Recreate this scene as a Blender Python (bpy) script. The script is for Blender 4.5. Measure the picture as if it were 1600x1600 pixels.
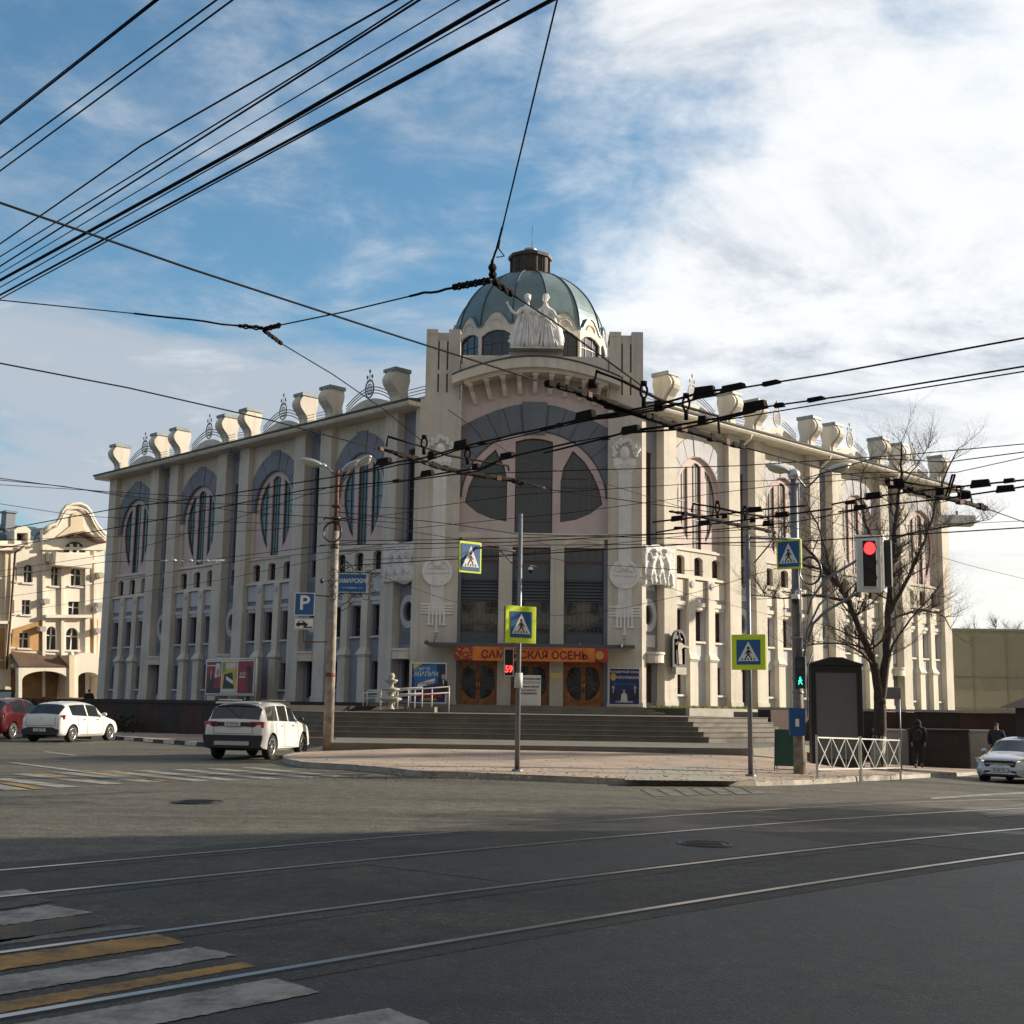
import bpy, bmesh, math, random
from mathutils import Vector, Matrix, geometry, noise as mnoise
R=math.radians; PI=math.pi
random.seed(7)
for _o in list(bpy.data.objects): bpy.data.objects.remove(_o)
SC=bpy.context.scene; COL=SC.collection
V=Vector
# ---------------------------------------------------------------- camera
FOC=2000.0; EYE=V((0,0,1.6))
_r=math.atan(.015); _p=math.atan(303*math.cos(_r)/FOC)
FW=V((0,math.cos(_p),math.sin(_p))); _r0=V((1,0,0)); _u0=_r0.cross(FW)
RT=math.cos(_r)*_r0+math.sin(_r)*_u0; UP=-math.sin(_r)*_r0+math.cos(_r)*_u0
cd=bpy.data.cameras.new('camera'); cam=bpy.data.objects.new('camera',cd); COL.objects.link(cam)
cd.sensor_width=36; cd.lens=45.0; cd.clip_start=.1; cd.clip_end=6000
cam.matrix_world=Matrix(((RT.x,UP.x,-FW.x,0),(RT.y,UP.y,-FW.y,0),(RT.z,UP.z,-FW.z,1.6),(0,0,0,1)))
SC.camera=cam
# ---------------------------------------------------------------- light
SUN_AZ=18.0; SUN_EL=19.0
w=bpy.data.worlds.new('World'); SC.world=w; w.use_nodes=True
nt=w.node_tree; nt.nodes.clear(); N=nt.nodes.new; LK=nt.links.new
def wmath(op,a,b=None,c=None):
    n=N('ShaderNodeMath'); n.operation=op
    for i,q in enumerate((a,b,c)):
        if q is None: continue
        if isinstance(q,(int,float)): n.inputs[i].default_value=q
        else: LK(q,n.inputs[i])
    return n.outputs[0]
def wramp(src,a,b):
    n=N('ShaderNodeMapRange'); n.interpolation_type='SMOOTHSTEP'; LK(src,n.inputs[0]); n.inputs[1].default_value=a; n.inputs[2].default_value=b; return n.outputs[0]
def wmix(f,a,b):
    n=N('ShaderNodeMix'); n.data_type='RGBA'
    if isinstance(f,(int,float)): n.inputs[0].default_value=f
    else: LK(f,n.inputs[0])
    for i,q in ((6,a),(7,b)):
        if isinstance(q,tuple): n.inputs[i].default_value=q+(1,)
        else: LK(q,n.inputs[i])
    return n.outputs[2]
sky=N('ShaderNodeTexSky'); sky.sky_type='NISHITA'; sky.sun_disc=False
sky.sun_elevation=R(SUN_EL); sky.sun_rotation=R(90-SUN_AZ); sky.air_density=1.0; sky.dust_density=1.2; sky.ozone_density=2.0
tc=N('ShaderNodeTexCoord'); sp=N('ShaderNodeSeparateXYZ'); LK(tc.outputs['Generated'],sp.inputs[0])
dx,dy,dz=sp.outputs
den=wmath('ADD',wmath('MAXIMUM',dz,0.0),.16)
cx=N('ShaderNodeCombineXYZ'); LK(wmath('DIVIDE',dx,den),cx.inputs[0]); LK(wmath('DIVIDE',dy,den),cx.inputs[1]); cx.inputs[2].default_value=3.3
def wnoise(scale,det,rough,off,dist=0.0):
    m=N('ShaderNodeMapping'); LK(cx.outputs[0],m.inputs[0]); m.inputs['Location'].default_value=off
    n=N('ShaderNodeTexNoise'); LK(m.outputs[0],n.inputs['Vector']); n.inputs['Scale'].default_value=scale; n.inputs['Detail'].default_value=det
    n.inputs['Roughness'].default_value=rough; n.inputs['Distortion'].default_value=dist; return n.outputs[0]
n1=wnoise(1.05,14,.58,(4.2,1.7,0),.55); n2=wnoise(.42,3,.5,(9.1,5.5,2)); n3=wnoise(1.6,12,.66,(1.5,7.7,4),.6); n4=wnoise(4.5,10,.62,(3.5,2.7,1),.3)
bias=wmath('ADD',wmath('MULTIPLY',dx,.25),wmath('MULTIPLY_ADD',wramp(dy,-.15,.35),.30,-.30))   # more cloud towards the sun side
cov=wmath('ADD',wmath('ADD',wmath('ADD',wmath('MULTIPLY',n1,.80),wmath('MULTIPLY',n2,.25)),wmath('MULTIPLY',n4,.16)),bias)
lowb=wmath('MULTIPLY',wramp(dz,.46,.16),.075)   # more cloud low down
cloud=wmath('MAXIMUM',wramp(wmath('ADD',cov,lowb),.488,.635),wmath('MULTIPLY',wramp(n4,.38,.72),.50))
lit=wramp(wmath('ADD',wmath('ADD',wmath('MULTIPLY',n3,.75),wmath('MULTIPLY',n4,.22)),wmath('MULTIPLY_ADD',dx,.34,.01)),.40,.62)
ccol=wmix(lit,(3.0,3.35,3.8),(6.2,6.25,6.3))
hz=wramp(wmath('SUBTRACT',dz,wmath('MULTIPLY',wramp(dx,-.1,.5),.12)),.17,-.03)
skyb=wmix(1.0,(0,0,0),sky.outputs[0])
tint=N('ShaderNodeMix'); tint.data_type='RGBA'; tint.blend_type='MULTIPLY'; tint.inputs[0].default_value=1; LK(skyb,tint.inputs[6]); tint.inputs[7].default_value=(.70,.98,1.02,1)
c1=wmix(wmath('MULTIPLY',cloud,.93),tint.outputs[2],ccol)
warm=wmix(wramp(dx,-.5,.6),(4.3,4.8,5.3),(6.6,6.3,5.6))
c2=wmix(wmath('MULTIPLY',hz,.62),c1,warm)
bk_=wmath('MULTIPLY',wramp(dy,.42,-.25),.85)   # unseen sky behind the viewpoint: invented even tint that sets the fill light
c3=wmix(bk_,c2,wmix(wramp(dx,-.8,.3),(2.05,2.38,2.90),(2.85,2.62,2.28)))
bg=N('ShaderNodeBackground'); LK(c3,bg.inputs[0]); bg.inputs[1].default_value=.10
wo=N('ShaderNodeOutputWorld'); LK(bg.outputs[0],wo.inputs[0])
sd=bpy.data.lights.new('sun','SUN'); sd.energy=5.0; sd.angle=R(.8); sd.color=(1,.885,.72)
so=bpy.data.objects.new('sun',sd); COL.objects.link(so)
SV=V((math.cos(R(SUN_AZ))*math.cos(R(SUN_EL)),math.sin(R(SUN_AZ))*math.cos(R(SUN_EL)),math.sin(R(SUN_EL))))
so.rotation_euler=SV.to_track_quat('Z','Y').to_euler(); so.location=(60,10,60)
SC.view_settings.view_transform='Standard'; SC.view_settings.look='None'; SC.view_settings.exposure=.74; SC.view_settings.gamma=1
# ---------------------------------------------------------------- pixel helper (photo is 1600 px wide): used to place things on the ground, at their true distance
def ray(x,y): return (FW*FOC+RT*(x-800)+UP*(800-y)).normalized()
def at_depth(x,y,Y):
    v=ray(x,y); return EYE+v*(Y/v.y)
def at_z(x,y,z):
    v=ray(x,y); return EYE+v*((z-EYE.z)/v.z)
def GZ(x,y):        # road level: falls away to the right
    t=max(0.,min(x,16.)+3.); z=-.0017*t*t
    if x>16: z-=.035*(x-16)
    return z
def on_ground(x,y,h=0.0):
    P=at_z(x,y,h)
    for _ in range(30): P=at_z(x,y,h+GZ(P.x,P.y))
    return P
# ---------------------------------------------------------------- mesh builder
class MB:
    def __init__(s): s.v=[];s.f=[];s.m=[];s.s=[]
    def add(s,vs,fs,mi=0,smooth=False,M=None):
        o=len(s.v)
        s.v+= [ (M@V(p)) if M is not None else V(p) for p in vs]
        for f in fs: s.f.append([i+o for i in f]); s.m.append(mi); s.s.append(smooth)
        return s
    def box(s,a,b,mi=0,M=None,fr=None):
        x0,y0,z0=a;x1,y1,z1=b
        vs=[(x0,y0,z0),(x1,y0,z0),(x1,y1,z0),(x0,y1,z0),(x0,y0,z1),(x1,y0,z1),(x1,y1,z1),(x0,y1,z1)]
        if fr: vs=[fr(*p) for p in vs]
        return s.add(vs,[(0,3,2,1),(4,5,6,7),(0,1,5,4),(1,2,6,5),(2,3,7,6),(3,0,4,7)],mi,False,M)
    def prism(s,polys,w0,w1,fr=None,mi=0,smooth=False,M=None,back=True):
        """polys: outer loop + holes in (u,z); extruded along w from w0 to w1 (outward)."""
        if not isinstance(polys[0][0],(tuple,list)): polys=[polys]
        if fr is None: fr=lambda u,w,z:(u,w,z)
        pl=[[V((p[0],p[1],0)) for p in lp] for lp in polys]
        tri=geometry.tessellate_polygon(pl); flat=[p for lp in pl for p in lp]; n=len(flat)
        vs=[fr(p.x,w1,p.y) for p in flat]+[fr(p.x,w0,p.y) for p in flat]
        fs=[tuple(t) for t in tri]+([tuple(i+n for i in reversed(t)) for t in tri] if back else [])
        s.add(vs,fs,mi,False,M); off=len(s.v)-2*n; o=0
        for lp in pl:
            k=len(lp)
            for i in range(k):
                a=o+i;b=o+(i+1)%k
                s.f.append([off+a,off+b,off+n+b,off+n+a]); s.m.append(mi); s.s.append(smooth)
            o+=k
        return s
    def tube(s,path,r,n=6,mi=0,closed=False,M=None,smooth=True):
        P=[V(p) for p in path]; k=len(P); rs=r if isinstance(r,(list,tuple)) else [r]*k
        vs=[];fs=[];prev=None
        for i in range(k):
            if closed: t=(P[(i+1)%k]-P[i-1])
            else: t=(P[min(i+1,k-1)]-P[max(i-1,0)])
            t=t.normalized() if t.length>1e-9 else V((0,0,1))
            if prev is None:
                a=V((0,0,1)) if abs(t.z)<.9 else V((1,0,0)); e1=t.cross(a).normalized()
            else:
                e1=(prev-t*prev.dot(t)); e1=e1.normalized() if e1.length>1e-6 else t.orthogonal().normalized()
            prev=e1; e2=t.cross(e1)
            for j in range(n):
                a=2*PI*j/n+ (PI/4 if n==4 else 0); vs.append(P[i]+(e1*math.cos(a)+e2*math.sin(a))*rs[i])
        m=k if closed else k-1
        for i in range(m):
            for j in range(n):
                a=i*n+j;b=i*n+(j+1)%n;c=((i+1)%k)*n+(j+1)%n;d=((i+1)%k)*n+j; fs.append((a,b,c,d))
        if not closed: fs+= [tuple(reversed(range(n))),tuple(range((k-1)*n,k*n))]
        return s.add(vs,fs,mi,smooth and n>4,M)
    def lathe(s,prof,c=(0,0,0),n=16,mi=0,smooth=True,M=None,a0=0,a1=2*PI):
        full=abs(a1-a0-2*PI)<1e-6; k=len(prof); vs=[];fs=[]; cnt=n if full else n+1
        for i in range(cnt):
            a=a0+(a1-a0)*i/n
            for r,z in prof: vs.append((c[0]+r*math.cos(a),c[1]+r*math.sin(a),c[2]+z))
        for i in range(n):
            for j in range(k-1):
                a=i*k+j;b=((i+1)%cnt)*k+j; fs.append((a,b,b+1,a+1))
        return s.add(vs,fs,mi,smooth,M)
    def cyl(s,p0,p1,r0,r1=None,n=12,mi=0): return s.tube([p0,p1],[r0,r0 if r1 is None else r1],n,mi)
    def ball(s,c,r,n=10,mi=0,sc=(1,1,1)):
        pr=[(r*math.sin(PI*i/(n)) ,-r*math.cos(PI*i/(n))) for i in range(n+1)]
        M=Matrix.Translation(V(c))@Matrix.Diagonal((*sc,1)); return s.lathe(pr,(0,0,0),n+4,mi,True,M)
    def build(s,name,mats,parent=None,origin=None,bevel=0,weld=False,auto=True):
        me=bpy.data.meshes.new(name); vs=s.v
        if origin is not None: o=V(origin); vs=[v-o for v in vs]
        me.from_pydata([tuple(v) for v in vs],[],s.f)
        if not isinstance(mats,(list,tuple)): mats=[mats]
        for m in mats: me.materials.append(m)
        me.polygons.foreach_set('material_index',s.m); me.polygons.foreach_set('use_smooth',s.s)
        if auto:
            bm=bmesh.new(); bm.from_mesh(me)
            if weld or any(s.s): bmesh.ops.remove_doubles(bm,verts=bm.verts,dist=1e-5)
            bmesh.ops.recalc_face_normals(bm,faces=bm.faces)
            bm.to_mesh(me); bm.free()
        me.update()
        ob=bpy.data.objects.new(name,me); COL.objects.link(ob)
        if parent is not None: ob.parent=parent
        if bevel:
            b=ob.modifiers.new('b','BEVEL'); b.width=bevel; b.segments=2; b.limit_method='ANGLE'; b.angle_limit=R(35)
        return ob
def tag(o,label,cat=None,group=None,kind=None):
    if label: o['label']=label
    if cat: o['category']=cat
    if group: o['group']=group
    if kind: o['kind']=kind
    return o
def thing(name,label,cat,loc=(0,0,0),rz=0,group=None):
    o=bpy.data.objects.new(name,None); COL.objects.link(o); o.location=loc; o.rotation_euler=(0,0,rz); o.empty_display_size=.2
    return tag(o,label,cat,group)
def dup(o,parent=None):
    c=o.copy(); COL.objects.link(c)
    if parent is not None: c.parent=parent
    for ch in list(o.children): dup(ch,c)
    return c
def arc(cx,cz,rx,rz,a0,a1,n): return [(cx+rx*math.cos(R(a0+(a1-a0)*i/n)),cz+rz*math.sin(R(a0+(a1-a0)*i/n))) for i in range(n+1)]
def clampu(pts,u0,u1): return [(min(max(p[0],u0),u1),p[1]) for p in pts]
def rect(u0,z0,u1,z1): return [(u0,z0),(u1,z0),(u1,z1),(u0,z1)]
# ---------------------------------------------------------------- materials
MT={}
def mat(name,col,rough=.7,metal=0,var=.12,scale=1.2,bump=.0,bscale=30,streak=0,spec=.5,coords='pos',col2=None,emit=None,es=0,coat=0,grime=0):
    if name in MT: return MT[name]
    m=bpy.data.materials.new(name); m.use_nodes=True; t=m.node_tree; b=t.nodes['Principled BSDF']
    b.inputs['Roughness'].default_value=rough; b.inputs['Metallic'].default_value=metal; b.inputs['Specular IOR Level'].default_value=spec
    b.inputs['Coat Weight'].default_value=coat; b.inputs['Coat Roughness'].default_value=.05
    c=tuple(col)+(1,); b.inputs['Base Color'].default_value=c
    n=t.nodes.new; l=t.links.new
    if coords=='pos': src=n('ShaderNodeNewGeometry').outputs['Position']
    else: src=n('ShaderNodeTexCoord').outputs['Object']
    out=None
    if var>0:
        a=n('ShaderNodeTexNoise'); l(src,a.inputs['Vector']); a.inputs['Scale'].default_value=scale; a.inputs['Detail'].default_value=6; a.inputs['Roughness'].default_value=.6
        mr=n('ShaderNodeMapRange'); l(a.outputs[0],mr.inputs[0]); mr.inputs[1].default_value=.3; mr.inputs[2].default_value=.7
        mx=n('ShaderNodeMix'); mx.data_type='RGBA'; l(mr.outputs[0],mx.inputs[0])
        d=col2 if col2 else tuple(x*(1-var*1.6) for x in col); e=tuple(min(1,x*(1+var*.6)) for x in col)
        mx.inputs[6].default_value=tuple(d)+(1,); mx.inputs[7].default_value=tuple(e)+(1,); out=mx.outputs[2]
    if streak>0:
        mp=n('ShaderNodeMapping'); l(src,mp.inputs[0]); mp.inputs['Scale'].default_value=(3.5,3.5,.18)
        a=n('ShaderNodeTexNoise'); l(mp.outputs[0],a.inputs['Vector']); a.inputs['Scale'].default_value=1; a.inputs['Detail'].default_value=7
        mr=n('ShaderNodeMapRange'); l(a.outputs[0],mr.inputs[0]); mr.inputs[1].default_value=.5; mr.inputs[2].default_value=.75
        k=n('ShaderNodeMath'); k.operation='MULTIPLY'; l(mr.outputs[0],k.inputs[0]); k.inputs[1].default_value=streak
        mx=n('ShaderNodeMix'); mx.data_type='RGBA'; l(k.outputs[0],mx.inputs[0])
        if out: l(out,mx.inputs[6])
        else: mx.inputs[6].default_value=c
        mx.inputs[7].default_value=tuple(x*.45 for x in col)+(1,); out=mx.outputs[2]
    if grime>0:
        a=n('ShaderNodeTexNoise'); l(src,a.inputs['Vector']); a.inputs['Scale'].default_value=scale*9; a.inputs['Detail'].default_value=8; a.inputs['Roughness'].default_value=.75
        mr=n('ShaderNodeMapRange'); l(a.outputs[0],mr.inputs[0]); mr.inputs[1].default_value=.42; mr.inputs[2].default_value=.7
        k=n('ShaderNodeMath'); k.operation='MULTIPLY'; l(mr.outputs[0],k.inputs[0]); k.inputs[1].default_value=grime
        mx=n('ShaderNodeMix'); mx.data_type='RGBA'; l(k.outputs[0],mx.inputs[0])
        if out: l(out,mx.inputs[6])
        else: mx.inputs[6].default_value=c
        mx.inputs[7].default_value=tuple(x*.4 for x in col)+(1,); out=mx.outputs[2]
    if out: l(out,b.inputs['Base Color'])
    if bump>0:
        a=n('ShaderNodeTexNoise'); l(src,a.inputs['Vector']); a.inputs['Scale'].default_value=bscale; a.inputs['Detail'].default_value=5
        bp=n('ShaderNodeBump'); l(a.outputs[0],bp.inputs['Height']); bp.inputs['Strength'].default_value=bump; bp.inputs['Distance'].default_value=.02; l(bp.outputs[0],b.inputs['Normal'])
    if emit: b.inputs['Emission Color'].default_value=tuple(emit)+(1,); b.inputs['Emission Strength'].default_value=es
    MT[name]=m; return m
def glass(name,col,rough=.06,spec=.8,var=.35,scale=.9): return mat(name,col,rough,0,var,scale,.12,1.6,spec=spec)
def curtain_mat(name,c1,c2,freq,axis,dens=.5):
    m=bpy.data.materials.new(name); m.use_nodes=True; t=m.node_tree; b=t.nodes['Principled BSDF']; n=t.nodes.new; l=t.links.new
    g=n('ShaderNodeNewGeometry'); dt=n('ShaderNodeVectorMath'); dt.operation='DOT_PRODUCT'; l(g.outputs['Position'],dt.inputs[0]); dt.inputs[1].default_value=axis
    cb=n('ShaderNodeCombineXYZ'); l(dt.outputs['Value'],cb.inputs[0])
    a=n('ShaderNodeTexNoise'); l(cb.outputs[0],a.inputs['Vector']); a.inputs['Scale'].default_value=freq; a.inputs['Detail'].default_value=3
    mr=n('ShaderNodeMapRange'); l(a.outputs[0],mr.inputs[0]); mr.inputs[1].default_value=dens-.06; mr.inputs[2].default_value=dens+.06
    mx=n('ShaderNodeMix'); mx.data_type='RGBA'; l(mr.outputs[0],mx.inputs[0]); mx.inputs[6].default_value=c1+(1,); mx.inputs[7].default_value=c2+(1,); l(mx.outputs[2],b.inputs['Base Color'])
    b.inputs['Roughness'].default_value=.12; b.inputs['Specular IOR Level'].default_value=.5; MT[name]=m; return m
_t={}
def text_mb(mb,txt,size,fr,w,mi=0,align='CENTER',font=None,thick=.004,sx=1.0,bold=0.0):
    """letters as thin raised shapes; fr maps (u,w,z)"""
    cu=bpy.data.curves.new('t','FONT'); cu.body=txt; cu.size=size; cu.align_x=align; cu.align_y='CENTER'; cu.extrude=0; cu.offset=bold; cu.resolution_u=3
    ob=bpy.data.objects.new('t',cu); COL.objects.link(ob); dg=bpy.context.evaluated_depsgraph_get(); dg.update()
    me=bpy.data.meshes.new_from_object(ob.evaluated_get(dg))
    vs=[fr(v.co.x*sx,w+thick,v.co.y) for v in me.vertices]; fs=[tuple(p.vertices) for p in me.polygons]
    mb.add(vs,fs,mi); bpy.data.objects.remove(ob); bpy.data.curves.remove(cu); bpy.data.meshes.remove(me)
def skin_mesh(name,joints,edges,mats,parent=None,sub=2,root=0):
    me=bpy.data.meshes.new(name); me.from_pydata([j[:3] for j in joints],edges,[])
    ob=bpy.data.objects.new(name,me); COL.objects.link(ob)
    md=ob.modifiers.new('s','SKIN'); md.use_smooth_shade=True
    sv=me.skin_vertices[0].data
    for i,j in enumerate(joints):
        r=j[3]; sv[i].radius=(r,j[4] if len(j)>4 else r); sv[i].use_root=(i==root)
    sm=ob.modifiers.new('u','SUBSURF'); sm.levels=sub; sm.render_levels=sub
    dg=bpy.context.evaluated_depsgraph_get(); dg.update(); m2=bpy.data.meshes.new_from_object(ob.evaluated_get(dg))
    bpy.data.objects.remove(ob); m2.materials.clear()
    for m in (mats if isinstance(mats,(list,tuple)) else [mats]): m2.materials.append(m)
    for p in m2.polygons: p.use_smooth=True
    m2.name=name; o2=bpy.data.objects.new(name,m2); COL.objects.link(o2)
    if parent is not None: o2.parent=parent
    return o2
# ================================================================ CONCERT HALL
beige=mat('plaster_beige',(.62,.57,.49),.85,var=.13,scale=.45,bump=.15,bscale=8,streak=.38,grime=.16)
cream=mat('plaster_cream',(.68,.625,.535),.8,var=.10,scale=.6,streak=.35,grime=.12,bump=.1,bscale=9)
white=mat('plaster_white',(.80,.79,.77),.75,var=.08,scale=2,streak=.2,grime=.1)
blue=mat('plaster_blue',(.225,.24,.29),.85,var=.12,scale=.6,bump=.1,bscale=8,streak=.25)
bluem=mat('plaster_blue_trim_and_sunlit',(.50,.50,.53),.85,var=.10,scale=.6,streak=.2)  # pale trim blue; on the right wing it paints sunlight into the blue walls
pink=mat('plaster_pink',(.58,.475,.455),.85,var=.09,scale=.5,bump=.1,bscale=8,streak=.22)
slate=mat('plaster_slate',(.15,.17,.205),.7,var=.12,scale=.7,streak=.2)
slate2=mat('panel_slate',(.085,.095,.11),.6,var=.1,scale=.7)
redfr=mat('frame_redbrown',(.10,.035,.028),.5,var=.15,scale=3)
greyfr=mat('frame_grey',(.07,.075,.085),.5,var=.1)
gdark=glass('glass_dark',(.022,.025,.028),.05)
gbrown=mat('glass_brown',(.045,.038,.030),.12,var=.3,scale=1.3,spec=.7)
roofm=mat('roof_edge_metal',(.075,.08,.085),.45,.6,var=.2,scale=1)
capm=mat('cap_metal',(.25,.29,.30),.6,.1,var=.2,scale=2)
iron=mat('wrought_iron',(.05,.055,.06),.5,.5,var=0)
irongrey=mat('iron_greyblue',(.13,.15,.17),.5,.4,var=0)
pipe_m=mat('downpipe_blue',(.13,.19,.27),.45,.3,var=.2,scale=2)
FX,FY=0.95,62.0
PLu=V((-4.61,62,0)); PRu=V((6.36,62,0)); _aL=R(44.6); _aR=R(45.4)
dLv=V((-math.sin(_aL),math.cos(_aL),0)); nLv=V((-math.cos(_aL),-math.sin(_aL),0))
dRv=V((math.sin(_aR),math.cos(_aR),0)); nRv=V((math.cos(_aR),-math.sin(_aR),0))
def Lf(u,n,z): return PLu+dLv*u+nLv*n+V((0,0,z))
def Rf(u,n,z): return PRu+dRv*u+nRv*n+V((0,0,z))
def Ff(x,n,z): return V((x,FY-n,z))
Z0=1.5; EV=16.2; WL=31.9
ROOT=V((FX,62,1.5))
hall=thing('concert_hall','cream and blue corner concert hall with green dome and arched windows','building',ROOT)
def hb(mb,name,mats,parent=None,**k): return mb.build(name,mats,parent or hall,origin=ROOT if True else None,**k)
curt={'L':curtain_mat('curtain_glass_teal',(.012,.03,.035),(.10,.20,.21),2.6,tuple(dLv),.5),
      'R':curtain_mat('curtain_glass_sunlit',(.16,.15,.13),(.62,.60,.55),2.6,tuple(dRv),.47)}  # right wing copy: sunlit whitening painted into the teal curtain colour
def frame_window(fr,outline,n,gm,fm,bars_u=(),bars_z=(),fw=.07,name='window',depth=.06,bw=.035,barm=None):
    """outline: polygon in (u,z) of the opening"""
    cx=sum(p[0] for p in outline)/len(outline); cz=sum(p[1] for p in outline)/len(outline)
    us=[p[0] for p in outline]; zs=[p[1] for p in outline]; W=max(us)-min(us); H=max(zs)-min(zs)
    mx_=(max(us)+min(us))/2; mz_=(max(zs)+min(zs))/2
    inner=[(mx_+(p[0]-mx_)*(1-2*fw/W),mz_+(p[1]-mz_)*(1-2*fw/H)) for p in outline]
    f=MB(); f.prism([outline,inner],n-depth,n,fr); mats_=[fm,barm or fm]
    def span(vals,horizontal):
        for c in vals:
            xs=[]; k=len(outline)
            for i in range(k):
                (a0,b0),(a1,b1)=outline[i],outline[(i+1)%k]
                if not horizontal: p0,q0,p1,q1=a0,b0,a1,b1
                else: p0,q0,p1,q1=b0,a0,b1,a1
                if (p0-c)*(p1-c)<0: xs.append(q0+(q1-q0)*(c-p0)/(p1-p0))
            if len(xs)>=2:
                lo,hi=min(xs)+.01,max(xs)-.01; t=bw if not horizontal else bw*1.7
                if not horizontal: f.box((c-t/2,n-depth+.005,lo),(c+t/2,n-.012,hi),1,fr=fr)
                else: f.box((lo,n-depth+.008,c-t/2),(hi,n-.006,c+t/2),fr=fr)
    span(bars_u,False); span(bars_z,True)
    w_=hb(f,name,mats_); g=MB(); g.prism(outline,n-.09,n-.045,fr); hb(g,'pane',gm,w_); return w_
def wing(fr,side):
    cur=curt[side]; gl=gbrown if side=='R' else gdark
    for k in range(4):
        c=1.05+7.9*k; b=c+3.95
        # ---- slim bay between two pilasters
        s0,s1=c-.7,c+.7
        if k==0: s0=.35
        arch=[(c-.36,9.6),(c+.36,9.6),(c+.36,14.3),(c-.36,14.3)]
        rw=arc(c,6.12,.36,.47,0,360,24)[:-1]
        door=rect(c-.42,Z0+.35,c+.42,3.75); sm=rect(c-.34,8.3,c+.34,9.2)
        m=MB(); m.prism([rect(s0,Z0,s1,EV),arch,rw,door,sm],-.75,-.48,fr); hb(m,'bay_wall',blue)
        # ring panel around round window
        m=MB(); m.prism([arc(c,6.12,.62,.82,0,360,28)[:-1],arc(c,6.12,.40,.50,0,360,28)[:-1]],-.48,-.42,fr); hb(m,'window_surround',bluem)
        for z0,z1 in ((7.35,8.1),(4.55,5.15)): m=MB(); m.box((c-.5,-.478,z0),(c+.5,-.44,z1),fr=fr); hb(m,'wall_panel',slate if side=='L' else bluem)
        frame_window(fr,arch,-.6,gl,greyfr if side=='L' else redfr,(),(11.2,12.3),.05,'tall_window')
        frame_window(fr,rw,-.6,gl,greyfr,(),(),.06,'round_window')
        frame_window(fr,sm,-.6,gl,redfr,(c,),(),.05,'small_window')
        dw=frame_window(fr,door,-.62,gl,redfr,(c,),(2.5,),.06,'side_door')
        m=MB(); pts=[(s0+.02,-.47),(s1-.02,-.47)]+[(c+(s1-c-.02)*math.cos(R(a)),-.30+.62*math.sin(R(a))) for a in range(0,181,15)]
        prof=[p for p in pts]
        for z0,z1,e in ((3.78,4.18,0),(4.18,4.3,.06)):
            vs=[fr(p[0]+(.0),p[1]+(e if p[1]>-.4 else 0),z) for z in (z0,z1) for p in prof]; kk=len(prof)
            m.add(vs,[tuple(range(kk)),tuple(range(2*kk-1,kk-1,-1))]+[(i,(i+1)%kk,kk+(i+1)%kk,kk+i) for i in range(kk)])
        hb(m,'balcony',cream)
        # ---- pilasters both sides
        for p in (c-1.2,c+1.2):
            if k==0 and p<c: continue
            m=MB(); m.box((p-.5,-.8,Z0),(p+.5,0,EV),fr=fr); m.box((p-.54,-.8,Z0),(p+.54,.05,Z0+.45),fr=fr)
            hb(m,'pilaster',beige)
        # downpipe
        if k in (1,3) or k==2:
            u=c-.58; m=MB(); m.tube([fr(u,-.40,EV),fr(u,-.40,4.4)],.055,8); m.tube([fr(u,-.40,3.7),fr(u,-.40,1.9),fr(u,-.25,1.75)],.055,8)
            m.tube([fr(u,.62,16.35),fr(u,.62,16.05),fr(u,-.1,15.5),fr(u,-.40,15.3)],[.16,.08,.055,.055],8)
            for z in (6,8,10,12,14): m.cyl(fr(u,-.40,z-.03),fr(u,-.40,z+.03),.075,n=8)
            hb(m,'downpipe',pipe_m if side=='L' else cream)
        # ---- wide bay
        u0,u1=b-2.25,b+2.25
        gws=[rect(b+o-.37,2.3,b+o+.37,3.72) for o in (-1.66,1.66)]
        fws=[rect(b+o-.37,5.0,b+o+.37,6.55) for o in (-1.66,0,1.66)]
        sws=[[(b+o-.36,8.36),(b+o+.36,8.36),(b+o+.36,9.2),(b+o+.2,9.3),(b+o,9.33),(b+o-.2,9.3),(b+o-.36,9.2)] for o in (-1.52,0,1.52)]
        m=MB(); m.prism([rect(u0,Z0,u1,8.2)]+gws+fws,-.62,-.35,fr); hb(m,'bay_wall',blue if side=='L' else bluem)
        # stepped lintels over first-floor windows + panels under the ledge
        m=MB()
        for o in (-1.66,0,1.66):
            tm=bluem if side=='L' else cream
            m=MB(); m.box((b+o-.46,-.352,6.6),(b+o+.46,-.30,6.78),fr=fr); m.box((b+o-.52,-.352,6.78),(b+o+.52,-.24,6.98),fr=fr); hb(m,'lintel',tm)
            m=MB(); m.box((b+o-.5,-.352,7.22),(b+o+.5,-.29,8.1),fr=fr); hb(m,'spandrel_panel',tm)
            m=MB(); m.box((b+o-.42,-.352,4.9),(b+o+.42,-.22,5.0),fr=fr); hb(m,'sill',tm)
        for o in (-1.66,1.66): m=MB(); m.box((b+o-.45,-.352,2.2),(b+o+.45,-.22,2.3),fr=fr); hb(m,'sill',tm)
        disc=[(b+1.95,9.75)]+arc(b,12.4,1.95,2.2,0,180,26)+[(b-1.95,9.75)]
        m=MB(); m.prism([rect(u0,8.2,u1,EV),disc]+sws,-.62,-.35,fr); hb(m,'upper_wall',beige)
        m=MB(); m.box((u0,-.352,8.14),(u1,-.18,8.26),fr=fr); m.box((u0,-.352,9.58),(u1,-.27,9.68),fr=fr); hb(m,'string_course',cream)
        # pink tympanum with three openings
        cw=[(b-.40,9.75),(b+.40,9.75),(b+.40,14.1),(b+.2,14.26),(b,14.3),(b-.2,14.26),(b-.40,14.1)]
        lens=[(.74,10.15),(1.08,10.55),(1.40,11.25),(1.60,12.0),(1.62,12.6),(1.48,13.2),(1.18,13.72),(.74,14.05)]
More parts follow.
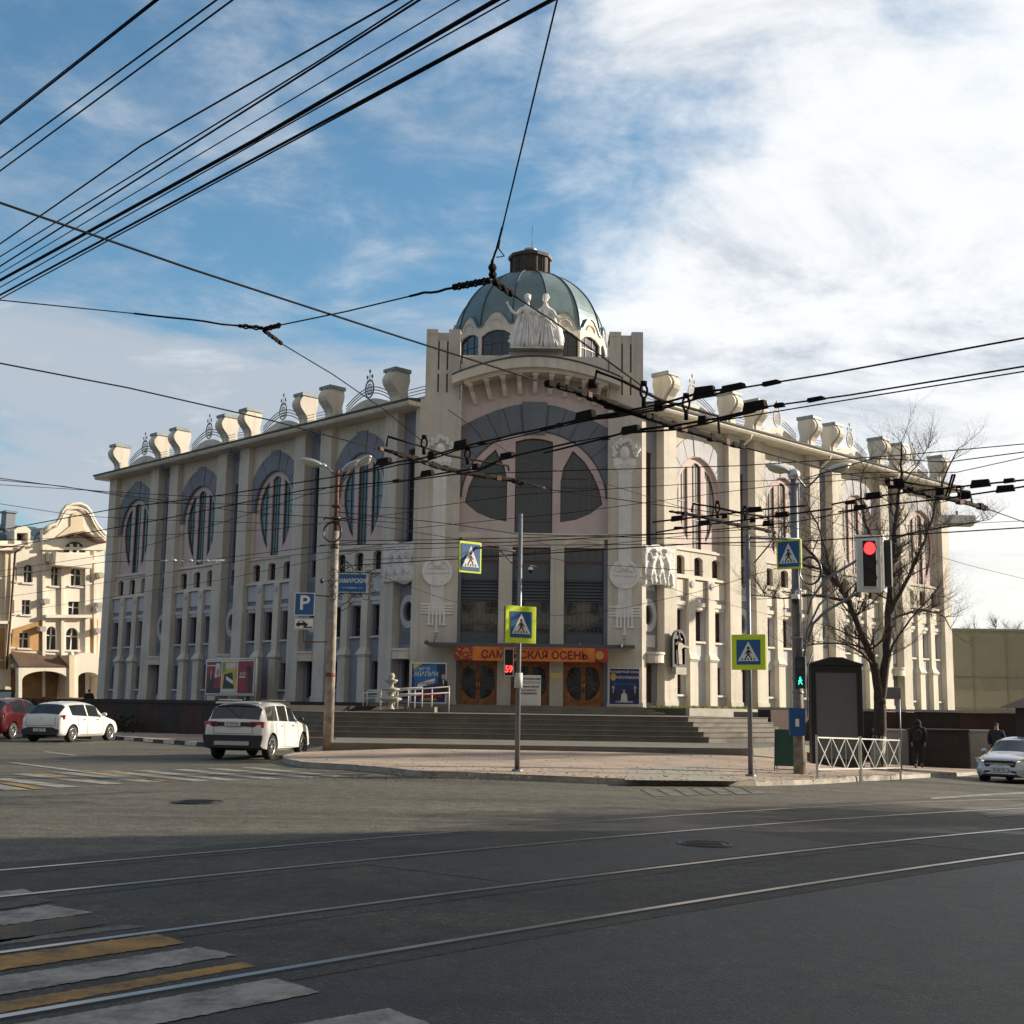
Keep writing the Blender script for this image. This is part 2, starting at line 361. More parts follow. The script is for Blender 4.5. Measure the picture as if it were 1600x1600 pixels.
        le=[(b-x,z) for x,z in lens][::-1]; re_=[(b+x,z) for x,z in lens]
        m=MB(); m.prism([disc,cw,le,re_],-.90,-.47,fr); hb(m,'tympanum',pink)
        bars=(11.3,12.2) 
        aw=frame_window(fr,cw,-.53,cur,redfr,(b-.13,b+.13),bars+(10.2,),.05,'arched_window',bw=.03)
        frame_window(fr,le,-.53,cur,redfr,(b-1.1,),bars,.04,'arched_window',bw=.03); frame_window(fr,re_,-.53,cur,redfr,(b+1.1,),bars,.04,'arched_window',bw=.03)
        # voussoirs
        m=MB(); cuts=[0,22,42,62,80,100,118,138,158,180]
        for i in range(len(cuts)-1):
            a0,a1=cuts[i]+.6,cuts[i+1]-.6; nn=5
            key=(i==4)
            inn=arc(b,12.4,1.95,2.2,a0,a1,nn); out=clampu(arc(b,12.35,2.75,3.3 if not key else 3.42,a0,a1,nn),u0+.005,u1-.005)
            m.prism(inn+out[::-1],-.36,-.31 if not key else -.28,fr)
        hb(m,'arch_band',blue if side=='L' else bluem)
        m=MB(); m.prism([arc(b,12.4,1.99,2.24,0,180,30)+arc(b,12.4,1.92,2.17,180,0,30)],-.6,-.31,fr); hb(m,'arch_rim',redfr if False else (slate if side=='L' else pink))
        m=MB()
        for z in (15.75,15.9,16.05): m.box((u0,-.352,z),(u1,-.325,z+.07),fr=fr)
        hb(m,'brick_band',cream)
        for q in gws: frame_window(fr,q,-.56,gl,redfr,((q[0][0]+q[1][0])/2,),(2.65,),.06)
        for q in fws: frame_window(fr,q,-.56,gl,redfr,((q[0][0]+q[1][0])/2,),(5.35,),.06)
        for q in sws: frame_window(fr,q,-.56,gl,redfr,(q[4][0],),(),.05,'small_window')
        # buttresses
        for o in (-.83,.83):
            q=b+o; m=MB()
            m.box((q-.31,-.4,Z0),(q+.31,-.05,3.98),fr=fr); m.box((q-.36,-.4,3.98),(q+.36,.0,4.06),fr=fr)
            vs=[fr(q-.40,.06,4.06),fr(q+.40,.06,4.06),fr(q+.40,-.4,4.06),fr(q-.40,-.4,4.06),fr(q-.27,-.14,4.42),fr(q+.27,-.14,4.42),fr(q+.27,-.4,4.42),fr(q-.27,-.4,4.42)]
            m.add(vs,[(0,3,2,1),(4,5,6,7),(0,1,5,4),(1,2,6,5),(2,3,7,6),(3,0,4,7)])
            m.box((q-.27,-.4,4.42),(q+.27,-.14,8.14),fr=fr); bt=hb(m,'buttress',cream if side=='R' else beige)
            m=MB(); m.prism(arc(q,7.86,.13,.14,0,360,10)[:-1],-.14,-.08,fr); m.prism(arc(q,7.86,.2,.2,0,360,8)[:-1],-.14,-.11,fr); hb(m,'rosette',bluem,bt)
        # parapet arch + relief ornament
        m=MB(); top=[(b+1.95,16.55)]+[(b+1.7*math.cos(R(a))*1.0,16.95+.58*math.sin(R(a))) for a in range(0,181,9)]+[(b-1.95,16.55)]
        m.prism([(b+1.95,16.5),(b+1.95,16.95)]+[(b+1.95-1.95*2*i/24, 16.95+.56*math.sin(PI*i/24)**.8) for i in range(1,24)]+[(b-1.95,16.95),(b-1.95,16.5)],-.95,-.6,fr); pa=hb(m,'parapet',cream)
        m=MB()
        for j in range(-3,4):
            m.prism(arc(b+j*.17,17.1-.05*abs(j)+.03*(j%2),.05,.13,0,360,7)[:-1],-.6,-.57,fr)
        for j in (-1,1): m.box((b+j*.8-.2,-.6,16.98),(b+j*.8+.1,-.575,17.02),fr=fr)
        hb(m,'ornament',bluem,pa)
        # railing: three arched rods, lyre ring, tulips
        m=MB(); sg=22
        for zz in (0,.16,.32):
            m.tube([fr(b-2.0+4.0*i/sg,-.7,17.12+zz+.72*math.sin(PI*i/sg)) for i in range(sg+1)],.028,5)
            m.tube([fr(c-.75+1.5*i/3,-.7,17.15+zz) for i in range(4)],.022,5)
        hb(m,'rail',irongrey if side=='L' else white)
        m=MB(); m.tube([fr(b+.34*math.cos(R(a)),-.68,18.08+.48*math.sin(R(a))) for a in range(0,360,20)],.042,6,closed=True)
        m.tube([fr(b+.20*math.cos(R(a)),-.68,18.05+.30*math.sin(R(a))) for a in range(0,360,24)],.02,5,closed=True)
        for o in (-.1,0,.1): m.tube([fr(b+o,-.68,17.75),fr(b+o,-.68,18.35)],.018,5)
        for o,h in ((0,19.05),(-.2,18.75),(.2,18.75)):
            m.tube([fr(b+o*.25,-.68,18.45),fr(b+o*.8,-.68,h-.3),fr(b+o,-.68,h-.15)],.018,5); m.lathe([(0,-.14),(.055,-.05),(.06,.02),(.0,.12)],tuple(fr(b+o,-.68,h)),6)
        hb(m,'lyre_ornament',irongrey if side=='L' else cream)
        # low parapet above slim bay
        m=MB(); m.box((c-.8,-.95,16.5),(c+.8,-.6,16.93),fr=fr); hb(m,'parapet',cream)
        for p in (c-1.2,c+1.2):
            if k==0 and p<c: continue
            pedestal(fr,p)
    # end pilaster + last pedestal
    m=MB(); m.box((30.95,-.8,Z0),(WL,0,EV),fr=fr); hb(m,'pilaster',beige); pedestal(fr,31.35)
    # cornice
    m=MB(); m.prism([(-.62,16.2),(.70,16.2),(.78,16.3),(.78,16.42),(-.62,16.42)],.0,WL+.75,lambda a,w,z:fr(w,a,z)); hb(m,'cornice',cream)
    m=MB(); m.prism([(-.9,16.42),(.86,16.42),(.88,16.5),(.6,16.56),(-.9,16.72)],.0,WL+.8,lambda a,w,z:fr(w,a,z)); hb(m,'roof_edge',roofm)
    # under-cornice wall strip behind the pilasters' heads, end wall
    m=MB(); m.box((WL-.3,-14,Z0),(WL-.02,-.81,EV),fr=fr); hb(m,'end_wall',beige)
def pedestal(fr,p):
    front=[(-.10,16.5),(-.12,16.75),(-.16,16.95),(-.15,17.12),(-.04,17.32),(.14,17.5),(.30,17.68),(.37,17.86),(.36,18.02),(.27,18.18),(.18,18.30),(.17,18.36)]
    prof=[(-.92,16.5),]+front+[(-.80,18.36),(-.84,18.0),(-.70,17.4),(-.80,16.9)]
    m=MB(); m.prism(prof,p-.39,p+.39,lambda a,w,z:fr(w,a,z)); 
    pr2=[(-.3,16.5)]+[(a+.06,z) for a,z in front]+[(-.3,18.36)]
    m.prism(pr2,p-.18,p+.18,lambda a,w,z:fr(w,a,z))
    m.box((p-.45,-1.0,16.5),(p+.45,.0,16.66),fr=fr)
    o=hb(m,'roof_pedestal',cream)
    m=MB(); m.prism([(-.86,18.36),(.27,18.36),(.27,18.52),(.2,18.56),(-.86,18.56)],p-.45,p+.45,lambda a,w,z:fr(w,a,z)); hb(m,'metal_cap',capm,o)
wing(Lf,'L'); wing(Rf,'R')
# ---- core body behind the facades
m=MB(); fp=[Lf(WL-.05,-.97,0),Lf(.5,-.97,0),V((-3.6,63.7,0)),V((5.5,63.7,0)),Rf(.5,-.97,0),Rf(WL-.05,-.97,0),Rf(WL-.05,-16,0),Lf(WL-.05,-16,0)]
m.prism([(p.x,p.y) for p in fp],Z0-.5,16.45,lambda a,w,z:V((a,z,w))); hb(m,'core_walls',beige)
# ---- front pavilion
def FB(name,ms,*boxes,**k):
    m=MB()
    for a in boxes: m.box((a[0],a[1],a[2]),(a[3],a[4],a[5]),fr=Ff)
    return hb(m,name,ms,k.get('parent'))
for s,(x0,x1) in enumerate(((-4.62,-2.58),(4.70,6.37))):
    xa,xb=(x0+.22,x1-.12) if s==0 else (x0+.06,x1+.06)
    m=MB(); m.box((x0,-1.5,Z0),(x1,0,16.6),fr=Ff); m.box((x0-.03,-1.5,Z0),(x1+.03,.05,Z0+.35),fr=Ff)
    # upper shaft split by two slots
    w=(xb-xa); g1=xa+w*.37; g2=xa+w*.63; sl=.085
    m.box((xa,-1.6,16.6),(xb,-.13,20.05),fr=Ff)
    m.box((xa,-.13,19.95),(g1-sl/2,.02,20.15),fr=Ff)
    for (a,b_) in ((xa,g1-sl/2),(g1+sl/2,g2-sl/2),(g2+sl/2,xb)):
        m.box((a,-.135,16.6),(b_,.0,19.62 if True else 0),fr=Ff)
    for (a,b_) in ((xa,g1-sl/2),(g2+sl/2,xb)): m.box((a,-.9,19.62),(b_,.0,20.2),fr=Ff)
    for gg in (g1,g2): m.box((gg-sl/2,-.135,17.9),(gg+sl/2,0.0,18.1),fr=Ff); m.box((gg-sl/2,-.135,16.6),(gg+sl/2,0.0,16.95),fr=Ff)
    hb(m,'pylon',beige)
    m=MB()
    for gg in (g1,g2): m.box((gg-sl/2,-.134,16.95),(gg+sl/2,-.10,17.9),fr=Ff); m.box((gg-sl/2,-.134,18.1),(gg+sl/2,-.10,19.6),fr=Ff)
    hb(m,'slot',slate2)
XL,XR,XC=-2.58,4.70,1.06
# recess back wall: lower slate, pink tympanum, blue field
pc=(XC,11.65); RR=3.5
wins=[]
cwf=[(.13,9.98),(1.99,9.98),(1.99,14.62),(1.5,14.75),(XC,14.8),(.6,14.75),(.13,14.62)]
sp_=[(1.32,10.58),(1.32,12.6),(1.45,13.3),(1.92,14.2),(2.5,13.65),(2.95,12.95),(3.25,12.25),(3.40,11.5),(2.8,11.02),(2.1,10.72)]
rwf=[(XC+x,z) for x,z in sp_]; lwf=[(XC-x,z) for x,z in sp_][::-1]
pinkshape=[(XR,9.97),(XR,11.65)]+arc(XC,11.65,XR-XC-.02,3.52,2,178,36)+[(XL,11.65),(XL,9.97)]
m=MB(); m.prism([pinkshape,cwf,rwf,lwf],-.8,-.45,Ff); hb(m,'tympanum',pink)
bars=[XC-.7+.28*i for i in range(6)]
frame_window(Ff,cwf,-.62,gdark,redfr,bars,(10.62,12.35,12.8),.05,'arched_window',bw=.03,barm=greyfr)
frame_window(Ff,rwf,-.62,gdark,redfr,[XC+1.32+.26*i for i in range(1,8)],(12.35,12.8),.05,'arched_window',bw=.03,barm=greyfr)
frame_window(Ff,lwf,-.62,gdark,redfr,[XC-1.32-.26*i for i in range(1,8)],(12.35,12.8),.05,'arched_window',bw=.03,barm=greyfr)
outer=[(XR-.01,15.35)]+[(XR-.01-(XR-XL-.02)*i/24,15.35+1.2*math.sin(PI*i/24)) for i in range(1,24)]+[(XL+.01,15.35)]
def zout(x): t=(XR-x)/(XR-XL); return 15.35+1.2*math.sin(PI*min(max(t,0),1))
m=MB()
ang=[2,14,26,38,50,61,71,81,99,109,119,130,142,154,166,178]
for i in range(len(ang)-1):
    a0,a1=ang[i]+.25,ang[i+1]-.25; key=(i==7); inn=arc(XC,11.65,XR-XC-.02,3.52,a0,a1,5) if not key else [(XC+.5,14.95),(XC-.5,14.95)]
    if key: m.prism([(XC+.52,14.98),(XC+.62,16.62),(XC-.62,16.62),(XC-.52,14.98)],-.46,-.33,Ff); continue
    out=[]
    for j in range(6):
        a=R(a0+(a1-a0)*j/5); cxx,szz=math.cos(a),math.sin(a); r=3.5
        while r<9:
            x=XC+r*cxx; z=11.65+r*szz*1.0
            if abs(x-XC)>=(XR-XC-.015) or z>=zout(x): break
            r+=.02
        out.append((min(max(XC+r*cxx,XL+.01),XR-.01),11.65+r*szz))
    inn=[(min(max(p[0],XL+.005),XR-.005),p[1]) for p in inn]
    if i in (0,14): continue
    m.prism(inn+out[::-1],-.46,-.40,Ff)
hb(m,'arch_band',slate)
m=MB(); m.prism([(XR-.02,11.9)]+arc(XC,11.65,XR-XC-.02,3.55,2,178,36)+[(XL+.02,11.9)]+arc(XC,11.65,XR-XC-.08,3.47,178,2,36),-.6,-.42,Ff); hb(m,'arch_rim',redfr)
m=MB(); m.prism([(XL,16.9),(XR,16.9),(XR,11.6)]+arc(XC,11.65,XR-XC-.02,3.52,2,178,36)+[(XL,11.6)],-.85,-.46,Ff); hb(m,'arch_backing',slate)
m=MB(); m.prism([(XL,15.35)]+outer[::-1][1:-1]+[(XR,15.35),(XR,19.0),(XL,19.0)],-.75,-.44,Ff); hb(m,'frieze_wall',pink)
# parapet above, straight, and statue plinth
m=MB(); m.prism([(XL,17.4)]+[(XL+(XR-XL)*i/20,17.5+.95*math.sin(PI*i/20)) for i in range(1,20)]+[(XR,17.4),(XR,18.85),(XL,18.85)],-.95,-.2,Ff); hb(m,'parapet',cream)
FB('statue_plinth',cream,(-.25,-1.0,18.855,2.4,.0,19.08))
# arched cornice with modillions
def za(x,z0,h): t=(x-(-3.05))/(5.25+3.05); return z0+h*math.sin(PI*min(max(t,0),1))**.9
xs=[-3.05+(8.3)*i/28 for i in range(29)]
m=MB(); top=[(x,za(x,17.62,1.0)) for x in xs]; bot=[(x,za(x,17.2,.92)) for x in xs]
m.prism(bot+top[::-1],-.2,.82,Ff)
b2=[(x,za(x,17.02,.9)) for x in xs if -2.6<x<4.75]; t2=[(x,za(x,17.2,.92)+.002) for x in xs if -2.6<x<4.75]; m.prism(b2+t2[::-1],-.44,.55,Ff)
hb(m,'arched_cornice',cream)
m=MB(); m.prism([(x,za(x,17.63,1.0)) for x in xs]+[(x,za(x,17.70,1.0)) for x in xs][::-1],-.15,.86,Ff); hb(m,'cornice_flashing',roofm)
for i in range(9):
    x=-2.2+i*.815; z=za(x,17.0,.9); sl=-(x-XC)*.10
    m=MB(); pf=[(.46,z+.03),(.50,z-.14),(.34,z-.24),(.10,z-.34),(-.05,z-.62),(-.25,z-.86),(-.44,z-.92),(-.44,z+.03)]
    m.prism(pf,x-.11,x+.11,lambda a,w,zz:V((w+(zz-z)*(x-XC)*.11,FY-a,zz)))
    m.box((x-.15,.2,z-.10),(x+.15,.52,z-.005),fr=Ff); hb(m,'modillion',cream)
# ledge
FB('string_course',cream,(XL,-.45,9.70,XR,.02,9.97))
# three bays below
bx=[(-2.42,-.60),(.06,1.92),(2.58,4.52)]
FB('pier',beige,(-.60,-.6,Z0,.06,0,9.70)); FB('pier',beige,(1.92,-.6,Z0,2.58,0,9.70))
FB('jamb',slate,(XL,-.6,Z0,-2.42,-.1,9.70)); FB('jamb',slate,(4.52,-.6,Z0,XR,-.1,9.70))
FB('back_wall',slate2,(XL,-.9,Z0,XR,-.63,9.70))
for x0,x1 in bx:
    xm=(x0+x1)/2
    m=MB(); m.prism([(x0,9.28),(x1,9.28),(x1,9.36),(x1-.4,9.52),(xm,9.6),(x0+.4,9.52),(x0,9.36)],-.6,-.08,Ff); hb(m,'lintel',pink)
    m=MB(); m.prism([(x0,9.36),(x0+.4,9.52),(xm,9.6),(x1-.4,9.52),(x1,9.36),(x1,9.699),(x0,9.699)],-.6,-.04,Ff); hb(m,'lintel_wall',cream)
    frame_window(Ff,rect(x0,8.5,x1,9.28),-.3,gdark,redfr,[x0+(x1-x0)*i/5 for i in range(1,5)],(8.62,),.05,'upper_window',barm=greyfr)
    m=MB(); m.box((x0,-.62,7.62),(x1,-.25,8.5),fr=Ff); m.box((x0+.05,-.25,7.7),(x1-.05,-.21,8.42),fr=Ff); hb(m,'wall_panel',slate2)
    m=MB(); m.box((x0,-.62,6.68),(x1,-.4,7.62),fr=Ff)
    for j in range(6): z=6.7+j*.155; m.prism([(-.4,z),(-.28,z),(-.36,z+.12),(-.4,z+.12)],x0,x1,lambda a,w,zz:V((w,FY-a,zz)))
    hb(m,'louvre_panel',slate2)
    frame_window(Ff,rect(x0,5.13,x1,6.66),-.3,gdark,greyfr,[x0+(x1-x0)*i/9 for i in range(1,9)],(5.5,),.05,'first_floor_window',bw=.025)
    m=MB(); m.box((x0,-.62,4.4),(x1,-.22,5.11),fr=Ff); hb(m,'wall_panel',slate2)
# canopy
m=MB(); m.box((-3.9,-.1,4.42),(5.9,1.25,4.50),fr=Ff); m.box((-3.9,1.2,4.36),(5.9,1.3,4.52),fr=Ff)
for x in (-3.6,-1.2,1.0,3.3,5.5): m.tube([Ff(x,0,4.9),Ff(x,1.2,4.52)],.025,6)
m.lathe([(0,0),(.09,.03),(.11,.15),(.06,.2)],tuple(Ff(-3.95,1.3,4.4)),8); m.lathe([(0,0),(.09,.03),(.11,.15),(.06,.2)],tuple(Ff(5.2,1.4,4.35)),8)
hb(m,'canopy',slate2)
# doors
wood=mat('door_wood',(.33,.115,.02),.45,var=.35,scale=4,coat=.2); 
for x0,x1 in bx:
    xm=(x0+x1)/2; f=MB(); z1=3.70
    f.box((x0,-.5,1.6),(x0+.07,-.22,z1),fr=Ff); f.box((x1-.07,-.5,1.6),(x1,-.22,z1),fr=Ff); f.box((x0,-.5,z1-.07),(x1,-.22,z1+.03),fr=Ff); door=hb(f,'entrance_door',wood)
    for s in (-1,1):
        a,b_=(x0+.07,xm-.01) if s<0 else (xm+.01,x1-.07)
        # leaf with quarter-round glazed opening
        lo=arc(xm,2.62,.80,.86,180 if s<0 else 360,270,12)
        hole=[(xm+s*.10,1.76+.12)]+[(p[0],p[1]) for p in arc(xm+s*.08,2.75,.74,.85,270,180 if s<0 else 360,12)]+[(xm+s*.72,3.30),(xm+s*.5,3.5),(xm+s*.10,3.5)]
        hole=[(xm+s*.10,1.92)]+[p for p in hole[2:]]
        m=MB(); m.prism([rect(a,1.62,b_,z1-.07),hole],-.34,-.28,Ff); lf=hb(m,'door_leaf',wood,door)
        m=MB(); m.prism(hole,-.34,-.32,Ff); hb(m,'glass',gdark,lf)
        m=MB()
        for kk in (0,1): m.tube([Ff(xm+s*(.12+.55*math.sin(R(t))),-.30,2.55+kk*.45+.38*(1-math.cos(R(t)))*(1 if kk else -1)*.8) for t in range(0,91,15)],.018,5)
        hb(m,'glazing_bar',wood,lf)
        m=MB(); m.tube([Ff(xm+s*.05,-.28,2.35),Ff(xm+s*.05,-.2,2.4),Ff(xm+s*.05,-.2,2.75),Ff(xm+s*.05,-.28,2.8)],.018,6); hb(m,'handle',mat('brass',(.6,.45,.15),.3,1,var=0),lf)
# relief columns on the pylons (fluted shaft, head, ring, cross foot)
def relief_column(x,name='relief_column'):
    m=MB()
    for j in range(5): m.box((x-.30+j*.135,-.01,5.9),(x-.30+j*.135+.085,.05,13.2),fr=Ff)
    m.box((x-.31,-.01,5.9),(x+.33,.025,13.2),fr=Ff)
    m.prism([arc(x,8.0,.74,.72,0,360,30)[:-1],arc(x,8.0,.58,.56,0,360,30)[:-1]],-.01,.11,Ff); m.prism(arc(x,8.0,.585,.565,0,360,30)[:-1],-.01,.055,Ff)
    m.prism(arc(x,8.45,.2,.2,0,360,14)[:-1],.05,.15,Ff); m.prism(arc(x,7.5,.2,.2,0,360,14)[:-1],.05,.15,Ff)
    m.box((x-.56,.05,7.93),(x+.56,.10,8.03),fr=Ff)
    for j in range(7): m.ball(tuple(Ff(x-.36+j*.12,.07,8.16+.03*(j%2))),.06,6)
    for j in range(4): m.box((x-.78,-.01,5.95+j*.14),(x+.78,.07,5.95+j*.14+.085),fr=Ff)
    for o,h in ((-.36,5.45),(-.18,5.4),(0,5.1),(.18,5.4),(.36,5.45)): m.box((x+o-.045,-.01,h),(x+o+.045,.08,6.5),fr=Ff)
    for o,h in ((-.36,5.45),(0,5.1),(.36,5.45)): m.box((x+o-.12,-.01,h-.05),(x+o+.12,.085,h+.03),fr=Ff)
    o=hb(m,name,white)
    m=MB(); zc=13.9
    fan=[]
    for j in range(25):
        a=R(180+180*j/24); r=.60*(1 if j%2 else .93); fan.append((x+r*math.cos(a),13.45+.9*r*math.sin(a)*1.0+.05))
    m.prism(fan+[(x+.58,13.75),(x-.58,13.75)],-.01,.06,Ff)
    for j in range(11): a=R(195+150*j/10); m.tube([Ff(x+.12*math.cos(a),.07,13.5+.12*math.sin(a)),Ff(x+.55*math.cos(a),.06,13.5+.5*math.sin(a))],.022,5)
    M=Matrix.Translation(Ff(x,.02,14.0))@Matrix.Diagonal((.26,.20,.36,1)); m.lathe([(math.sin(PI*i/12),-math.cos(PI*i/12)) for i in range(13)],(0,0,0),18,0,True,M)
    m.ball(tuple(Ff(x,.24,13.96)),.05,6,sc=(.7,1,1.5)); m.box((x-.09,.18,13.80),(x+.09,.215,13.825),fr=Ff)
    for s in (-1,1): m.ball(tuple(Ff(x+s*.09,.19,14.05)),.04,6,sc=(1.3,.6,.6)); m.box((x+s*.09-.06,.19,14.09),(x+s*.09+.06,.22,14.115),fr=Ff)
    rnd=random.Random(int(x*10)+3)
    for j in range(22):
        a=R(-25+230*j/21); r=.40+.18*rnd.random(); p=Ff(x+r*math.cos(a)*1.15,.05,14.12+r*math.sin(a)); M=Matrix.Translation(p)@Matrix.Diagonal((.13,.09,.13,1))
        m.lathe([(math.sin(PI*i/6),-math.cos(PI*i/6)) for i in range(7)],(0,0,0),8,0,True,M)
        m.tube([Ff(x+r*math.cos(a)*1.15+.1*math.cos(R(t)),.12,14.12+r*math.sin(a)+.1*math.sin(R(t))) for t in range(0,300,40)],.02,5)
    hb(m,'mask_relief',white,o)
relief_column(-3.58); relief_column(5.52)
# figure relief panels on the first slim bays
def relief_panel(fr,u0,u1,seed):
    m=MB(); rnd=random.Random(seed); nu,nz=64,64; Zb,Zt=7.55,9.5
    vs=[];fs=[]
    caps=[]
    for q,(cx_,lean) in enumerate(((.22,.10),(.50,-.06),(.78,-.12))):
        zt_=.80-.06*(q%2)+rnd.uniform(-.03,.03); hx=cx_+lean
        caps+= [((hx,zt_+.07),(hx,zt_+.09),.050,1.2),((hx,zt_-.03),(cx_,.46),.070,1.0),((cx_,.46),(cx_-.07,.22),.048,.9),((cx_-.07,.22),(cx_-.03,.04),.034,.8),((cx_,.46),(cx_+.08,.24),.048,.9),((cx_+.08,.24),(cx_+.11,.05),.034,.8),
                ((hx,zt_-.04),(hx-.13,zt_-.14+.24*(q%2)),.030,.9),((hx-.13,zt_-.14+.24*(q%2)),(hx-.16,zt_+.0+.12*(q%2)),.024,.8),((hx,zt_-.04),(hx+.12,zt_-.18),.030,.9),((cx_-.02,.5),(cx_+.14,.12),.05,.55)]
    for i in range(nu+1):
        for j in range(nz+1):
            a,b_=i/nu,j/nz; h=.07
            for (ax,az),(bx_,bz_),rr_2,am in caps:
                vx,vz=bx_-ax,bz_-az; L2=vx*vx+vz*vz; t=max(0,min(1,((a-ax)*vx+(b_-az)*vz)/L2)); d=math.hypot(a-ax-vx*t,b_-az-vz*t)
                if d<rr_2: h=max(h,.07+.14*am*math.sqrt(1-(d/rr_2)**2)**.7)
            h+=.03*mnoise.noise(V((a*9,b_*9,seed)))+.025*mnoise.noise(V((a*24,b_*24,seed)))
            uu=u0+(u1-u0)*a; e=.07*math.sin(b_*9+seed); 
            if i in (0,nu) or j in (0,nz): h=-.02
            vs.append(fr(uu+(e if i in (0,nu) else 0),h,Zb+(Zt-Zb)*b_+(.12*math.sin(a*7+seed) if j in (0,nz) else 0)))
    for i in range(nu):
        for j in range(nz): a=i*(nz+1)+j; fs.append((a,a+nz+1,a+nz+2,a+1))
    m.add(vs,fs,0,True); return hb(m,'figure_relief',mat('relief_stone',(.66,.65,.62),.8,var=.1,scale=2,bump=.3,bscale=14))
relief_panel(Lf,.30,2.55,3); relief_panel(Rf,.15,2.5,11)
FB('corner_pier',beige)if False else None
m=MB(); m.box((-.02,-1.2,Z0),(.35,-.02,EV),fr=Lf); hb(m,'pilaster',beige)
m=MB(); m.box((-.02,-1.2,Z0),(.35,-.02,EV),fr=Rf); hb(m,'pilaster',beige)
# ---- drum and dome
DC=V((.8,68,0)); NS=14; copper=mat('dome_green_metal',(.155,.225,.235),.42,.25,var=.18,scale=.9,streak=.25); ribm=mat('dome_rib',(.05,.07,.10),.45,.4,var=0)
rad=4.22
def dp(a,r,z): return V((DC.x+r*math.cos(a),DC.y+r*math.sin(a),z))
m=MB(); m.lathe([(rad*.985,16.4),(rad*.985,19.5)],tuple(DC),NS,0,False); m.lathe([(0,19.5),(rad*.985,19.5)],tuple(DC),NS,0,False); hb(m,'drum',cream)
off=PI/NS
for i in range(NS):
    a0=2*PI*i/NS; a1=2*PI*(i+1)/NS; p0,p1=dp(a0,rad,0),dp(a1,rad,0); ev=(p1-p0); L_=ev.length; ev.normalize(); nv=V((ev.y,-ev.x,0))
    if (0.5*(p0+p1)-DC).dot(nv)<0: nv=-nv
    if nv.y>.75: continue
    fr=lambda u,n,z,p0=p0,ev=ev,nv=nv: p0+ev*u+nv*n+V((0,0,z))
    wn=[(.10,19.48),(L_-.10,19.48),(L_-.10,20.62),(L_*.75,20.84),(L_/2,20.92),(L_*.25,20.84),(.10,20.62)]
    sc=[(0,19.33),(L_,19.33),(L_,21.08),(L_*.9,21.15),(L_*.8,21.45),(L_*.66,21.77),(L_/2,21.89),(L_*.34,21.77),(L_*.2,21.45),(L_*.1,21.15),(0,21.08)]
    m=MB(); m.prism([sc,wn],-.22,0,fr)
    for j in range(9): t=R(20+140*j/8); m.ball(tuple(fr(L_/2+.38*math.cos(t),.0,21.13+.38*math.sin(t))),.07,6)
    hb(m,'drum_arcade',cream)
    frame_window(fr,wn,-.1,gdark,greyfr,[L_/2-.3,L_/2,L_/2+.3],(20.23,),.04,'drum_window',bw=.03)
prof=[]
for j in range(17):
    t=j/16*R(75.5); prof.append((rad*.985*math.cos(t),21.0+4.17*math.sin(t)))
m=MB(); m.lathe(prof,tuple(DC),NS,0,False); 
# scallop edges dip between the gables
dome=hb(m,'dome',copper)
for i in range(NS):
    a=2*PI*i/NS; m=MB(); m.tube([dp(a,r*1.004,z) for r,z in prof],.045,6); hb(m,'rib',ribm,dome)
m=MB()
for i in range(NS):  # metal hood over every scallop
    a0=2*PI*i/NS; a1=2*PI*(i+1)/NS; p0,p1=dp(a0,rad,0),dp(a1,rad,0); ev=(p1-p0); L_=ev.length; ev.normalize(); nv=V((ev.y,-ev.x,0))
    if (0.5*(p0+p1)-DC).dot(nv)<0: nv=-nv
    sc=[(0,21.08),(L_*.1,21.15),(L_*.2,21.45),(L_*.34,21.77),(L_/2,21.89),(L_*.66,21.77),(L_*.8,21.45),(L_*.9,21.15),(L_,21.08)]
    up_=[(u,z+.08) for u,z in sc]
    m.prism(sc+up_[::-1],-.9,.06,lambda u,n,z,p0=p0,ev=ev,nv=nv: p0+ev*u+nv*n+V((0,0,z)))
hb(m,'scallop_edge',copper,dome)
br=mat('lantern_brown',(.06,.045,.035),.6,.2,var=.3,scale=4)
m=MB(); m.lathe([(1.12,25.0),(1.12,26.0),(1.22,26.0),(1.22,26.18),(0,26.28)],tuple(DC),10,0,False)
for i in range(40): a=2*PI*i/40; m.box((-.02,-.02,25.1),(.02,.02,25.98),M=Matrix.Translation(dp(a,1.09,0)))
la=hb(m,'lantern',br)
m=MB(); m.lathe([(.3,26.2),(.3,26.52),(.36,26.54),(.36,26.64),(0,26.68)],tuple(DC),14); hb(m,'vent',mat('galvanised',(.5,.5,.5),.35,.8,var=.1),la)
m=MB(); m.tube([dp(0,.1,26.6),dp(0,.1,28.0)],.02,5); hb(m,'mast',irongrey,la)
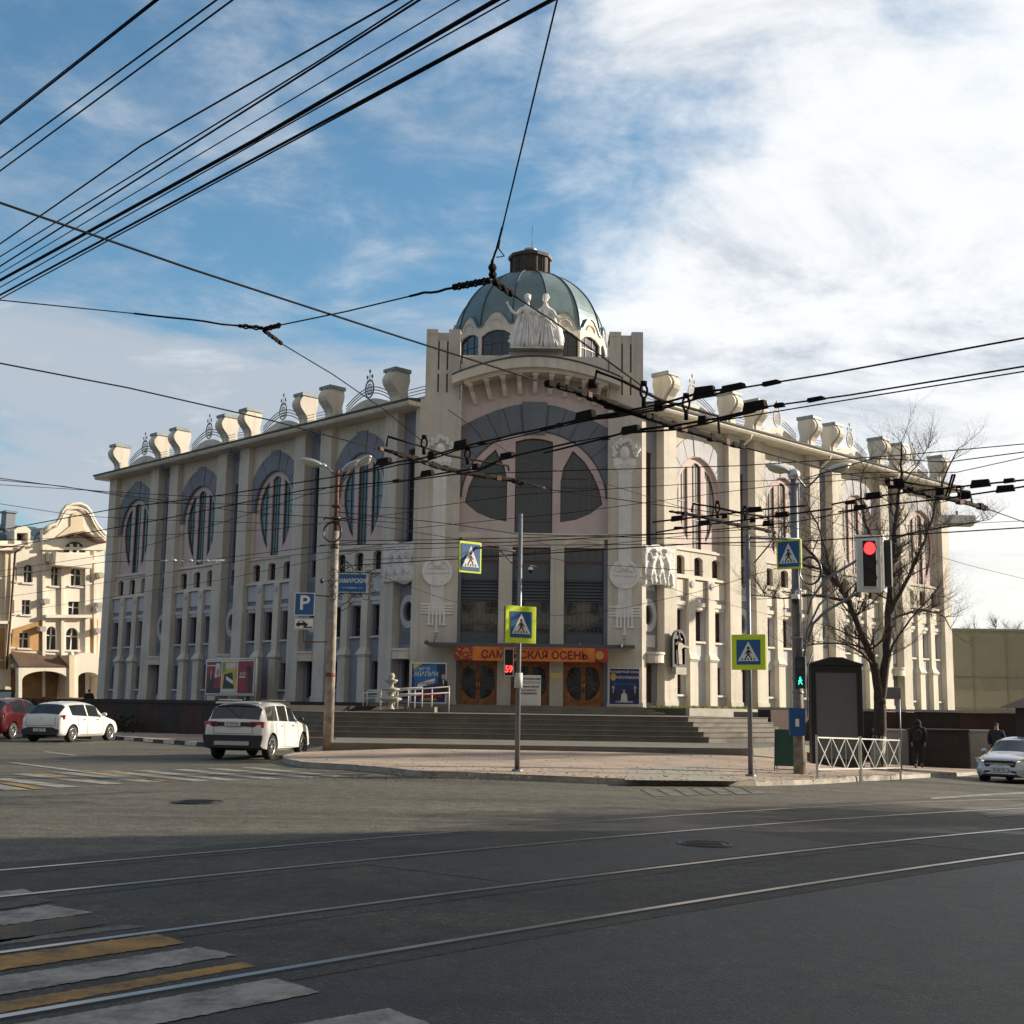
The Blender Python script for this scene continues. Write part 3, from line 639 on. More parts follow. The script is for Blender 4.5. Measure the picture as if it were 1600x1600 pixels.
# ================================================================ GROUND, ROADS, PODIUM
def asphalt(name,c0,c1,patch=.5,rough=.75):
    m=bpy.data.materials.new(name); m.use_nodes=True; t=m.node_tree; b=t.nodes['Principled BSDF']; n=t.nodes.new; l=t.links.new
    g=n('ShaderNodeNewGeometry').outputs['Position']
    rot=n('ShaderNodeMapping'); l(g,rot.inputs[0]); rot.inputs['Rotation'].default_value=(0,0,R(-48.4)); rot.inputs['Scale'].default_value=(.12,.75,1)
    a=n('ShaderNodeTexNoise'); l(rot.outputs[0],a.inputs[0]); a.inputs['Scale'].default_value=1; a.inputs['Detail'].default_value=8; a.inputs['Roughness'].default_value=.65
    f=n('ShaderNodeTexNoise'); l(g,f.inputs[0]); f.inputs['Scale'].default_value=55; f.inputs['Detail'].default_value=4
    v=n('ShaderNodeTexVoronoi'); l(g,v.inputs[0]); v.inputs['Scale'].default_value=90
    r1=n('ShaderNodeMapRange'); l(a.outputs[0],r1.inputs[0]); r1.inputs[1].default_value=.32; r1.inputs[2].default_value=.68
    mx=n('ShaderNodeMix'); mx.data_type='RGBA'; l(r1.outputs[0],mx.inputs[0]); mx.inputs[6].default_value=c0+(1,); mx.inputs[7].default_value=c1+(1,)
    r2=n('ShaderNodeMapRange'); l(f.outputs[0],r2.inputs[0]); r2.inputs[1].default_value=.3; r2.inputs[2].default_value=.7; r2.inputs[3].default_value=.40; r2.inputs[4].default_value=1.6
    v.inputs['Scale'].default_value=42
    vsp=n('ShaderNodeSeparateColor'); l(v.outputs['Color'],vsp.inputs[0]); vr=n('ShaderNodeMapRange'); l(vsp.outputs[0],vr.inputs[0]); vr.inputs[1].default_value=.80; vr.inputs[2].default_value=1.0; vr.inputs[3].default_value=1.0; vr.inputs[4].default_value=2.1
    f2=n('ShaderNodeTexNoise'); l(g,f2.inputs[0]); f2.inputs['Scale'].default_value=3.2; f2.inputs['Detail'].default_value=12; f2.inputs['Roughness'].default_value=.72
    r3=n('ShaderNodeMapRange'); l(f2.outputs[0],r3.inputs[0]); r3.inputs[1].default_value=.3; r3.inputs[2].default_value=.7; r3.inputs[3].default_value=.55; r3.inputs[4].default_value=1.45
    rm=n('ShaderNodeMath'); rm.operation='MULTIPLY'; l(r2.outputs[0],rm.inputs[0]); l(r3.outputs[0],rm.inputs[1])
    vm=n('ShaderNodeVectorMath'); vm.operation='SCALE'; l(mx.outputs[2],vm.inputs[0]); rm2=n('ShaderNodeMath'); rm2.operation='MULTIPLY'; l(rm.outputs[0],rm2.inputs[0]); l(vr.outputs[0],rm2.inputs[1]); l(rm2.outputs[0],vm.inputs['Scale'])
    # thin cracks
    w=n('ShaderNodeTexNoise'); l(g,w.inputs[0]); w.inputs['Scale'].default_value=.55; w.inputs['Detail'].default_value=9; w.inputs['Roughness'].default_value=.7
    ab=n('ShaderNodeMath'); ab.operation='SUBTRACT'; l(w.outputs[0],ab.inputs[0]); ab.inputs[1].default_value=.5
    ab2=n('ShaderNodeMath'); ab2.operation='ABSOLUTE'; l(ab.outputs[0],ab2.inputs[0])
    cr=n('ShaderNodeMapRange'); l(ab2.outputs[0],cr.inputs[0]); cr.inputs[1].default_value=.0; cr.inputs[2].default_value=.008; cr.inputs[3].default_value=.30; cr.inputs[4].default_value=1
    gt=n('ShaderNodeMapRange'); l(a.outputs[0],gt.inputs[0]); gt.inputs[1].default_value=.54; gt.inputs[2].default_value=.66; gt.inputs[3].default_value=1; gt.inputs[4].default_value=0
    mm=n('ShaderNodeMath'); mm.operation='MAXIMUM'; l(cr.outputs[0],mm.inputs[0]); l(gt.outputs[0],mm.inputs[1])
    vm2=n('ShaderNodeVectorMath'); vm2.operation='SCALE'; l(vm.outputs[0],vm2.inputs[0]); l(mm.outputs[0],vm2.inputs['Scale'])
    l(vm2.outputs[0],b.inputs['Base Color'])
    rr=n('ShaderNodeMapRange'); l(a.outputs[0],rr.inputs[0]); rr.inputs[3].default_value=rough-.12; rr.inputs[4].default_value=rough+.08; l(rr.outputs[0],b.inputs['Roughness'])
    b.inputs['Specular IOR Level'].default_value=.35
    bp=n('ShaderNodeBump'); l(f.outputs[0],bp.inputs['Height']); bp.inputs['Strength'].default_value=.8; bp.inputs['Distance'].default_value=.015; l(bp.outputs[0],b.inputs['Normal'])
    MT[name]=m; return m
def paver(name,c0,c1,grout,sx,sy,ang=45,bumpd=.01):
    m=bpy.data.materials.new(name); m.use_nodes=True; t=m.node_tree; b=t.nodes['Principled BSDF']; n=t.nodes.new; l=t.links.new
    g=n('ShaderNodeNewGeometry').outputs['Position']; rot=n('ShaderNodeMapping'); l(g,rot.inputs[0]); rot.inputs['Rotation'].default_value=(0,0,R(ang))
    br=n('ShaderNodeTexBrick'); l(rot.outputs[0],br.inputs[0]); br.inputs['Scale'].default_value=1; br.inputs['Brick Width'].default_value=sx; br.inputs['Row Height'].default_value=sy; br.inputs['Mortar Size'].default_value=.006
    br.inputs['Color1'].default_value=c0+(1,); br.inputs['Color2'].default_value=c1+(1,); br.inputs['Mortar'].default_value=grout+(1,)
    a=n('ShaderNodeTexNoise'); l(g,a.inputs[0]); a.inputs['Scale'].default_value=.8; a.inputs['Detail'].default_value=8
    r=n('ShaderNodeMapRange'); l(a.outputs[0],r.inputs[0]); r.inputs[1].default_value=.3; r.inputs[2].default_value=.7; r.inputs[3].default_value=.72; r.inputs[4].default_value=1.18
    vm=n('ShaderNodeVectorMath'); vm.operation='SCALE'; l(br.outputs[0],vm.inputs[0]); l(r.outputs[0],vm.inputs['Scale']); l(vm.outputs[0],b.inputs['Base Color'])
    b.inputs['Roughness'].default_value=.85; bp=n('ShaderNodeBump'); l(br.outputs['Fac'],bp.inputs['Height']); bp.invert=True; bp.inputs['Strength'].default_value=.4; bp.inputs['Distance'].default_value=bumpd; l(bp.outputs[0],b.inputs['Normal'])
    MT[name]=m; return m
_gz=GZ
def GZ(x,y): return _gz(min(x,40),y)
road_m=asphalt('asphalt_old',(.052,.047,.035),(.110,.100,.076))
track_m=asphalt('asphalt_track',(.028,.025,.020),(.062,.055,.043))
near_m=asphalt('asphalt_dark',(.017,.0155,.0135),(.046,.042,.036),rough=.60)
def paint(name,col,base,lo,hi):
    m=bpy.data.materials.new(name); m.use_nodes=True; t=m.node_tree; b=t.nodes['Principled BSDF']; n=t.nodes.new; l=t.links.new
    g=n('ShaderNodeNewGeometry').outputs['Position']; a=n('ShaderNodeTexNoise'); l(g,a.inputs[0]); a.inputs['Scale'].default_value=2.2; a.inputs['Detail'].default_value=14; a.inputs['Roughness'].default_value=.82
    r=n('ShaderNodeMapRange'); l(a.outputs[0],r.inputs[0]); r.inputs[1].default_value=lo; r.inputs[2].default_value=hi
    mx=n('ShaderNodeMix'); mx.data_type='RGBA'; l(r.outputs[0],mx.inputs[0]); mx.inputs[6].default_value=base+(1,); mx.inputs[7].default_value=col+(1,); l(mx.outputs[2],b.inputs['Base Color']); b.inputs['Roughness'].default_value=.75; b.inputs['Specular IOR Level'].default_value=.3
    MT[name]=m; return m
paint_w=paint('paint_white_worn',(.30,.29,.26),(.055,.051,.045),.34,.56)
paint_y=paint('paint_yellow_worn',(.36,.20,.05),(.055,.048,.038),.36,.58)
paint_f=paint('paint_faint',(.17,.165,.145),(.07,.066,.054),.42,.62)
gran_l=mat('granite_light',(.40,.37,.32),.7,var=.15,scale=1.4,grime=.3,bump=.1,bscale=20)
gran_d=mat('granite_dark',(.036,.027,.023),.85,var=.25,scale=1.5,grime=.3)
gran_b=mat('granite_brown',(.060,.026,.018),.85,var=.3,scale=1.5,grime=.3)
step_m=mat('step_granite',(.175,.155,.125),.75,var=.2,scale=1.2,grime=.45,bump=.1,bscale=15)
kerb_m=mat('kerb_concrete',(.36,.33,.28),.8,var=.25,scale=2,grime=.5)
brick_m=paver('paver_pinkish',(.40,.30,.225),(.33,.255,.20),(.20,.16,.125),.2,.1,44)
grass_m=mat('grass_green',(.10,.14,.03),.9,var=.4,scale=3)
def PZ(x,y):
    s=min(max((y-35)/7,0),1)*(1-min(max((x-6.5)/4.5,0),1)); s=s*s*(3-2*s); q=min(max((y-35.5)/4,0),1)*min(max((x+6.2)/1.7,0),1)*(1-min(max((x-7.2)/4,0),1)); return GZ(x,y)*(1-s)+.155*q*q*(3-2*q)
def sheet(name,poly,dz,m,kind='structure',parent=None,zf=None):
    bm=bmesh.new()
    tri=geometry.tessellate_polygon([[V((p[0],p[1],0)) for p in poly]]); vs=[bm.verts.new((p[0],p[1],0)) for p in poly]
    for t in tri:
        try: bm.faces.new([vs[i] for i in t])
        except Exception: pass
    x0=min(p[0] for p in poly); x1=max(p[0] for p in poly); st=.75 if x1-x0<90 else 1.0
    x=-3.0
    while x<=40:
        if x0<x<x1:
            geo=list(bm.verts)+list(bm.edges)+list(bm.faces); bmesh.ops.bisect_plane(bm,geom=geo,plane_co=(x,0,0),plane_no=(1,0,0))
        x+=st
    if zf is not None:
        y=28.0
        while y<60:
            geo=list(bm.verts)+list(bm.edges)+list(bm.faces); bmesh.ops.bisect_plane(bm,geom=geo,plane_co=(0,y,0),plane_no=(0,1,0)); y+=1.0
    for v in bm.verts: v.co.z=(GZ(v.co.x,v.co.y) if zf is None else zf(v.co.x,v.co.y))+dz
    bmesh.ops.recalc_face_normals(bm,faces=bm.faces)
    for f in bm.faces:
        if f.normal.z<0: f.normal_flip()
    me=bpy.data.meshes.new(name); bm.to_mesh(me); bm.free(); me.materials.append(m)
    ob=bpy.data.objects.new(name,me); COL.objects.link(ob)
    if parent: ob.parent=parent
    if kind: ob['kind']=kind
    return ob
def gp(x,y,h=0): P=on_ground(x,y,h); return (P.x,P.y)
sheet('ground',[(-900,-300),(900,-300),(900,1500),(-900,1500)],-.02,road_m)
# rail lines in plan
RL=[]
for a,b_ in (((60,1358),(1250,1263)),((60,1396),(1250,1286)),((60,1473),(1250,1327)),((60,1580),(1250,1382))):
    A=V((*gp(*a),0)); B=V((*gp(*b_),0)); RL.append((A,(B-A).normalized()))
DR=sum((d for _,d in RL),V((0,0,0))).normalized(); NR_=V((-DR.y,DR.x,0))
for i,(A,d) in enumerate(RL): RL[i]=A.dot(NR_)
RL[2]=RL[3]+1.60; RL[1]=RL[2]+ (RL[1]-RL[2]); RL[0]=RL[1]+1.56
def rp(al,ac): p=DR*al+NR_*ac; return (p.x,p.y)
sheet('road',[rp(-80,RL[3]-12),rp(140,RL[3]-12),rp(140,RL[3]+40),rp(-80,RL[3]+40)],0,road_m)
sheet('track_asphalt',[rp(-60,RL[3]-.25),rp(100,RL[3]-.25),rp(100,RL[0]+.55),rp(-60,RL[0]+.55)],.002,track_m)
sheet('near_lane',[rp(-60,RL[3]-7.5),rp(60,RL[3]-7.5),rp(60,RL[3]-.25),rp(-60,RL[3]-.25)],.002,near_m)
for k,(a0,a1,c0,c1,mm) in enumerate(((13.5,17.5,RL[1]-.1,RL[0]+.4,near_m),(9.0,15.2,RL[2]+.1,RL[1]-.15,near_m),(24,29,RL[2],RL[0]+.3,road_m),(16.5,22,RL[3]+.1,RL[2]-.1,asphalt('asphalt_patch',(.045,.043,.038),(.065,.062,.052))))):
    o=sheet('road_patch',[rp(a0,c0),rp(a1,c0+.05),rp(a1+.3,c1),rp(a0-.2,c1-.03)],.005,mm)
edge_m=asphalt('rail_bedding',(.020,.0175,.0145),(.062,.055,.043))
steel=mat('rail_steel',(.55,.53,.50),.28,1,var=.15,scale=3); groove=mat('rail_groove',(.012,.011,.010),.9,var=0)
for k,c in enumerate(RL):
    m=MB(); al=-40.0
    segs=[]
    while al<90: segs.append(al); al+=1.5
    def strip(c0,c1,z,mi):
        vs=[]
        for a in segs:
            for cc in (c0,c1): x,y=rp(a,cc); vs.append((x,y,GZ(x,y)+z))
        m.add(vs,[(2*i,2*i+1,2*i+3,2*i+2) for i in range(len(segs)-1)],mi)
    strip(c-.035,c+.035,.008,0); strip(c-.085,c-.035,.006,1); strip(c+.035,c+.05,.0065,1); strip(c-.30,c+.26,.0045,2)
    o=m.build('tram_rail',[steel,groove,edge_m],auto=False); tag(o,['tram rail farthest from the camera, nearest the hall','second tram rail counting from the hall side','third tram rail from the hall, brightest in the foreground','nearest tram rail to the camera, at the edge of the dark lane'][k],'tram rail','tram rails crossing the junction')
# markings : near zebra (white and yellow bars), paint sheets
def pq(name,pts,m,dz=.0075):
    out=[]; rj=random.Random(int(abs(pts[0][0])+pts[1][1]))
    for i in range(len(pts)):
        a,b_=pts[i],pts[(i+1)%len(pts)]; n=max(1,int(math.hypot(b_[0]-a[0],b_[1]-a[1])/7)) if name.startswith('zebra') else 1
        for j in range(n):
            t=j/n; out.append((a[0]+(b_[0]-a[0])*t+(rj.uniform(-2.2,2.2) if j else 0),a[1]+(b_[1]-a[1])*t+(rj.uniform(-.7,.7) if j else 0)))
    return sheet(name,[gp(*p) for p in out],dz,m)
for pts,mm in [([(-500,1500),(-100,1540),(60,1596),(-300,1700)],None)]: pass
zw=[[(-260,1466),(75,1415),(147,1427),(-260,1484)],[(-260,1566),(310,1481),(370,1494),(-260,1600)],[(-260,1653),(430,1530),(500,1552),(-100,1670)],[(300,1632),(607,1577),(672,1602),(400,1660)],[(-260,1425),(37,1390),(50,1395),(-260,1436)]]
zy=[[(-260,1531),(245,1461),(290,1475),(-260,1556)],[(-260,1611),(380,1505),(400,1511),(-260,1633)],[(-200,1448),(50,1402),(85,1409),(-200,1456)],[(-200,1478),(110,1433),(170,1444),(-200,1510)]]
zw.append([(-260,1501),(200,1446),(230,1449),(-260,1512)])
for q in zw[:5]: pq('zebra_white',q,paint_w)
pq('zebra_white',zw[5],paint_f)
for q in zy[:2]: pq('zebra_yellow',q,paint_y)
for q in zy[2:]: pq('zebra_yellow',q,paint('paint_yellow_faint',(.14,.09,.04),(.05,.046,.038),.44,.66))
# far-left zebra
fl=[((-60,495),(75,520)),((0,472),(290,508)),((80,452),(480,495)),((245,445),(650,487)),((440,440),(845,483)),((585,438),(985,480)),((740,433),(1150,475)),((890,430),(1300,468)),((1030,425),(1430,465))]
for (a,b_) in fl:
    A=V((*gp(a[0]/2.667,1040+a[1]/2.667),0)); B=V((*gp(b_[0]/2.667,1040+b_[1]/2.667),0)); n_=(B-A).normalized(); n_=V((-n_.y,n_.x,0))*.21
    sheet('crossing_stripe',[(A-n_)[:2],(B-n_)[:2],(B+n_)[:2],(A+n_)[:2]],.008,paint_w)
for (a,b_) in [((20,490),(170,516)),((350,438),(700,482)),((150,450),(380,478)),((45,405),(600,476))]:
    A=V((*gp(a[0]/2.667,1040+a[1]/2.667),0)); B=V((*gp(b_[0]/2.667,1040+b_[1]/2.667),0)); n_=(B-A).normalized(); n_=V((-n_.y,n_.x,0))*.12
    sheet('crossing_stripe',[(A-n_)[:2],(B-n_)[:2],(B+n_)[:2],(A+n_)[:2]],.011,paint_y if a[0]!=45 else paint_w)
pq('lane_line',[(70,1174),(120,1180),(118,1181.5),(66,1175)],paint_w,.008)
pq('lane_line',[(1455,1247),(1620,1237),(1620,1240),(1455,1249.5)],paint_w)
for q in ([(1500,1263),(1640,1254),(1640,1258),(1505,1267)],[(1530,1272),(1640,1263),(1640,1270),(1550,1278)]): pq('zebra_white',q,paint_f)
for i in range(7):
    x=1000+i*26; pq('crossing_stripe',[(x,1233.5-i*.6),(x+14,1233-i*.6),(x+44,1244-i*.6),(x+22,1245-i*.6)],paint_f)
# ---- plaza with kerb
kp=[(-420,1148),(0,1150),(180,1155),(325,1167),(420,1172),(502,1171.5),(470,1179),(441,1188),(446,1193),(472,1199),(560,1204),(605,1208),(660,1214.5),(800,1219),(935,1224.5),(1000,1227),(1180,1228),(1240,1227),(1300,1224),(1400,1218),(1520,1211),(1700,1202),(2100,1180)]
K=[gp(*p) for p in kp]
back=[(120,150),(-120,150),(K[0][0],130)]
PH=.13
sheet('plaza',K+back,PH,brick_m,zf=PZ)
tact=[gp(975,1219,PH),gp(1165,1221,PH),gp(1110,1198,PH),gp(985,1198,PH)]
sheet('tactile_paving',[(a[0],a[1]) for a in tact],PH+.004,mat('tactile_grey',(.30,.27,.22),.85,var=.2,scale=6,bump=.6,bscale=25),zf=PZ)
sheet('tactile_paving',[gp(p[0],p[1],PH) for p in ((500,1182),(600,1181),(625,1185),(470,1189))],PH+.004,MT['tactile_grey'])
bk=mat('kerb_black',(.03,.03,.03),.8,var=.2,scale=3); wk=mat('kerb_white',(.55,.54,.50),.8,var=.25,scale=3,grime=.4)
def poly_len(P): 
    out=[]; 
    for i in range(len(P)-1):
        a,b_=V((*P[i],0)),V((*P[i+1],0)); L_=(b_-a).length; n=max(1,int(L_/1.0)); 
        for j in range(n): out.append((a+(b_-a)*j/n,a+(b_-a)*(j+1)/n,i))
    return out
m=MB(); m1=[]
for q,(a,b_,i) in enumerate(poly_len(K)):
    t=(b_-a).normalized(); nn=V((-t.y,t.x,0)); low = False
    mi=0
    if i in (1,2,3): mi=1+(q%2)
    za_,zb_=GZ(a.x,a.y),GZ(b_.x,b_.y); h=PH+.006 if not low else .035; g=t*.006
    rr=random.Random(q).uniform(-.012,.008)
    vs=[]
    for p,z in ((a+g,za_),(b_-g,zb_)):
        for o,zz in ((-.02,-.1),(-.0,h-.02+rr),(.02,h+rr),(.15,h+rr),(.15,-.1)): vs.append((p.x+nn.x*o,p.y+nn.y*o,z+zz))
    m.add(vs,[(0,1,6,5),(1,2,7,6),(2,3,8,7),(3,4,9,8),(0,4,3,2,1),(5,6,7,8,9)],mi)
k_=m.build('kerb',[kerb_m,bk,wk]); k_['kind']='structure'
# ---- podium with wrap-round steps
def podium_poly(o):
    # corners of the flight line pushed out by o
    k=.41*o
    a=V((6.5+k,47-o)); b_=V((-6.5-k,47-o)); dR2=V((dRv.x,dRv.y)); dL2=V((dLv.x,dLv.y))
    nR2=V((nRv.x,nRv.y))
    return a,b_,a+dR2*5.05,b_+dL2*5.05
def pod(name,o,z,m,zb=-1.2):
    a,b_,a2,b2=podium_poly(o); mb=MB(); pts=[(a.x,a.y),(a2.x,a2.y),(8,66),(-8,66),(b2.x,b2.y),(b_.x,b_.y)]
    mb.prism(pts,zb,z,lambda u,w,zz:V((u,zz,w))); return mb
steps=thing('entrance_steps','broad grey granite steps wrapping round the podium in front of the entrance','steps',(0,45,.13))
mb=MB(); NST=5
for i in range(NST):
    q=pod('s',.33*(NST-1-i)+ (0),.42+.17*(i+1),step_m,zb=.42+.17*i-.3); mb.v and None
    o=len(mb.v); mb.v+=q.v; mb.f+=[[j+o for j in f] for f in q.f]; mb.m+=q.m; mb.s+=q.s
    a,b_,a2,b2=podium_poly(.33*(NST-1-i)+.03); z=.42+.17*(i+1)
    mb.prism([(a.x,a.y),(a2.x,a2.y),(a2.x-.3,a2.y+.2),(a.x-.2,a.y+.35),(b_.x+.2,b_.y+.35),(b2.x+.3,b2.y+.2),(b2.x,b2.y),(b_.x,b_.y)],z+.001,z+.028,lambda u,w,zz:V((u,zz,w)),mi=0)
mb.build('flight',step_m,steps,origin=(0,45,.13))
q=MB(); q.prism([(-5.5,39.5),(7.1,39.5),(9.0,42.6),(12.6,47.5),(10.5,54),(-12,54),(-10.2,48.0),(-7.9,45.6),(-5.9,44.6)],-1.2,.42,lambda u,w,zz:V((u,zz,w))); o_=q.build('lower_step',[step_m],steps,origin=(0,45,.13))
# ---- upper terrace at the doors
m=MB()
for i,(y0,z) in enumerate(((58.1,1.40),(58.5,1.52),(58.9,1.63))): m.box((-6.4-.0,y0,1.0),(6.2+(.8-.4*i),62.6,z))
o=m.build('door_terrace',step_m); tag(o,'low granite landing with three shallow steps before the wooden entrance doors','terrace')
# ---- side terraces, grass, retaining walls
def along(P0,d,n,t,o,z): p=P0+d*t+n*o; return V((p.x,p.y,z))
def tb(mb,fr,u0,u1,n0,n1,z0,z1,mi=0): return mb.box((u0,n0,z0),(u1,n1,z1),mi,fr=fr)
m=MB(); m.prism([(10.4,53.5),(34,53.5),(34,82),(10.4,60)],-1,1.49,lambda u,w,zz:V((u,zz,w))); o=m.build('terrace_paving',step_m); o['kind']='structure'
m=MB(); tb(m,Rf,-.2,11.0,.6,3.0,1.0,1.62); o=m.build('granite_planter',gran_l); tag(o,'pale granite kerbed planter with grass along the sunlit right facade','planter')
m=MB(); tb(m,Rf,-.2,10.8,.2,2.8,1.0,1.60); tb(m,Rf,10.8,34,.2,6.0,-1,1.50); o=m.build('grass',grass_m); tag(o,'short grass strip along the foot of the right facade','grass',kind='stuff')
# grass blades along the edge
m=MB(); rg=random.Random(5)
for i in range(5200):
    u=rg.uniform(0,11) ; n_=rg.uniform(.4,2.75); h=rg.uniform(.05,.17); p=Rf(u,n_,1.60); a=rg.uniform(0,PI); d=V((math.cos(a),math.sin(a),0))*.02
    m.add([p-d,p+d,p+V((rg.uniform(-.03,.03),rg.uniform(-.03,.03),h))],[(0,1,2)])
o=m.build('grass_blades',mat('grass_blade',(.24,.27,.04),.8,var=.3,scale=4),auto=False); tag(o,'tufts of yellow-green grass in the granite planter','grass',kind='stuff')
# right retaining wall of dark and brown slabs
wr=thing('granite_wall','long dark brown polished granite retaining wall right of the steps','wall',tuple(Rf(11,10.8,0)))
m=MB(); i=0
fr=Rf
u=10.3
while u<34: m.box((u,53,-1.4),(u+1.60,53.6,1.60-.01*(i%2)),i%2); u+=1.62; i+=1
tb(m,fr,-5.2,-1.5,10.2,10.8,-1.2,1.60,1)
m.build('slab_cladding',[gran_d,gran_b],wr,origin=tuple(Rf(11,10.8,0)))
m=MB(); m.box((10.25,52.95,1.60),(34,53.65,1.70)); m.build('coping',gran_l,wr,origin=tuple(Rf(11,10.8,0)))
# left retaining wall
OL=10.0
wl=thing('granite_wall','long dark brown granite retaining wall left of the steps, in the shade','wall',tuple(Lf(11,OL,0)))
m=MB(); u=-3.2; i=0
while u<44: tb(m,Lf,u,u+1.85,OL-.6,OL,-1,1.50,i%2); u+=1.86; i+=1
m.build('slab_cladding',[gran_d,gran_b],wl,origin=tuple(Lf(11,OL,0)))
m=MB(); tb(m,Lf,-3.25,44,OL-.65,OL+.06,1.50,1.62); m.build('coping',gran_d,wl,origin=tuple(Lf(11,OL,0)))
m=MB(); tb(m,Lf,-3,44,-1,OL-.3,-1,1.50); o=m.build('terrace_paving',gran_d); o['kind']='structure'
m=MB(); tb(m,Lf,-.3,32,.0,.9,1.3,1.66); o=m.build('plinth_course',gran_d); tag(o,'low dark granite plinth at the foot of the shaded left facade','plinth')
# lower planter walls on the right
def pwall(px0,px1,Y,z0,z1,m,label,th=1.2):
    a=at_depth(px0,1113,Y).x; b_=at_depth(px1,1113,Y).x; mb=MB(); mb.box((a,Y,z0),(b_,Y+th,z1)); mb.box((a-.03,Y-.04,z1),(b_+.03,Y+th+.04,z1+.09)); o=mb.build('planter_wall',m,bevel=.01); return tag(o,label,'planter')
pwall(1376,1427,51.5,-1.2,.82,gran_l,'pale granite planter block behind the bare street tree')
pwall(1429,1512,50.6,-1.2,.86,gran_d,'black granite planter block behind the walking pedestrian')
pwall(1514,1562,51.8,-1.2,.84,gran_l,'pale granite planter block behind the man near the silver car')
# manholes
def manhole(px,py,r,label):
    x,y=gp(px,py); m=MB(); pr=[(0,.012),(r*.80,.012),(r*.82,.004),(r*.88,.004),(r*.9,.016),(r,.016),(r+.01,0)]
    m.lathe(pr,(x,y,GZ(x,y)+.006),28)
    for i in range(-3,4): m.box((x-r*.6,y+i*r*.18-.012,GZ(x,y)+.018),(x+r*.6,y+i*r*.18+.012,GZ(x,y)+.026))
    o=m.build('manhole_cover',mat('cast_iron',(.045,.04,.038),.5,.5,var=.3,scale=8)); tag(o,label,'manhole cover','manhole covers in the road')
manhole(1100,1320,.34,'round iron manhole cover between the tram tracks'); manhole(310,1254,.40,'round iron manhole cover in the sunlit asphalt left of centre')
# ================================================================ NEIGHBOURING BUILDINGS
def on_plane(px,py,P0,n):
    v=ray(px,py); t=(V(P0)-EYE).dot(n)/v.dot(n); return EYE+v*t
yel=mat('stucco_yellow',(.64,.53,.39),.85,var=.1,scale=.5,streak=.15); yelc=mat('stucco_cream',(.70,.645,.55),.85,var=.08,scale=.5,streak=.15)
och=mat('stucco_ochre',(.46,.27,.11),.85,var=.2,scale=.8); roofb=mat('roof_blue',(.05,.085,.115),.7,.0,var=.2,scale=.6); brn=mat('roof_brown',(.10,.06,.04),.7,var=.2)
dk=glass('window_dark',(.02,.022,.025),.1); wfr=mat('window_white',(.6,.58,.54),.5,var=0)
# Yellow mansion: facade plane parallel to the hall's right facade
YP=V((-37.5,90,0)); yb=thing('corner_mansion','yellow and cream mansion with curved gable, arches and blue metal roof','building',(-33,96,0))
def Yf(u,n,z): return YP+dRv*u+nRv*n+V((0,0,z))
def yz(px,py):
    P=on_plane(px,py,YP,nRv); return ((P-YP).dot(dRv),P.z)
def cy(a,b): return yz(a/3.333,760+b/3.333)
def yb_(mb,name,m,parent=None): return mb.build(name,m,parent or yb,origin=(-33,96,0))
def ypoly(pts,n0,n1,name,m,parent=None,holes=()):
    mb=MB(); mb.prism([[cy(*p) for p in pts]]+[[cy(*p) for p in h] for h in holes],n0,n1,Yf); return yb_(mb,name,m,parent)
uA=cy(-120,600)[0]; uB=cy(560,600)[0]
m=MB(); m.box((uA,-12,-.5),(uB,-.9,cy(200,330)[1]),fr=Yf); yb_(m,'core_walls',yelc)
def crect(x0,y0,x1,y1): return [(x0,y1),(x1,y1),(x1,y0),(x0,y0)]
def carch(x0,y0,x1,y1,h): 
    mx=(x0+x1)/2; r=(x1-x0)/2; return [(x0,y1),(x1,y1)]+[(mx+r*math.cos(R(a)),y0+h-h*math.sin(R(a))) for a in range(0,181,20)]
WH=[('a',crect(130,590,175,665)),('a',crect(115,762,168,840)),('b',carch(140,405,186,498,18)),('c',carch(385,425,440,515,14)),('d',crect(372,598,432,678)),('e',carch(360,735,425,850,35)),('e',carch(258,728,312,850,32)),('f',carch(283,412,322,515,18)),('g',crect(95,415,104,490)),('g',crect(80,590,90,660)),('g',crect(70,765,84,835)),('h',crect(0,740,18,900)),('h',crect(0,380,12,470)),('i',crect(478,430,492,500)),('i',crect(462,775,474,855))]
wall=[(-120,980),(345,980),(345,870),(500,870),(500,980),(520,980),(530,320),(545,250),(230,250),(225,330),(-120,330)]
m=MB(); hol=[[cy(*p) for p in h] for _,h in WH]
m.prism([[cy(-120,1100),cy(560,1100),cy(560,280),cy(-120,280)]]+hol,-.9,-.5,Yf); yb_(m,'facade_wall',yelc)
for _,h in WH:
    q=[cy(*p) for p in h]; us=[p[0] for p in q]; zs=[p[1] for p in q]
    m=MB(); m.prism(q,-.8,-.75,Yf); g_=yb_(m,'window',dk)
    m=MB(); um=(min(us)+max(us))/2; zt=min(zs)+(max(zs)-min(zs))*.62
    m.box((um-.05,-.74,min(zs)),(um+.05,-.70,max(zs)-.05),fr=Yf); m.box((min(us),-.74,zt-.04),(max(us),-.70,zt+.04),fr=Yf); m.box((min(us)-.12,-.5,min(zs)-.12),(max(us)+.12,-.38,min(zs)),fr=Yf); yb_(m,'window_frame',wfr,g_)
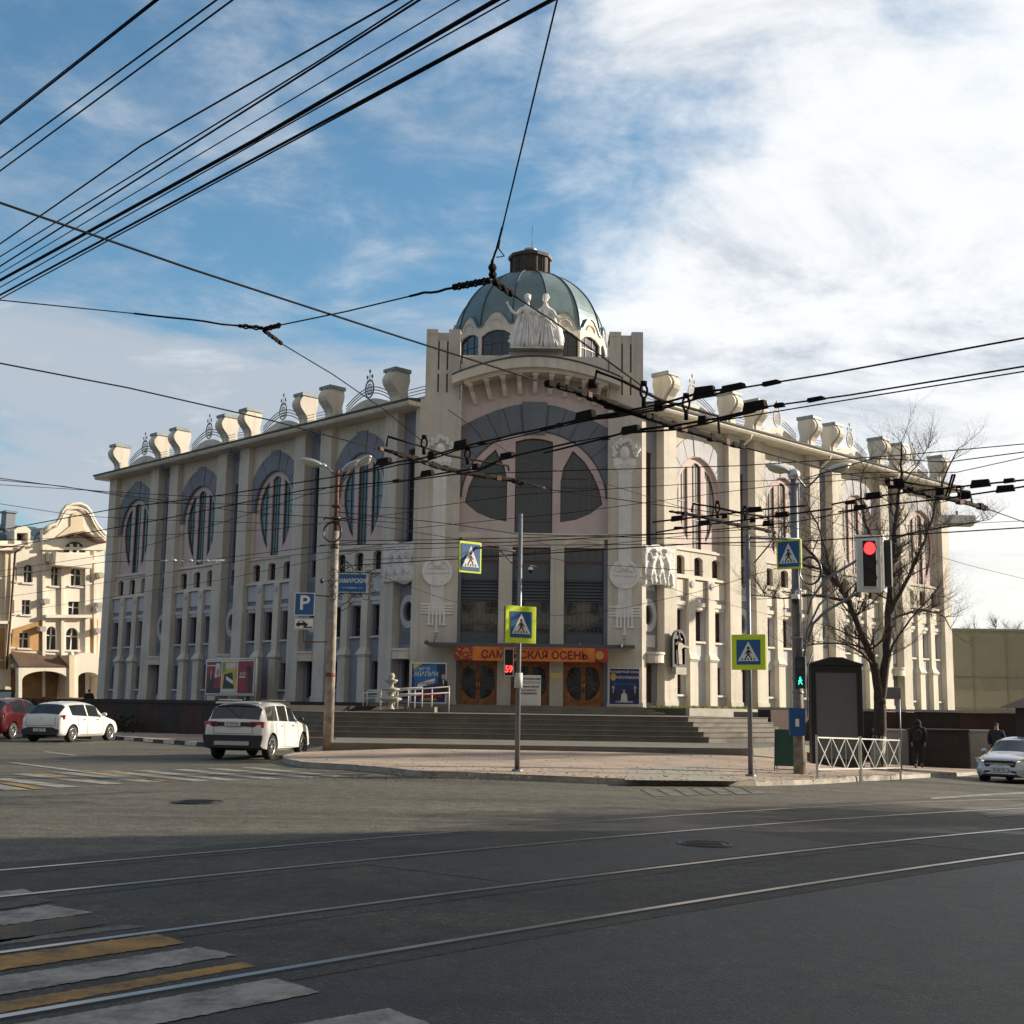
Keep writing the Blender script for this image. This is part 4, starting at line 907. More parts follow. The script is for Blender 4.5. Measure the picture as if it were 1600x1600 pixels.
# projecting bay (oriel), ochre ground floor field, arches
ypoly([(70,855),(232,855),(250,690),(85,740)],-.5,-.44,'ochre_field',och,holes=[crect(115,762,168,840)])
ypoly([(480,880),(522,880),(526,690),(484,690)],-.5,-.44,'ochre_field',och); ypoly([(0,950),(38,950),(40,735),(0,735)],-.5,-.44,'ochre_field',och)
ypoly([(235,1090),(350,1090),(350,560),(355,400),(470,400),(470,1090),(515,1090),(500,340),(262,340),(262,400),(240,700)],-.3,-.29,'bay_edge',yel) if False else None
for (x0,y0,x1,y1,n,mm) in ((240,668,480,684,.0,yelc),(262,385,498,400,.25,yelc),(250,345,465,390,.1,yelc),(60,925,330,942,.2,yelc),(-60,700,60,715,-.2,yelc),(-60,318,130,332,0,yelc),(225,315,480,330,-.1,yelc),(-60,300,120,310,.1,yelc)):
    ypoly(crect(x0,y0,x1,y1),-.5,n,'cornice',mm)
for (x0,x1) in ((232,246),(330,345),(455,478),(500,515),(38,66),(-60,-40)):
    ypoly(crect(x0,330 if x0<600 else 400,x1,1095),-.5,-.32,'pilaster',yelc if x0!=38 else yel)
# curved gable
gab=[(228,330),(228,225),(262,205),(300,190),(320,160),(332,125),(350,102),(385,90),(425,90),(455,105),(475,130),(490,165),(510,200),(535,230),(560,250),(560,330)]
ypoly(gab,-.6,-.2,'gable',yelc)
ypoly([(372,205),(372,160),(385,140),(405,133),(425,140),(436,160),(436,210),(470,240),(500,270),(300,262),(340,230)],-.2,-.12,'gable_panel',yel)
m=MB(); pts=[cy(*p) for p in gab[1:-1]]; m.tube([Yf(p[0],-.15,p[1]) for p in pts],.13,6); m.tube([Yf(p[0],-.05,p[1]-.35) for p in pts],.07,5); yb_(m,'gable_moulding',yelc)
# balcony hood and attic window
h0,h1=cy(350,330),cy(450,330)
m=MB(); top=[cy(*p) for p in ((355,268),(375,255),(400,250),(430,258),(470,280),(520,300),(520,290),(470,268),(430,246),(400,238),(372,243),(350,258))]; m.prism(top,-.5,1.0,Yf); yb_(m,'hood_roof',brn)
q=[cy(*p) for p in [(340,342),(446,342)]+[(393+52*math.cos(R(a)),330-42*math.sin(R(a))) for a in range(0,181,20)]]; m=MB(); m.prism(q,-.2,-.15,Yf); g_=yb_(m,'attic_window',dk); m=MB(); c_=cy(375,300); m.box((c_[0]-.12,-.14,cy(0,342)[1]),(c_[0]+.12,-.05,c_[1]),fr=Yf); c_=cy(410,300); m.box((c_[0]-.08,-.14,cy(0,342)[1]),(c_[0]+.08,-.05,c_[1]),fr=Yf); yb_(m,'mullion',wfr,g_)
m=MB(); a=cy(270,345); b_=cy(462,345); m.box((a[0],-.5,cy(0,388)[1]),(b_[0],.7,a[1]),fr=Yf); yb_(m,'balcony',yelc)
# roofs, dormer, chimneys
m=MB(); r0=cy(-120,255); r1=cy(235,255); zt=cy(100,100)[1]; zb=r0[1]
m.add([Yf(uA-2,-.8,zb),Yf(r1[0],-.8,cy(225,330)[1]-.3),Yf(r1[0]+2,-6,zt-.6),Yf(uA-2,-6,zt-.8)],[(0,1,2,3)]); m.add([Yf(r1[0],-.9,cy(0,330)[1]-.5),Yf(uB,-.9,cy(0,330)[1]-.5),Yf(uB,-5,cy(520,150)[1]),Yf(r1[0],-5,zt-1.2)],[(0,1,2,3)])
for i in range(14): u=uA+i*1.0; m.tube([Yf(u,-.75,zb+.06),Yf(u+.2,-5.9,zt-.72)],.04,4)
yb_(m,'roof',roofb)
for (x0,y0,x1,y1) in ((145,103,190,155),(15,185,40,240),(0,112,8,160)): 
    a=cy(x0,y0);b_=cy(x1,y1); m=MB(); m.box((a[0],-4.5,b_[1]-.8),(b_[0],-3.6,a[1]),fr=Yf); m.box((a[0]-.1,-4.6,a[1]-.1),(b_[0]+.1,-3.5,a[1]+.05),fr=Yf); yb_(m,'chimney',mat('chimney_grey',(.22,.24,.26),.7,var=.1))
ypoly([(85,310),(168,310),(168,235),(172,228),(150,208),(128,200),(105,208),(82,228),(85,235)],-1.6,-.3,'dormer',yelc,holes=[[(97,305),(155,305),(155,240),(97,240)]]); ypoly(crect(97,240,155,305),-1.5,-1.4,'dormer_window',dk)
# porch with wide arch, entrance arch, downpipe, AC boxes
ypoly([(62,1100),(62,945),(330,945),(330,1100),(320,1100),(320,1010)]+[(200+120*math.cos(R(a)),1010-48*math.sin(R(a))) for a in range(0,181,15)]+[(80,1100)],.6,1.1,'porch_arch',yelc)
m=MB(); a=cy(62,940);b_=cy(340,940); m.add([Yf(a[0],1.2,a[1]),Yf(b_[0],1.2,b_[1]),Yf(b_[0],-.5,cy(335,880)[1]),Yf(a[0],-.5,cy(75,858)[1])],[(0,1,2,3)]); yb_(m,'porch_roof',brn)
m=MB(); m.box((a[0],-.48,-.3),(b_[0]-.3,-.4,a[1]-.2),fr=Yf); yb_(m,'porch_back',mat('stucco_brown',(.22,.13,.06),.85,var=.2))
ypoly([(345,1100),(345,910),(360,880),(390,868),(430,866),(465,875),(495,905),(515,925),(515,1100),(482,1100),(482,995)]+[(428+54*math.cos(R(a)),995-27*math.sin(R(a))) for a in range(0,181,20)]+[(374,1100)],-.4,1.0,'entrance_arch',yelc)
ypoly(crect(374,970,482,1098),-.49,-.35,'doorway_shadow',mat('doorway_brown',(.06,.04,.03),.8,var=.2))
ypoly(crect(322,880,348,1098),-.4,1.2,'gate_pier',yel); m=MB(); c_=cy(340,875); m.ball(tuple(Yf(c_[0],.9,c_[1])),.22,8); yb_(m,'ball_finial',yelc)
m=MB(); m.tube([Yf(cy(118,310)[0],.3,cy(118,312)[1]),Yf(cy(85,345)[0],-.2,cy(85,345)[1]),Yf(cy(60,700)[0],-.2,cy(60,700)[1]),Yf(cy(40,950)[0],-.2,cy(40,950)[1])],.08,6); yb_(m,'downpipe',brn)
for (x,y) in ((525,462),(520,618),(510,640),(512,752),(240,598),(220,742)):
    a=cy(x-18,y-14);b_=cy(x+18,y+14); m=MB(); m.box((a[0],-.5,b_[1]),(b_[0],.05,a[1]),fr=Yf); m.prism(arc((a[0]+b_[0])/2,(a[1]+b_[1])/2,.22,.22,0,360,12)[:-1],.05,.08,Yf); yb_(m,'air_conditioner',mat('ac_grey',(.35,.33,.30),.5,var=.1))
# Glass pavilion on the far right
gp0=at_depth(1478,1100,101); gpl=thing('glass_pavilion','low pavilion of greenish glass with a modelled reflection of a pale facade at right edge','building',(gp0.x,101,0))
def GP(x,z): p=at_depth(x,1110,101); return p.x
gx0=at_depth(1470,1105,101).x; gx1=gx0+16; gz1=at_depth(1540,986,101).z
gm=bpy.data.materials.new('pavilion_glass'); gm.use_nodes=True; t_=gm.node_tree; b_=t_.nodes['Principled BSDF']; b_.inputs['Base Color'].default_value=(.46,.44,.32,1); b_.inputs['Roughness'].default_value=.04; b_.inputs['Alpha'].default_value=.40
m=MB(); m.box((gx0,101,-2),(gx1,101.05,gz1)); m.build('glass_wall',gm,gpl,origin=(gp0.x,101,0))
m=MB()
for i in range(7): x=gx0+i*2.65; m.box((x-.04,100.93,-2),(x+.04,100.995,gz1))
m.box((gx0-.1,100.9,gz1),(gx1,108,gz1+.18)); m.box((gx0,100.9,gz1*.55),(gx1,100.99,gz1*.55+.05)); m.build('glazing_frame',mat('frame_olive',(.26,.26,.20),.5,.3,var=0),gpl,origin=(gp0.x,101,0))
m=MB(); hs=[]  # modelled layers behind the glass stand in for facades reflected in it
for i in range(4):
    x=gx0+1.2+i*3.6
    for z0 in (.2,3.4): hs.append([(x,z0),(x+1.3,z0)]+[(x+.65+.65*math.cos(R(a)),z0+1.3+.5*math.sin(R(a))) for a in range(0,181,30)])
m.prism([rect(gx0,-2,gx1,gz1-.1)]+hs,0,.4,lambda u,w,z:V((u,105-w,z))); m.build('reflected_facade',mat('reflected_stucco',(.80,.74,.52),.8,var=.15,scale=.5),gpl,origin=(gp0.x,101,0))
m=MB(); m.box((gx0,104.2,3.5),(gx1,104.5,gz1-.15)); m.build('reflected_top_band',mat('reflected_olive',(.20,.20,.13),.8,var=.25,scale=.6),gpl,origin=(gp0.x,101,0))
m=MB(); m.box((gx0,104.2,-2),(gx1,104.45,2.0)); m.build('reflected_low_band',MT['reflected_olive'],gpl,origin=(gp0.x,101,0))
m=MB()
for i in range(5): x=gx0+1.5+i*2.9; m.box((x,104.0,.2),(x+1.2,104.18,1.6)); m.box((x,104.0,3.9),(x+1.1,104.18,4.9))
m.build('reflected_windows',dk,gpl,origin=(gp0.x,101,0))
m=MB(); m.box((gx0,105.3,-2),(gx1,105.6,gz1-.1)); m.build('reflected_backing',slate2,gpl,origin=(gp0.x,101,0))
# kiosk slice on the right edge
kx=at_depth(1583,1110,44)+V((.85,0,0)); kk=thing('kiosk','small dark kiosk with white poster panel cut off by the right edge','kiosk',(kx.x,44,GZ(kx.x,44)+PH))
m=MB(); m.box((0,0,0),(2.4,2,2.35)); m.build('cabin',gran_d,kk,bevel=.02); m=MB(); m.add([(-.45,-.35,2.35),(2.7,-.35,2.35),(2.7,2.3,2.35),(-.45,2.3,2.35),(.3,.6,2.75),(2,.6,2.75),(2,1.6,2.75),(.3,1.6,2.75)],[(0,1,5,4),(1,2,6,5),(2,3,7,6),(3,0,4,7),(4,5,6,7),(0,3,2,1)]); m.build('roof',brn,kk)
m=MB(); fk=lambda u,w,z:V((.1+u,-.02-w,1.3+z)); m.box((0,0,-.75),(1.6,.02,.72),0,fr=fk); text_mb(m,'У',.75,lambda u,w,z:fk(u+.38,w,z+.15),.02,1,thick=.01); m.build('poster_panel',[wfr,mat('ink_black',(.015,.015,.015),.6,var=0)],kk)
# Buildings across the street, outside the picture: they cast the foreground shade and show in the glass
def block(x0,y0,x1,y1,h,m_,label,rz=0):
    b=thing('street_house',label,'building',(x0,y0,0),rz); w,d=x1-x0,y1-y0
    mb=MB(); mb.box((0,0,-3),(w,d,h)); mb.build('walls',m_,b)
    mb=MB(); mb.box((-.4,-.4,h),(w+.4,d+.4,h+.5)); mb.build('roof',brn,b)
    k=MB(); 
    for fl in range(int(h//3.4)):
        for i in range(int(w//2.8)): k.box((1+i*2.8,d,1.2+fl*3.4),(2.3+i*2.8,d+.03,3.2+fl*3.4)); k.box((1+i*2.8,-.03,1.2+fl*3.4),(2.3+i*2.8,0,3.2+fl*3.4))
    k.build('windows',dk,b); return b
block(23,-32,50,24.6,15,yel,'yellow house across the street on the right, out of frame')
block(-40,-30,12,-14,14,yelc,'cream house behind the viewpoint, out of frame')
block(46,96,64,112,9,yelc,'cream house far up the right-hand street')
# ================================================================ STREET FURNITURE
pole_c=mat('pole_concrete',(.30,.265,.225),.85,var=.35,scale=4,grime=.4,bump=.3,bscale=25); pole_m=mat('pole_galvanised',(.20,.21,.23),.5,.5,var=.15,scale=3)
blk=mat('black_paint',(.012,.012,.013),.4,var=0); alu=mat('aluminium',(.55,.55,.55),.4,.7,var=.1); signblue=mat('sign_blue',(.008,.09,.27),.45,var=.06,scale=3); signwhite=mat('sign_white',(.72,.72,.70),.45,var=.04,scale=3)
lime=mat('sign_lime',(.66,.80,.02),.5,var=.04,scale=3); rust=mat('rust',(.16,.06,.03),.8,var=.4,scale=7); lampglass=mat('lamp_glass',(.5,.48,.36),.15,var=.1); ink=MT['ink_black']; red=mat('red_paint',(.35,.02,.02),.5,var=.1)
def sg(name,pos,theta,label,cat_,group=None): 
    o=thing(name,label,cat_,pos,theta,group); return o
LF=lambda u,w,z:V((u,-w,z))
def man(mb,w,mi,s=1.0,dx=0,dz=0,flip=1):
    pp=lambda L_:[(dx+flip*a*s,dz+b*s) for a,b in L_]
    mb.prism([(dx+flip*.00*s+.055*s*math.cos(R(a)),dz+.20*s+.055*s*math.sin(R(a))) for a in range(0,360,30)],w,w+.003,LF,mi)
    mb.prism(pp([(-.05,.13),(.03,.14),(.08,.05),(.14,-.02),(.11,-.04),(.05,.02),(.035,-.04),(.10,-.12),(.13,-.22),(.09,-.23),(.055,-.14),(-.01,-.07),(-.05,-.15),(-.12,-.23),(-.155,-.21),(-.09,-.13),(-.05,-.03),(-.045,.05),(-.10,-.0),(-.12,-.02),(-.13,.01),(-.09,.08)]),w,w+.003,LF,mi)
def crossing_sign(px,py,Y,W,H,th,label,inner=.70,board=True,flip=1):
    P=at_depth(px,py,Y); o=thing('crossing_sign',label,'crossing sign',P,th,'blue pedestrian crossing signs')
    m=MB(); m.box((-W/2,-.0,-H/2),(W/2,.03,H/2),0,fr=LF); 
    if board: m.box((-W/2+.01,-.07,-H/2+.01),(W/2-.01,-.001,H/2-.01),1,fr=LF)
    m.build('backing_board',[lime,blk],o,bevel=.008)
    a=W*inner/2; b_=min(H*inner/2,a*1.22); m=MB(); m.box((-a,.031,-b_),(a,.040,b_),0,fr=LF)
    m.prism([(-a*.88,-b_*.72),(a*.88,-b_*.72),(0,b_*.86)],.040,.045,LF,1)
    man(m,.0455,2,a*2.15,0,-b_*.10,flip)
    for k in (-2,-1,0,1,2): 
        x=k*a*.28; m.prism([(x-a*.07,-b_*.66),(x+a*.05,-b_*.66),(x*.86+a*.04,-b_*.50),(x*.86-a*.05,-b_*.50)],.0455,.048,LF,2)
    m.build('sign_face',[signblue,signwhite,ink],o)
    return o
def Zb(px,py,h=PH): return on_ground(px,py,h)
# --- centre pole
B=Zb(808,1205); YC=B.y; T=at_depth(812,803,YC); hC=T.z-B.z
o=thing('signal_pole','thin grey steel pole at the kerb before the hall doors, carrying two crossing signs','pole',B)
m=MB(); m.tube([(0,0,-.2),(0,0,hC)],[.062,.050],14); m.lathe([(.13,0),(.13,.03),(.1,.05)],(0,0,0),12); m.build('shaft',pole_m,o)
def rel(px,py,Y,B,off=0): P=at_depth(px,py,Y+off); return P-B
m=MB(); z=rel(811,862,YC,B).z; xa=rel(728,852,YC,B).x; m.tube([(0,0,z),(xa,-.05,z+.10)],.028,6); m.tube([tuple(rel(808,888,YC,B)),tuple(rel(781,860,YC,B))],.022,6); m.build('arm',pole_m,o)
m=MB(); m.lathe([(.09,0),(.095,0),(.095,.35),(.09,.35)],(0,0,rel(808,1075,YC,B).z),14); m.build('sticker_band',wfr,o)
crossing_sign(734,871,YC-.1,.64,.74,R(38),'crossing sign on the long side arm of the centre pole, over the hall windows',inner=.86,board=False)
crossing_sign(813,976,YC-.25,.84,.86,R(32),'large lime-bordered crossing sign at mid height on the centre pole')
P=at_depth(795,1035,YC-.1); o=thing('countdown_signal','narrow pedestrian signal with red digits 59 beside the centre pole','traffic light',P,R(12))
m=MB(); m.box((-.115,-.12,-.32),(.115,0,.32),0,fr=LF); m.box((-.115,0,-.32),(.115,.006,.32),1,fr=LF); m.box((-.095,.006,-.30),(.095,.012,.30),0,fr=LF); m.build('housing',[blk,signwhite],o)
m=MB(); text_mb(m,'59',.22,lambda u,w,z:LF(u,w,z-.16),.013,0,sx=.85,bold=.006); m.build('digits',mat('led_red',(.8,.02,.02),.4,var=0,emit=(1,.04,.03),es=2.6),o)
m=MB()
for a in range(0,360,30): pass
m.prism(arc(0,.15,.075,.09,0,360,16)[:-1],.012,.016,LF); m.build('dark_lens',mat('lens_dark',(.03,.02,.02),.2,var=0),o)
# --- right pole
B=Zb(1173,1213); YR=B.y; T=at_depth(1176,835,YR)
o=thing('signal_pole','grey steel pole at the kerb left of the green litter board, carrying two crossing signs','pole',B)
m=MB(); m.tube([(0,0,-.2),(0,0,T.z-B.z)],[.062,.050],14); m.lathe([(.13,0),(.13,.03),(.1,.05)],(0,0,0),12); m.build('shaft',pole_m,o)
m=MB(); z=rel(1176,841,YR,B).z; m.tube([(0,0,z),(rel(1250,842,YR,B).x,0,z)],.028,6); m.tube([tuple(rel(1178,880,YR,B)),tuple(rel(1209,843,YR,B))],.020,6); m.build('arm',pole_m,o)
crossing_sign(1233,866,YR,.66,.74,R(-38),'crossing sign hanging from the side arm of the right pole',inner=.86,flip=-1)
crossing_sign(1170,1019,YR-.25,.86,.86,R(-28),'large lime-bordered crossing sign at mid height on the right pole',flip=-1)
# --- left street lamp with signs
def cobra(root,p0,p1,name='lamp_head'):
    """lamp head at p1, arm from p0"""
    d=(V(p1)-V(p0)); d.z=0; L_=d.length; d.normalize(); 
    m=MB(); m.tube([p0,V(p0)*.35+V(p1)*.65+V((0,0,.02)),p1],.028,6); a=m.build('lamp_arm',pole_m,root)
    e=V(p1); M=Matrix.Translation(e+d*.28)@d.to_track_quat('X','Z').to_matrix().to_4x4()@Matrix.Rotation(R(-16),4,'Y')
    m=MB(); m.lathe([(math.sin(PI*i/10),-math.cos(PI*i/10)) for i in range(11)],(0,0,0),14,0,True,M@Matrix.Diagonal((.38,.15,.10,1))); m.lathe([(math.sin(PI*i/8),-math.cos(PI*i/8)) for i in range(9)],(0,0,0),12,0,True,M@Matrix.Translation((-.36,0,.0))@Matrix.Diagonal((.14,.07,.07,1)))
    h=m.build(name,alu,root)
    m=MB(); m.lathe([(math.sin(PI*i/10),-math.cos(PI*i/10)) for i in range(11)],(0,0,0),14,0,True,M@Matrix.Translation((.05,0,-.06))@Matrix.Diagonal((.25,.12,.09,1))); m.build('lens',lampglass,h)
B=Zb(512,1175); YL=B.y; T=at_depth(527,735,YL)
lp=thing('street_lamp','weathered concrete lamp post by the white SUV, with three lamp heads and a cable coil','street lamp',B)
m=MB(); zc=rel(522,830,YL,B).z; m.tube([(0,0,-.2),(0,0,zc)],[.165,.115],16,0); m.tube([(0,0,zc),(0,0,T.z-B.z)],[.07,.06],10,1); m.lathe([(.145,0),(.155,.02),(.155,.12),(.14,.14)],(0,0,rel(515,1058,YL,B).z),14,1); m.build('shaft',[pole_c,rust],lp)
j=rel(527,745,YL,B)
cobra(lp,tuple(j),tuple(rel(501,722,YL,B))); cobra(lp,tuple(j),tuple(rel(541,728,YL-.3,B))); cobra(lp,tuple(rel(529,760,YL,B)),tuple(rel(562,722,YL-1.0,B)))
m=MB(); c_=rel(521,833,YL,B); 
for q in range(3): m.tube([(c_.x+(.26+q*.012)*math.cos(R(a)),-.2-.02*q,c_.z+(.30+q*.01)*math.sin(R(a))) for a in range(0,360,20)],.018,6,closed=True)
m.build('cable_coil',blk,lp)
m=MB()
for z in (c_.z+.42,c_.z+.30,c_.z-.5,c_.z+.8): m.lathe([(.10,0),(.15,.02),(.15,.08),(.10,.1)],(0,0,z),12)
for s in (-1,1): m.tube([(0,0,c_.z+.45),(s*.35,0,c_.z+.48),(s*.38,0,c_.z+.40)],.03,6)
m.build('pole_bracket',iron,lp)
def scroll(cx,cz,r,turns,a0,dirn,n=26): return [(cx+r*(1-.75*i/n)*math.cos(R(a0+dirn*turns*360*i/n)),-.0,cz+r*(1-.75*i/n)*math.sin(R(a0+dirn*turns*360*i/n))) for i in range(n+1)]
# blue district sign with ironwork
P=at_depth(551,911,YL-.25); ds=thing('district_sign','blue district name sign in wrought iron scrollwork on the left lamp post','sign',P)
m=MB(); m.box((-.42,0,-.27),(.42,.03,.27),0,fr=LF); m.box((-.40,.03,-.25),(.40,.034,.25),1,fr=LF); m.box((-.395,.034,-.245),(.395,.036,.245),0,fr=LF)
text_mb(m,'САМАРСКИЙ',.185,lambda u,w,z:LF(u,w,z+.06),.037,2,sx=.82,bold=.004); text_mb(m,'район',.10,lambda u,w,z:LF(u,w,z-.15),.037,2); m.box((-.34,.037,-.155),(-.17,.04,-.145),2,fr=LF); m.box((.17,.037,-.155),(.34,.04,-.145),2,fr=LF); m.build('sign_board',[signblue,signblue,signwhite],ds)
m=MB()
for (cx,cz,r,a0,dn) in ((-.1,.42,.13,200,1),(.2,.42,.13,-20,-1),(.45,.45,.14,240,1),(.62,.28,.16,180,-1),(.60,.02,.12,90,1),(.62,-.18,.12,0,-1),(.45,-.40,.15,120,1),(.2,-.36,.10,60,-1),(-.62,.3,.15,0,1),(-.66,.05,.14,90,-1),(-.64,-.2,.14,0,1),(-.6,-.45,.13,120,-1),(-.25,.55,.14,180,1),(-.35,-.45,.13,0,1)):
    m.tube(scroll(cx,cz,r,1.3,a0,dn),.013,5)
m.tube([(-.40,0,.32),(.85,0,.34)],.016,5); m.tube([(-.40,0,-.32),(.6,0,-.32)],.016,5); m.tube([(-.35,0,.75),(-.1,0,.6),(.1,0,.4)],.016,5); m.tube([(-.35,0,-.7),(-.15,0,-.6),(.1,0,-.36)],.016,5); m.tube([(-.38,0,-.9),(-.1,0,-.75),(.2,0,-.4)],.014,5)
m.lathe([(0,-.09),(.07,-.03),(.05,.04),(0,.12)],(-.95,0,.05),8); m.tube([(-.9,0,.05),(-.4,0,.05)],.012,5)
m.build('scrollwork',iron,ds)
P=at_depth(476,944,YL-.2); ps=thing('parking_sign','blue square parking sign with white letter P above the car plate','sign',P)
m=MB(); m.box((-.31,0,-.35),(.31,.02,.35),1,fr=LF); m.box((-.285,.02,-.325),(.285,.024,.325),0,fr=LF); text_mb(m,'P',.62,lambda u,w,z:LF(u,w,z+.02),.025,1,sx=1.05,bold=.012); m.build('sign_plate',[signblue,signwhite],ps)
P=at_depth(475,974.5,YL-.2); pl=thing('car_plate_sign','white plate with black car silhouette below the parking sign','sign',P)
m=MB(); m.box((-.31,0,-.18),(.31,.02,.18),0,fr=LF); m.box((-.30,.02,-.17),(.30,.022,.17),1,fr=LF); m.box((-.285,.022,-.155),(.285,.024,.155),0,fr=LF)
m.prism([(-.24,-.06),(-.24,.0),(-.2,.02),(-.16,.09),(-.02,.09),(.06,.02),(.12,.0),(.12,-.06)],.025,.028,LF,1); m.prism(arc(-.17,-.06,.04,.04,0,360,12)[:-1],.028,.031,LF,1); m.prism(arc(.05,-.06,.04,.04,0,360,12)[:-1],.028,.031,LF,1); m.box((-.02,.025,-.13),(.26,.028,-.09),1,fr=LF); m.box((-.15,.0285,.03),(-.03,.03,.07),0,fr=LF)
m.build('sign_plate',[signwhite,ink],pl)
m=MB(); m.tube([tuple(rel(490,930,YL-.1,B)),tuple(rel(518,932,YL,B))],.02,6); m.tube([tuple(rel(474,985,YL-.15,B)),tuple(rel(474,1003,YL-.15,B)),tuple(rel(516,1003,YL,B))],.022,6); m.build('sign_bracket',rust,lp)
# --- right street lamp with signals
B=Zb(1249,1209); YQ=B.y; T=at_depth(1262,745,YQ)
rl=thing('street_lamp','tall grey lamp post beside the black display case, with two lamp heads and signal arms','street lamp',B)
m=MB(); zc=rel(1254,1040,YQ,B).z; m.tube([(0,0,-.2),(0,0,zc)],[.155,.13],16,0); m.tube([(0,0,zc),(0,0,T.z-B.z)],[.125,.095],14,1); m.tube([(.16,.05,0),(.145,.05,zc),(.13,.05,zc+5)],.02,5,1); m.build('shaft',[pole_c,pole_m],rl)
m=MB(); m.ball((0,0,T.z-B.z+.05),.17,10); m.build('cap_globe',alu,rl)
cobra(rl,tuple(rel(1259,762,YQ,B)),tuple(rel(1232,732,YQ,B))); cobra(rl,tuple(rel(1262,762,YQ,B)),tuple(rel(1294,730,YQ,B)))
m=MB(); c_=rel(1263,893,YQ,B)
for q in range(3): m.tube([(c_.x+(.28+q*.012)*math.cos(R(a)),-.2-.02*q,c_.z+(.36+q*.01)*math.sin(R(a))) for a in range(0,360,20)],.018,6,closed=True)
m.build('cable_coil',blk,rl)
m=MB(); q=lambda x,y,o=0:tuple(rel(x,y,YQ+o,B))
m.tube([q(1263,1000),q(1270,975,-.2),q(1290,955,-.4),q(1320,938,-.7),q(1348,922,-1.0)],.04,8); m.tube([q(1262,960),q(1268,935,-.2),q(1290,905,-.4),q(1340,875,-.9)],.035,8); m.tube([q(1255,1040),q(1261,985,-.1),q(1280,945,-.3),q(1310,918,-.5)],.03,6); m.tube([q(1320,875,-.7),q(1318,935,-.7)],.015,5)
m.tube([q(1262,1120,-.2),q(1262,1065,-.25),q(1262,1040,-.2),q(1270,1020,-.2)],.02,5)
m.build('signal_arm',pole_m,rl)
for y in (1000,1062,1085,925,860): m=MB(); z=rel(1255,y,YQ,B).z; m.lathe([(.12,0),(.155,.02),(.155,.07),(.12,.09)],(0,0,z),12); m.build('pole_band',pole_m,rl)
P=at_depth(1357,881,YQ-1.0); tl=thing('traffic_light','traffic light showing red, hanging over the pavement on a curved arm','traffic light',P)
m=MB(); m.box((-.33,0,-.76),(.33,.05,.76),0,fr=LF); m.box((-.20,.05,-.64),(.20,.10,.64),0,fr=LF); m.build('back_plate',signwhite,tl,bevel=.03)
m=MB(); m.box((-.17,.1,-.60),(.17,.12,.60),0,fr=LF)
m.build('housing',blk,tl)
for i,(z,mm,nm) in enumerate(((.40,mat('signal_red',(.9,.02,.02),.4,var=0,emit=(1,.03,.03),es=2.2),'red_lens'),(0,MT['lens_dark'],'amber_lens'),(-.40,MT['lens_dark'],'green_lens'))):
    m=MB(); m.prism(arc(0,z,.155,.165,0,360,24)[:-1],.12,.135,LF); m.build(nm,mm,tl)
    m=MB(); m.tube([LF(.165*math.cos(R(a)),.20 if 0<a<180 else .15,z+.175*math.sin(R(a))) for a in range(-10,191,20)],.01,4); m.build('visor',blk,tl)
P=at_depth(1380,881,YQ-.6); t2=thing('traffic_light','second traffic light housing turned away, just right of the red one','traffic light',P,R(68))
m=MB(); m.box((-.33,0,-.76),(.33,.05,.76),0,fr=LF); m.build('back_plate',signwhite,t2,bevel=.03); m=MB(); m.box((-.17,.05,-.62),(.17,.22,.62),0,fr=LF); m.build('housing',blk,t2)
P=at_depth(1251,1051,YQ-.25); o=thing('pedestrian_signal','small pedestrian signal glowing green on the right lamp post','traffic light',P,R(-30))
m=MB(); m.box((-.14,-.1,-.42),(.14,.04,.42),0,fr=LF); m.build('housing',blk,o,bevel=.01)
m=MB(); man(m,.045,0,.42,0,-.22,-1); m.build('green_figure',mat('led_green',(.02,.7,.45),.4,var=0,emit=(.03,1,.55),es=1.6),o); m=MB(); m.prism(arc(0,.2,.1,.1,0,360,18)[:-1],.04,.045,LF); m.build('dark_lens',MT['lens_dark'],o)
P=at_depth(1245.5,1128,YQ-.25); o=thing('blue_box','blue metal cabinet box strapped to the right lamp post','box',P)
m=MB(); m.box((-.20,-.12,-.36),(.20,.1,.36),0,fr=LF); m.box((-.07,.1,-.12),(.03,.105,.08),1,fr=LF); m.build('cabinet',[mat('box_blue',(.01,.07,.22),.5,var=.1,scale=3),signwhite],o,bevel=.012)
P=at_depth(1243,935,YQ-.2); o=thing('dome_camera','white and black dome security camera on the right lamp post','camera',P)
m=MB(); m.lathe([(0,.12),(.10,.11),(.12,.05),(.12,-.02)],(0,0,0),12,0); m.lathe([(.11,-.02),(.1,-.1),(.05,-.16),(0,-.17)],(0,0,0),12,1); m.tube([(0,0,.1),(.0,.0,.2),(.3,0,.2)],.02,6,0); m.build('camera_body',[signwhite,blk],o)
P=at_depth(829,890,61.0); o=thing('dome_camera','small dome security camera above the middle entrance door','camera',P)
m=MB(); m.lathe([(0,.12),(.10,.11),(.12,.05),(.12,-.02)],(0,0,0),12,0); m.lathe([(.11,-.02),(.1,-.1),(.05,-.16),(0,-.17)],(0,0,0),12,1); m.tube([(0,0,.1),(0,0,.2),(.3,.5,.2)],.02,6,0); m.build('camera_body',[signwhite,blk],o)
# hanging road lamp at far right
P=at_depth(1496,818,70); o=thing('hanging_lamp','white box-shaped road lamp hung from the wires at the right','street lamp',P)
m=MB(); m.box((-.95,-.4,-.05),(.95,.4,.45)); m.build('housing',signwhite,o,bevel=.12); m=MB(); m.box((-.8,-.3,-.14),(.8,.3,-.051)); m.build('lens',lampglass,o); m=MB(); m.tube([(0,0,.45),(0,0,.7)],.06,6); m.build('hook',iron,o)
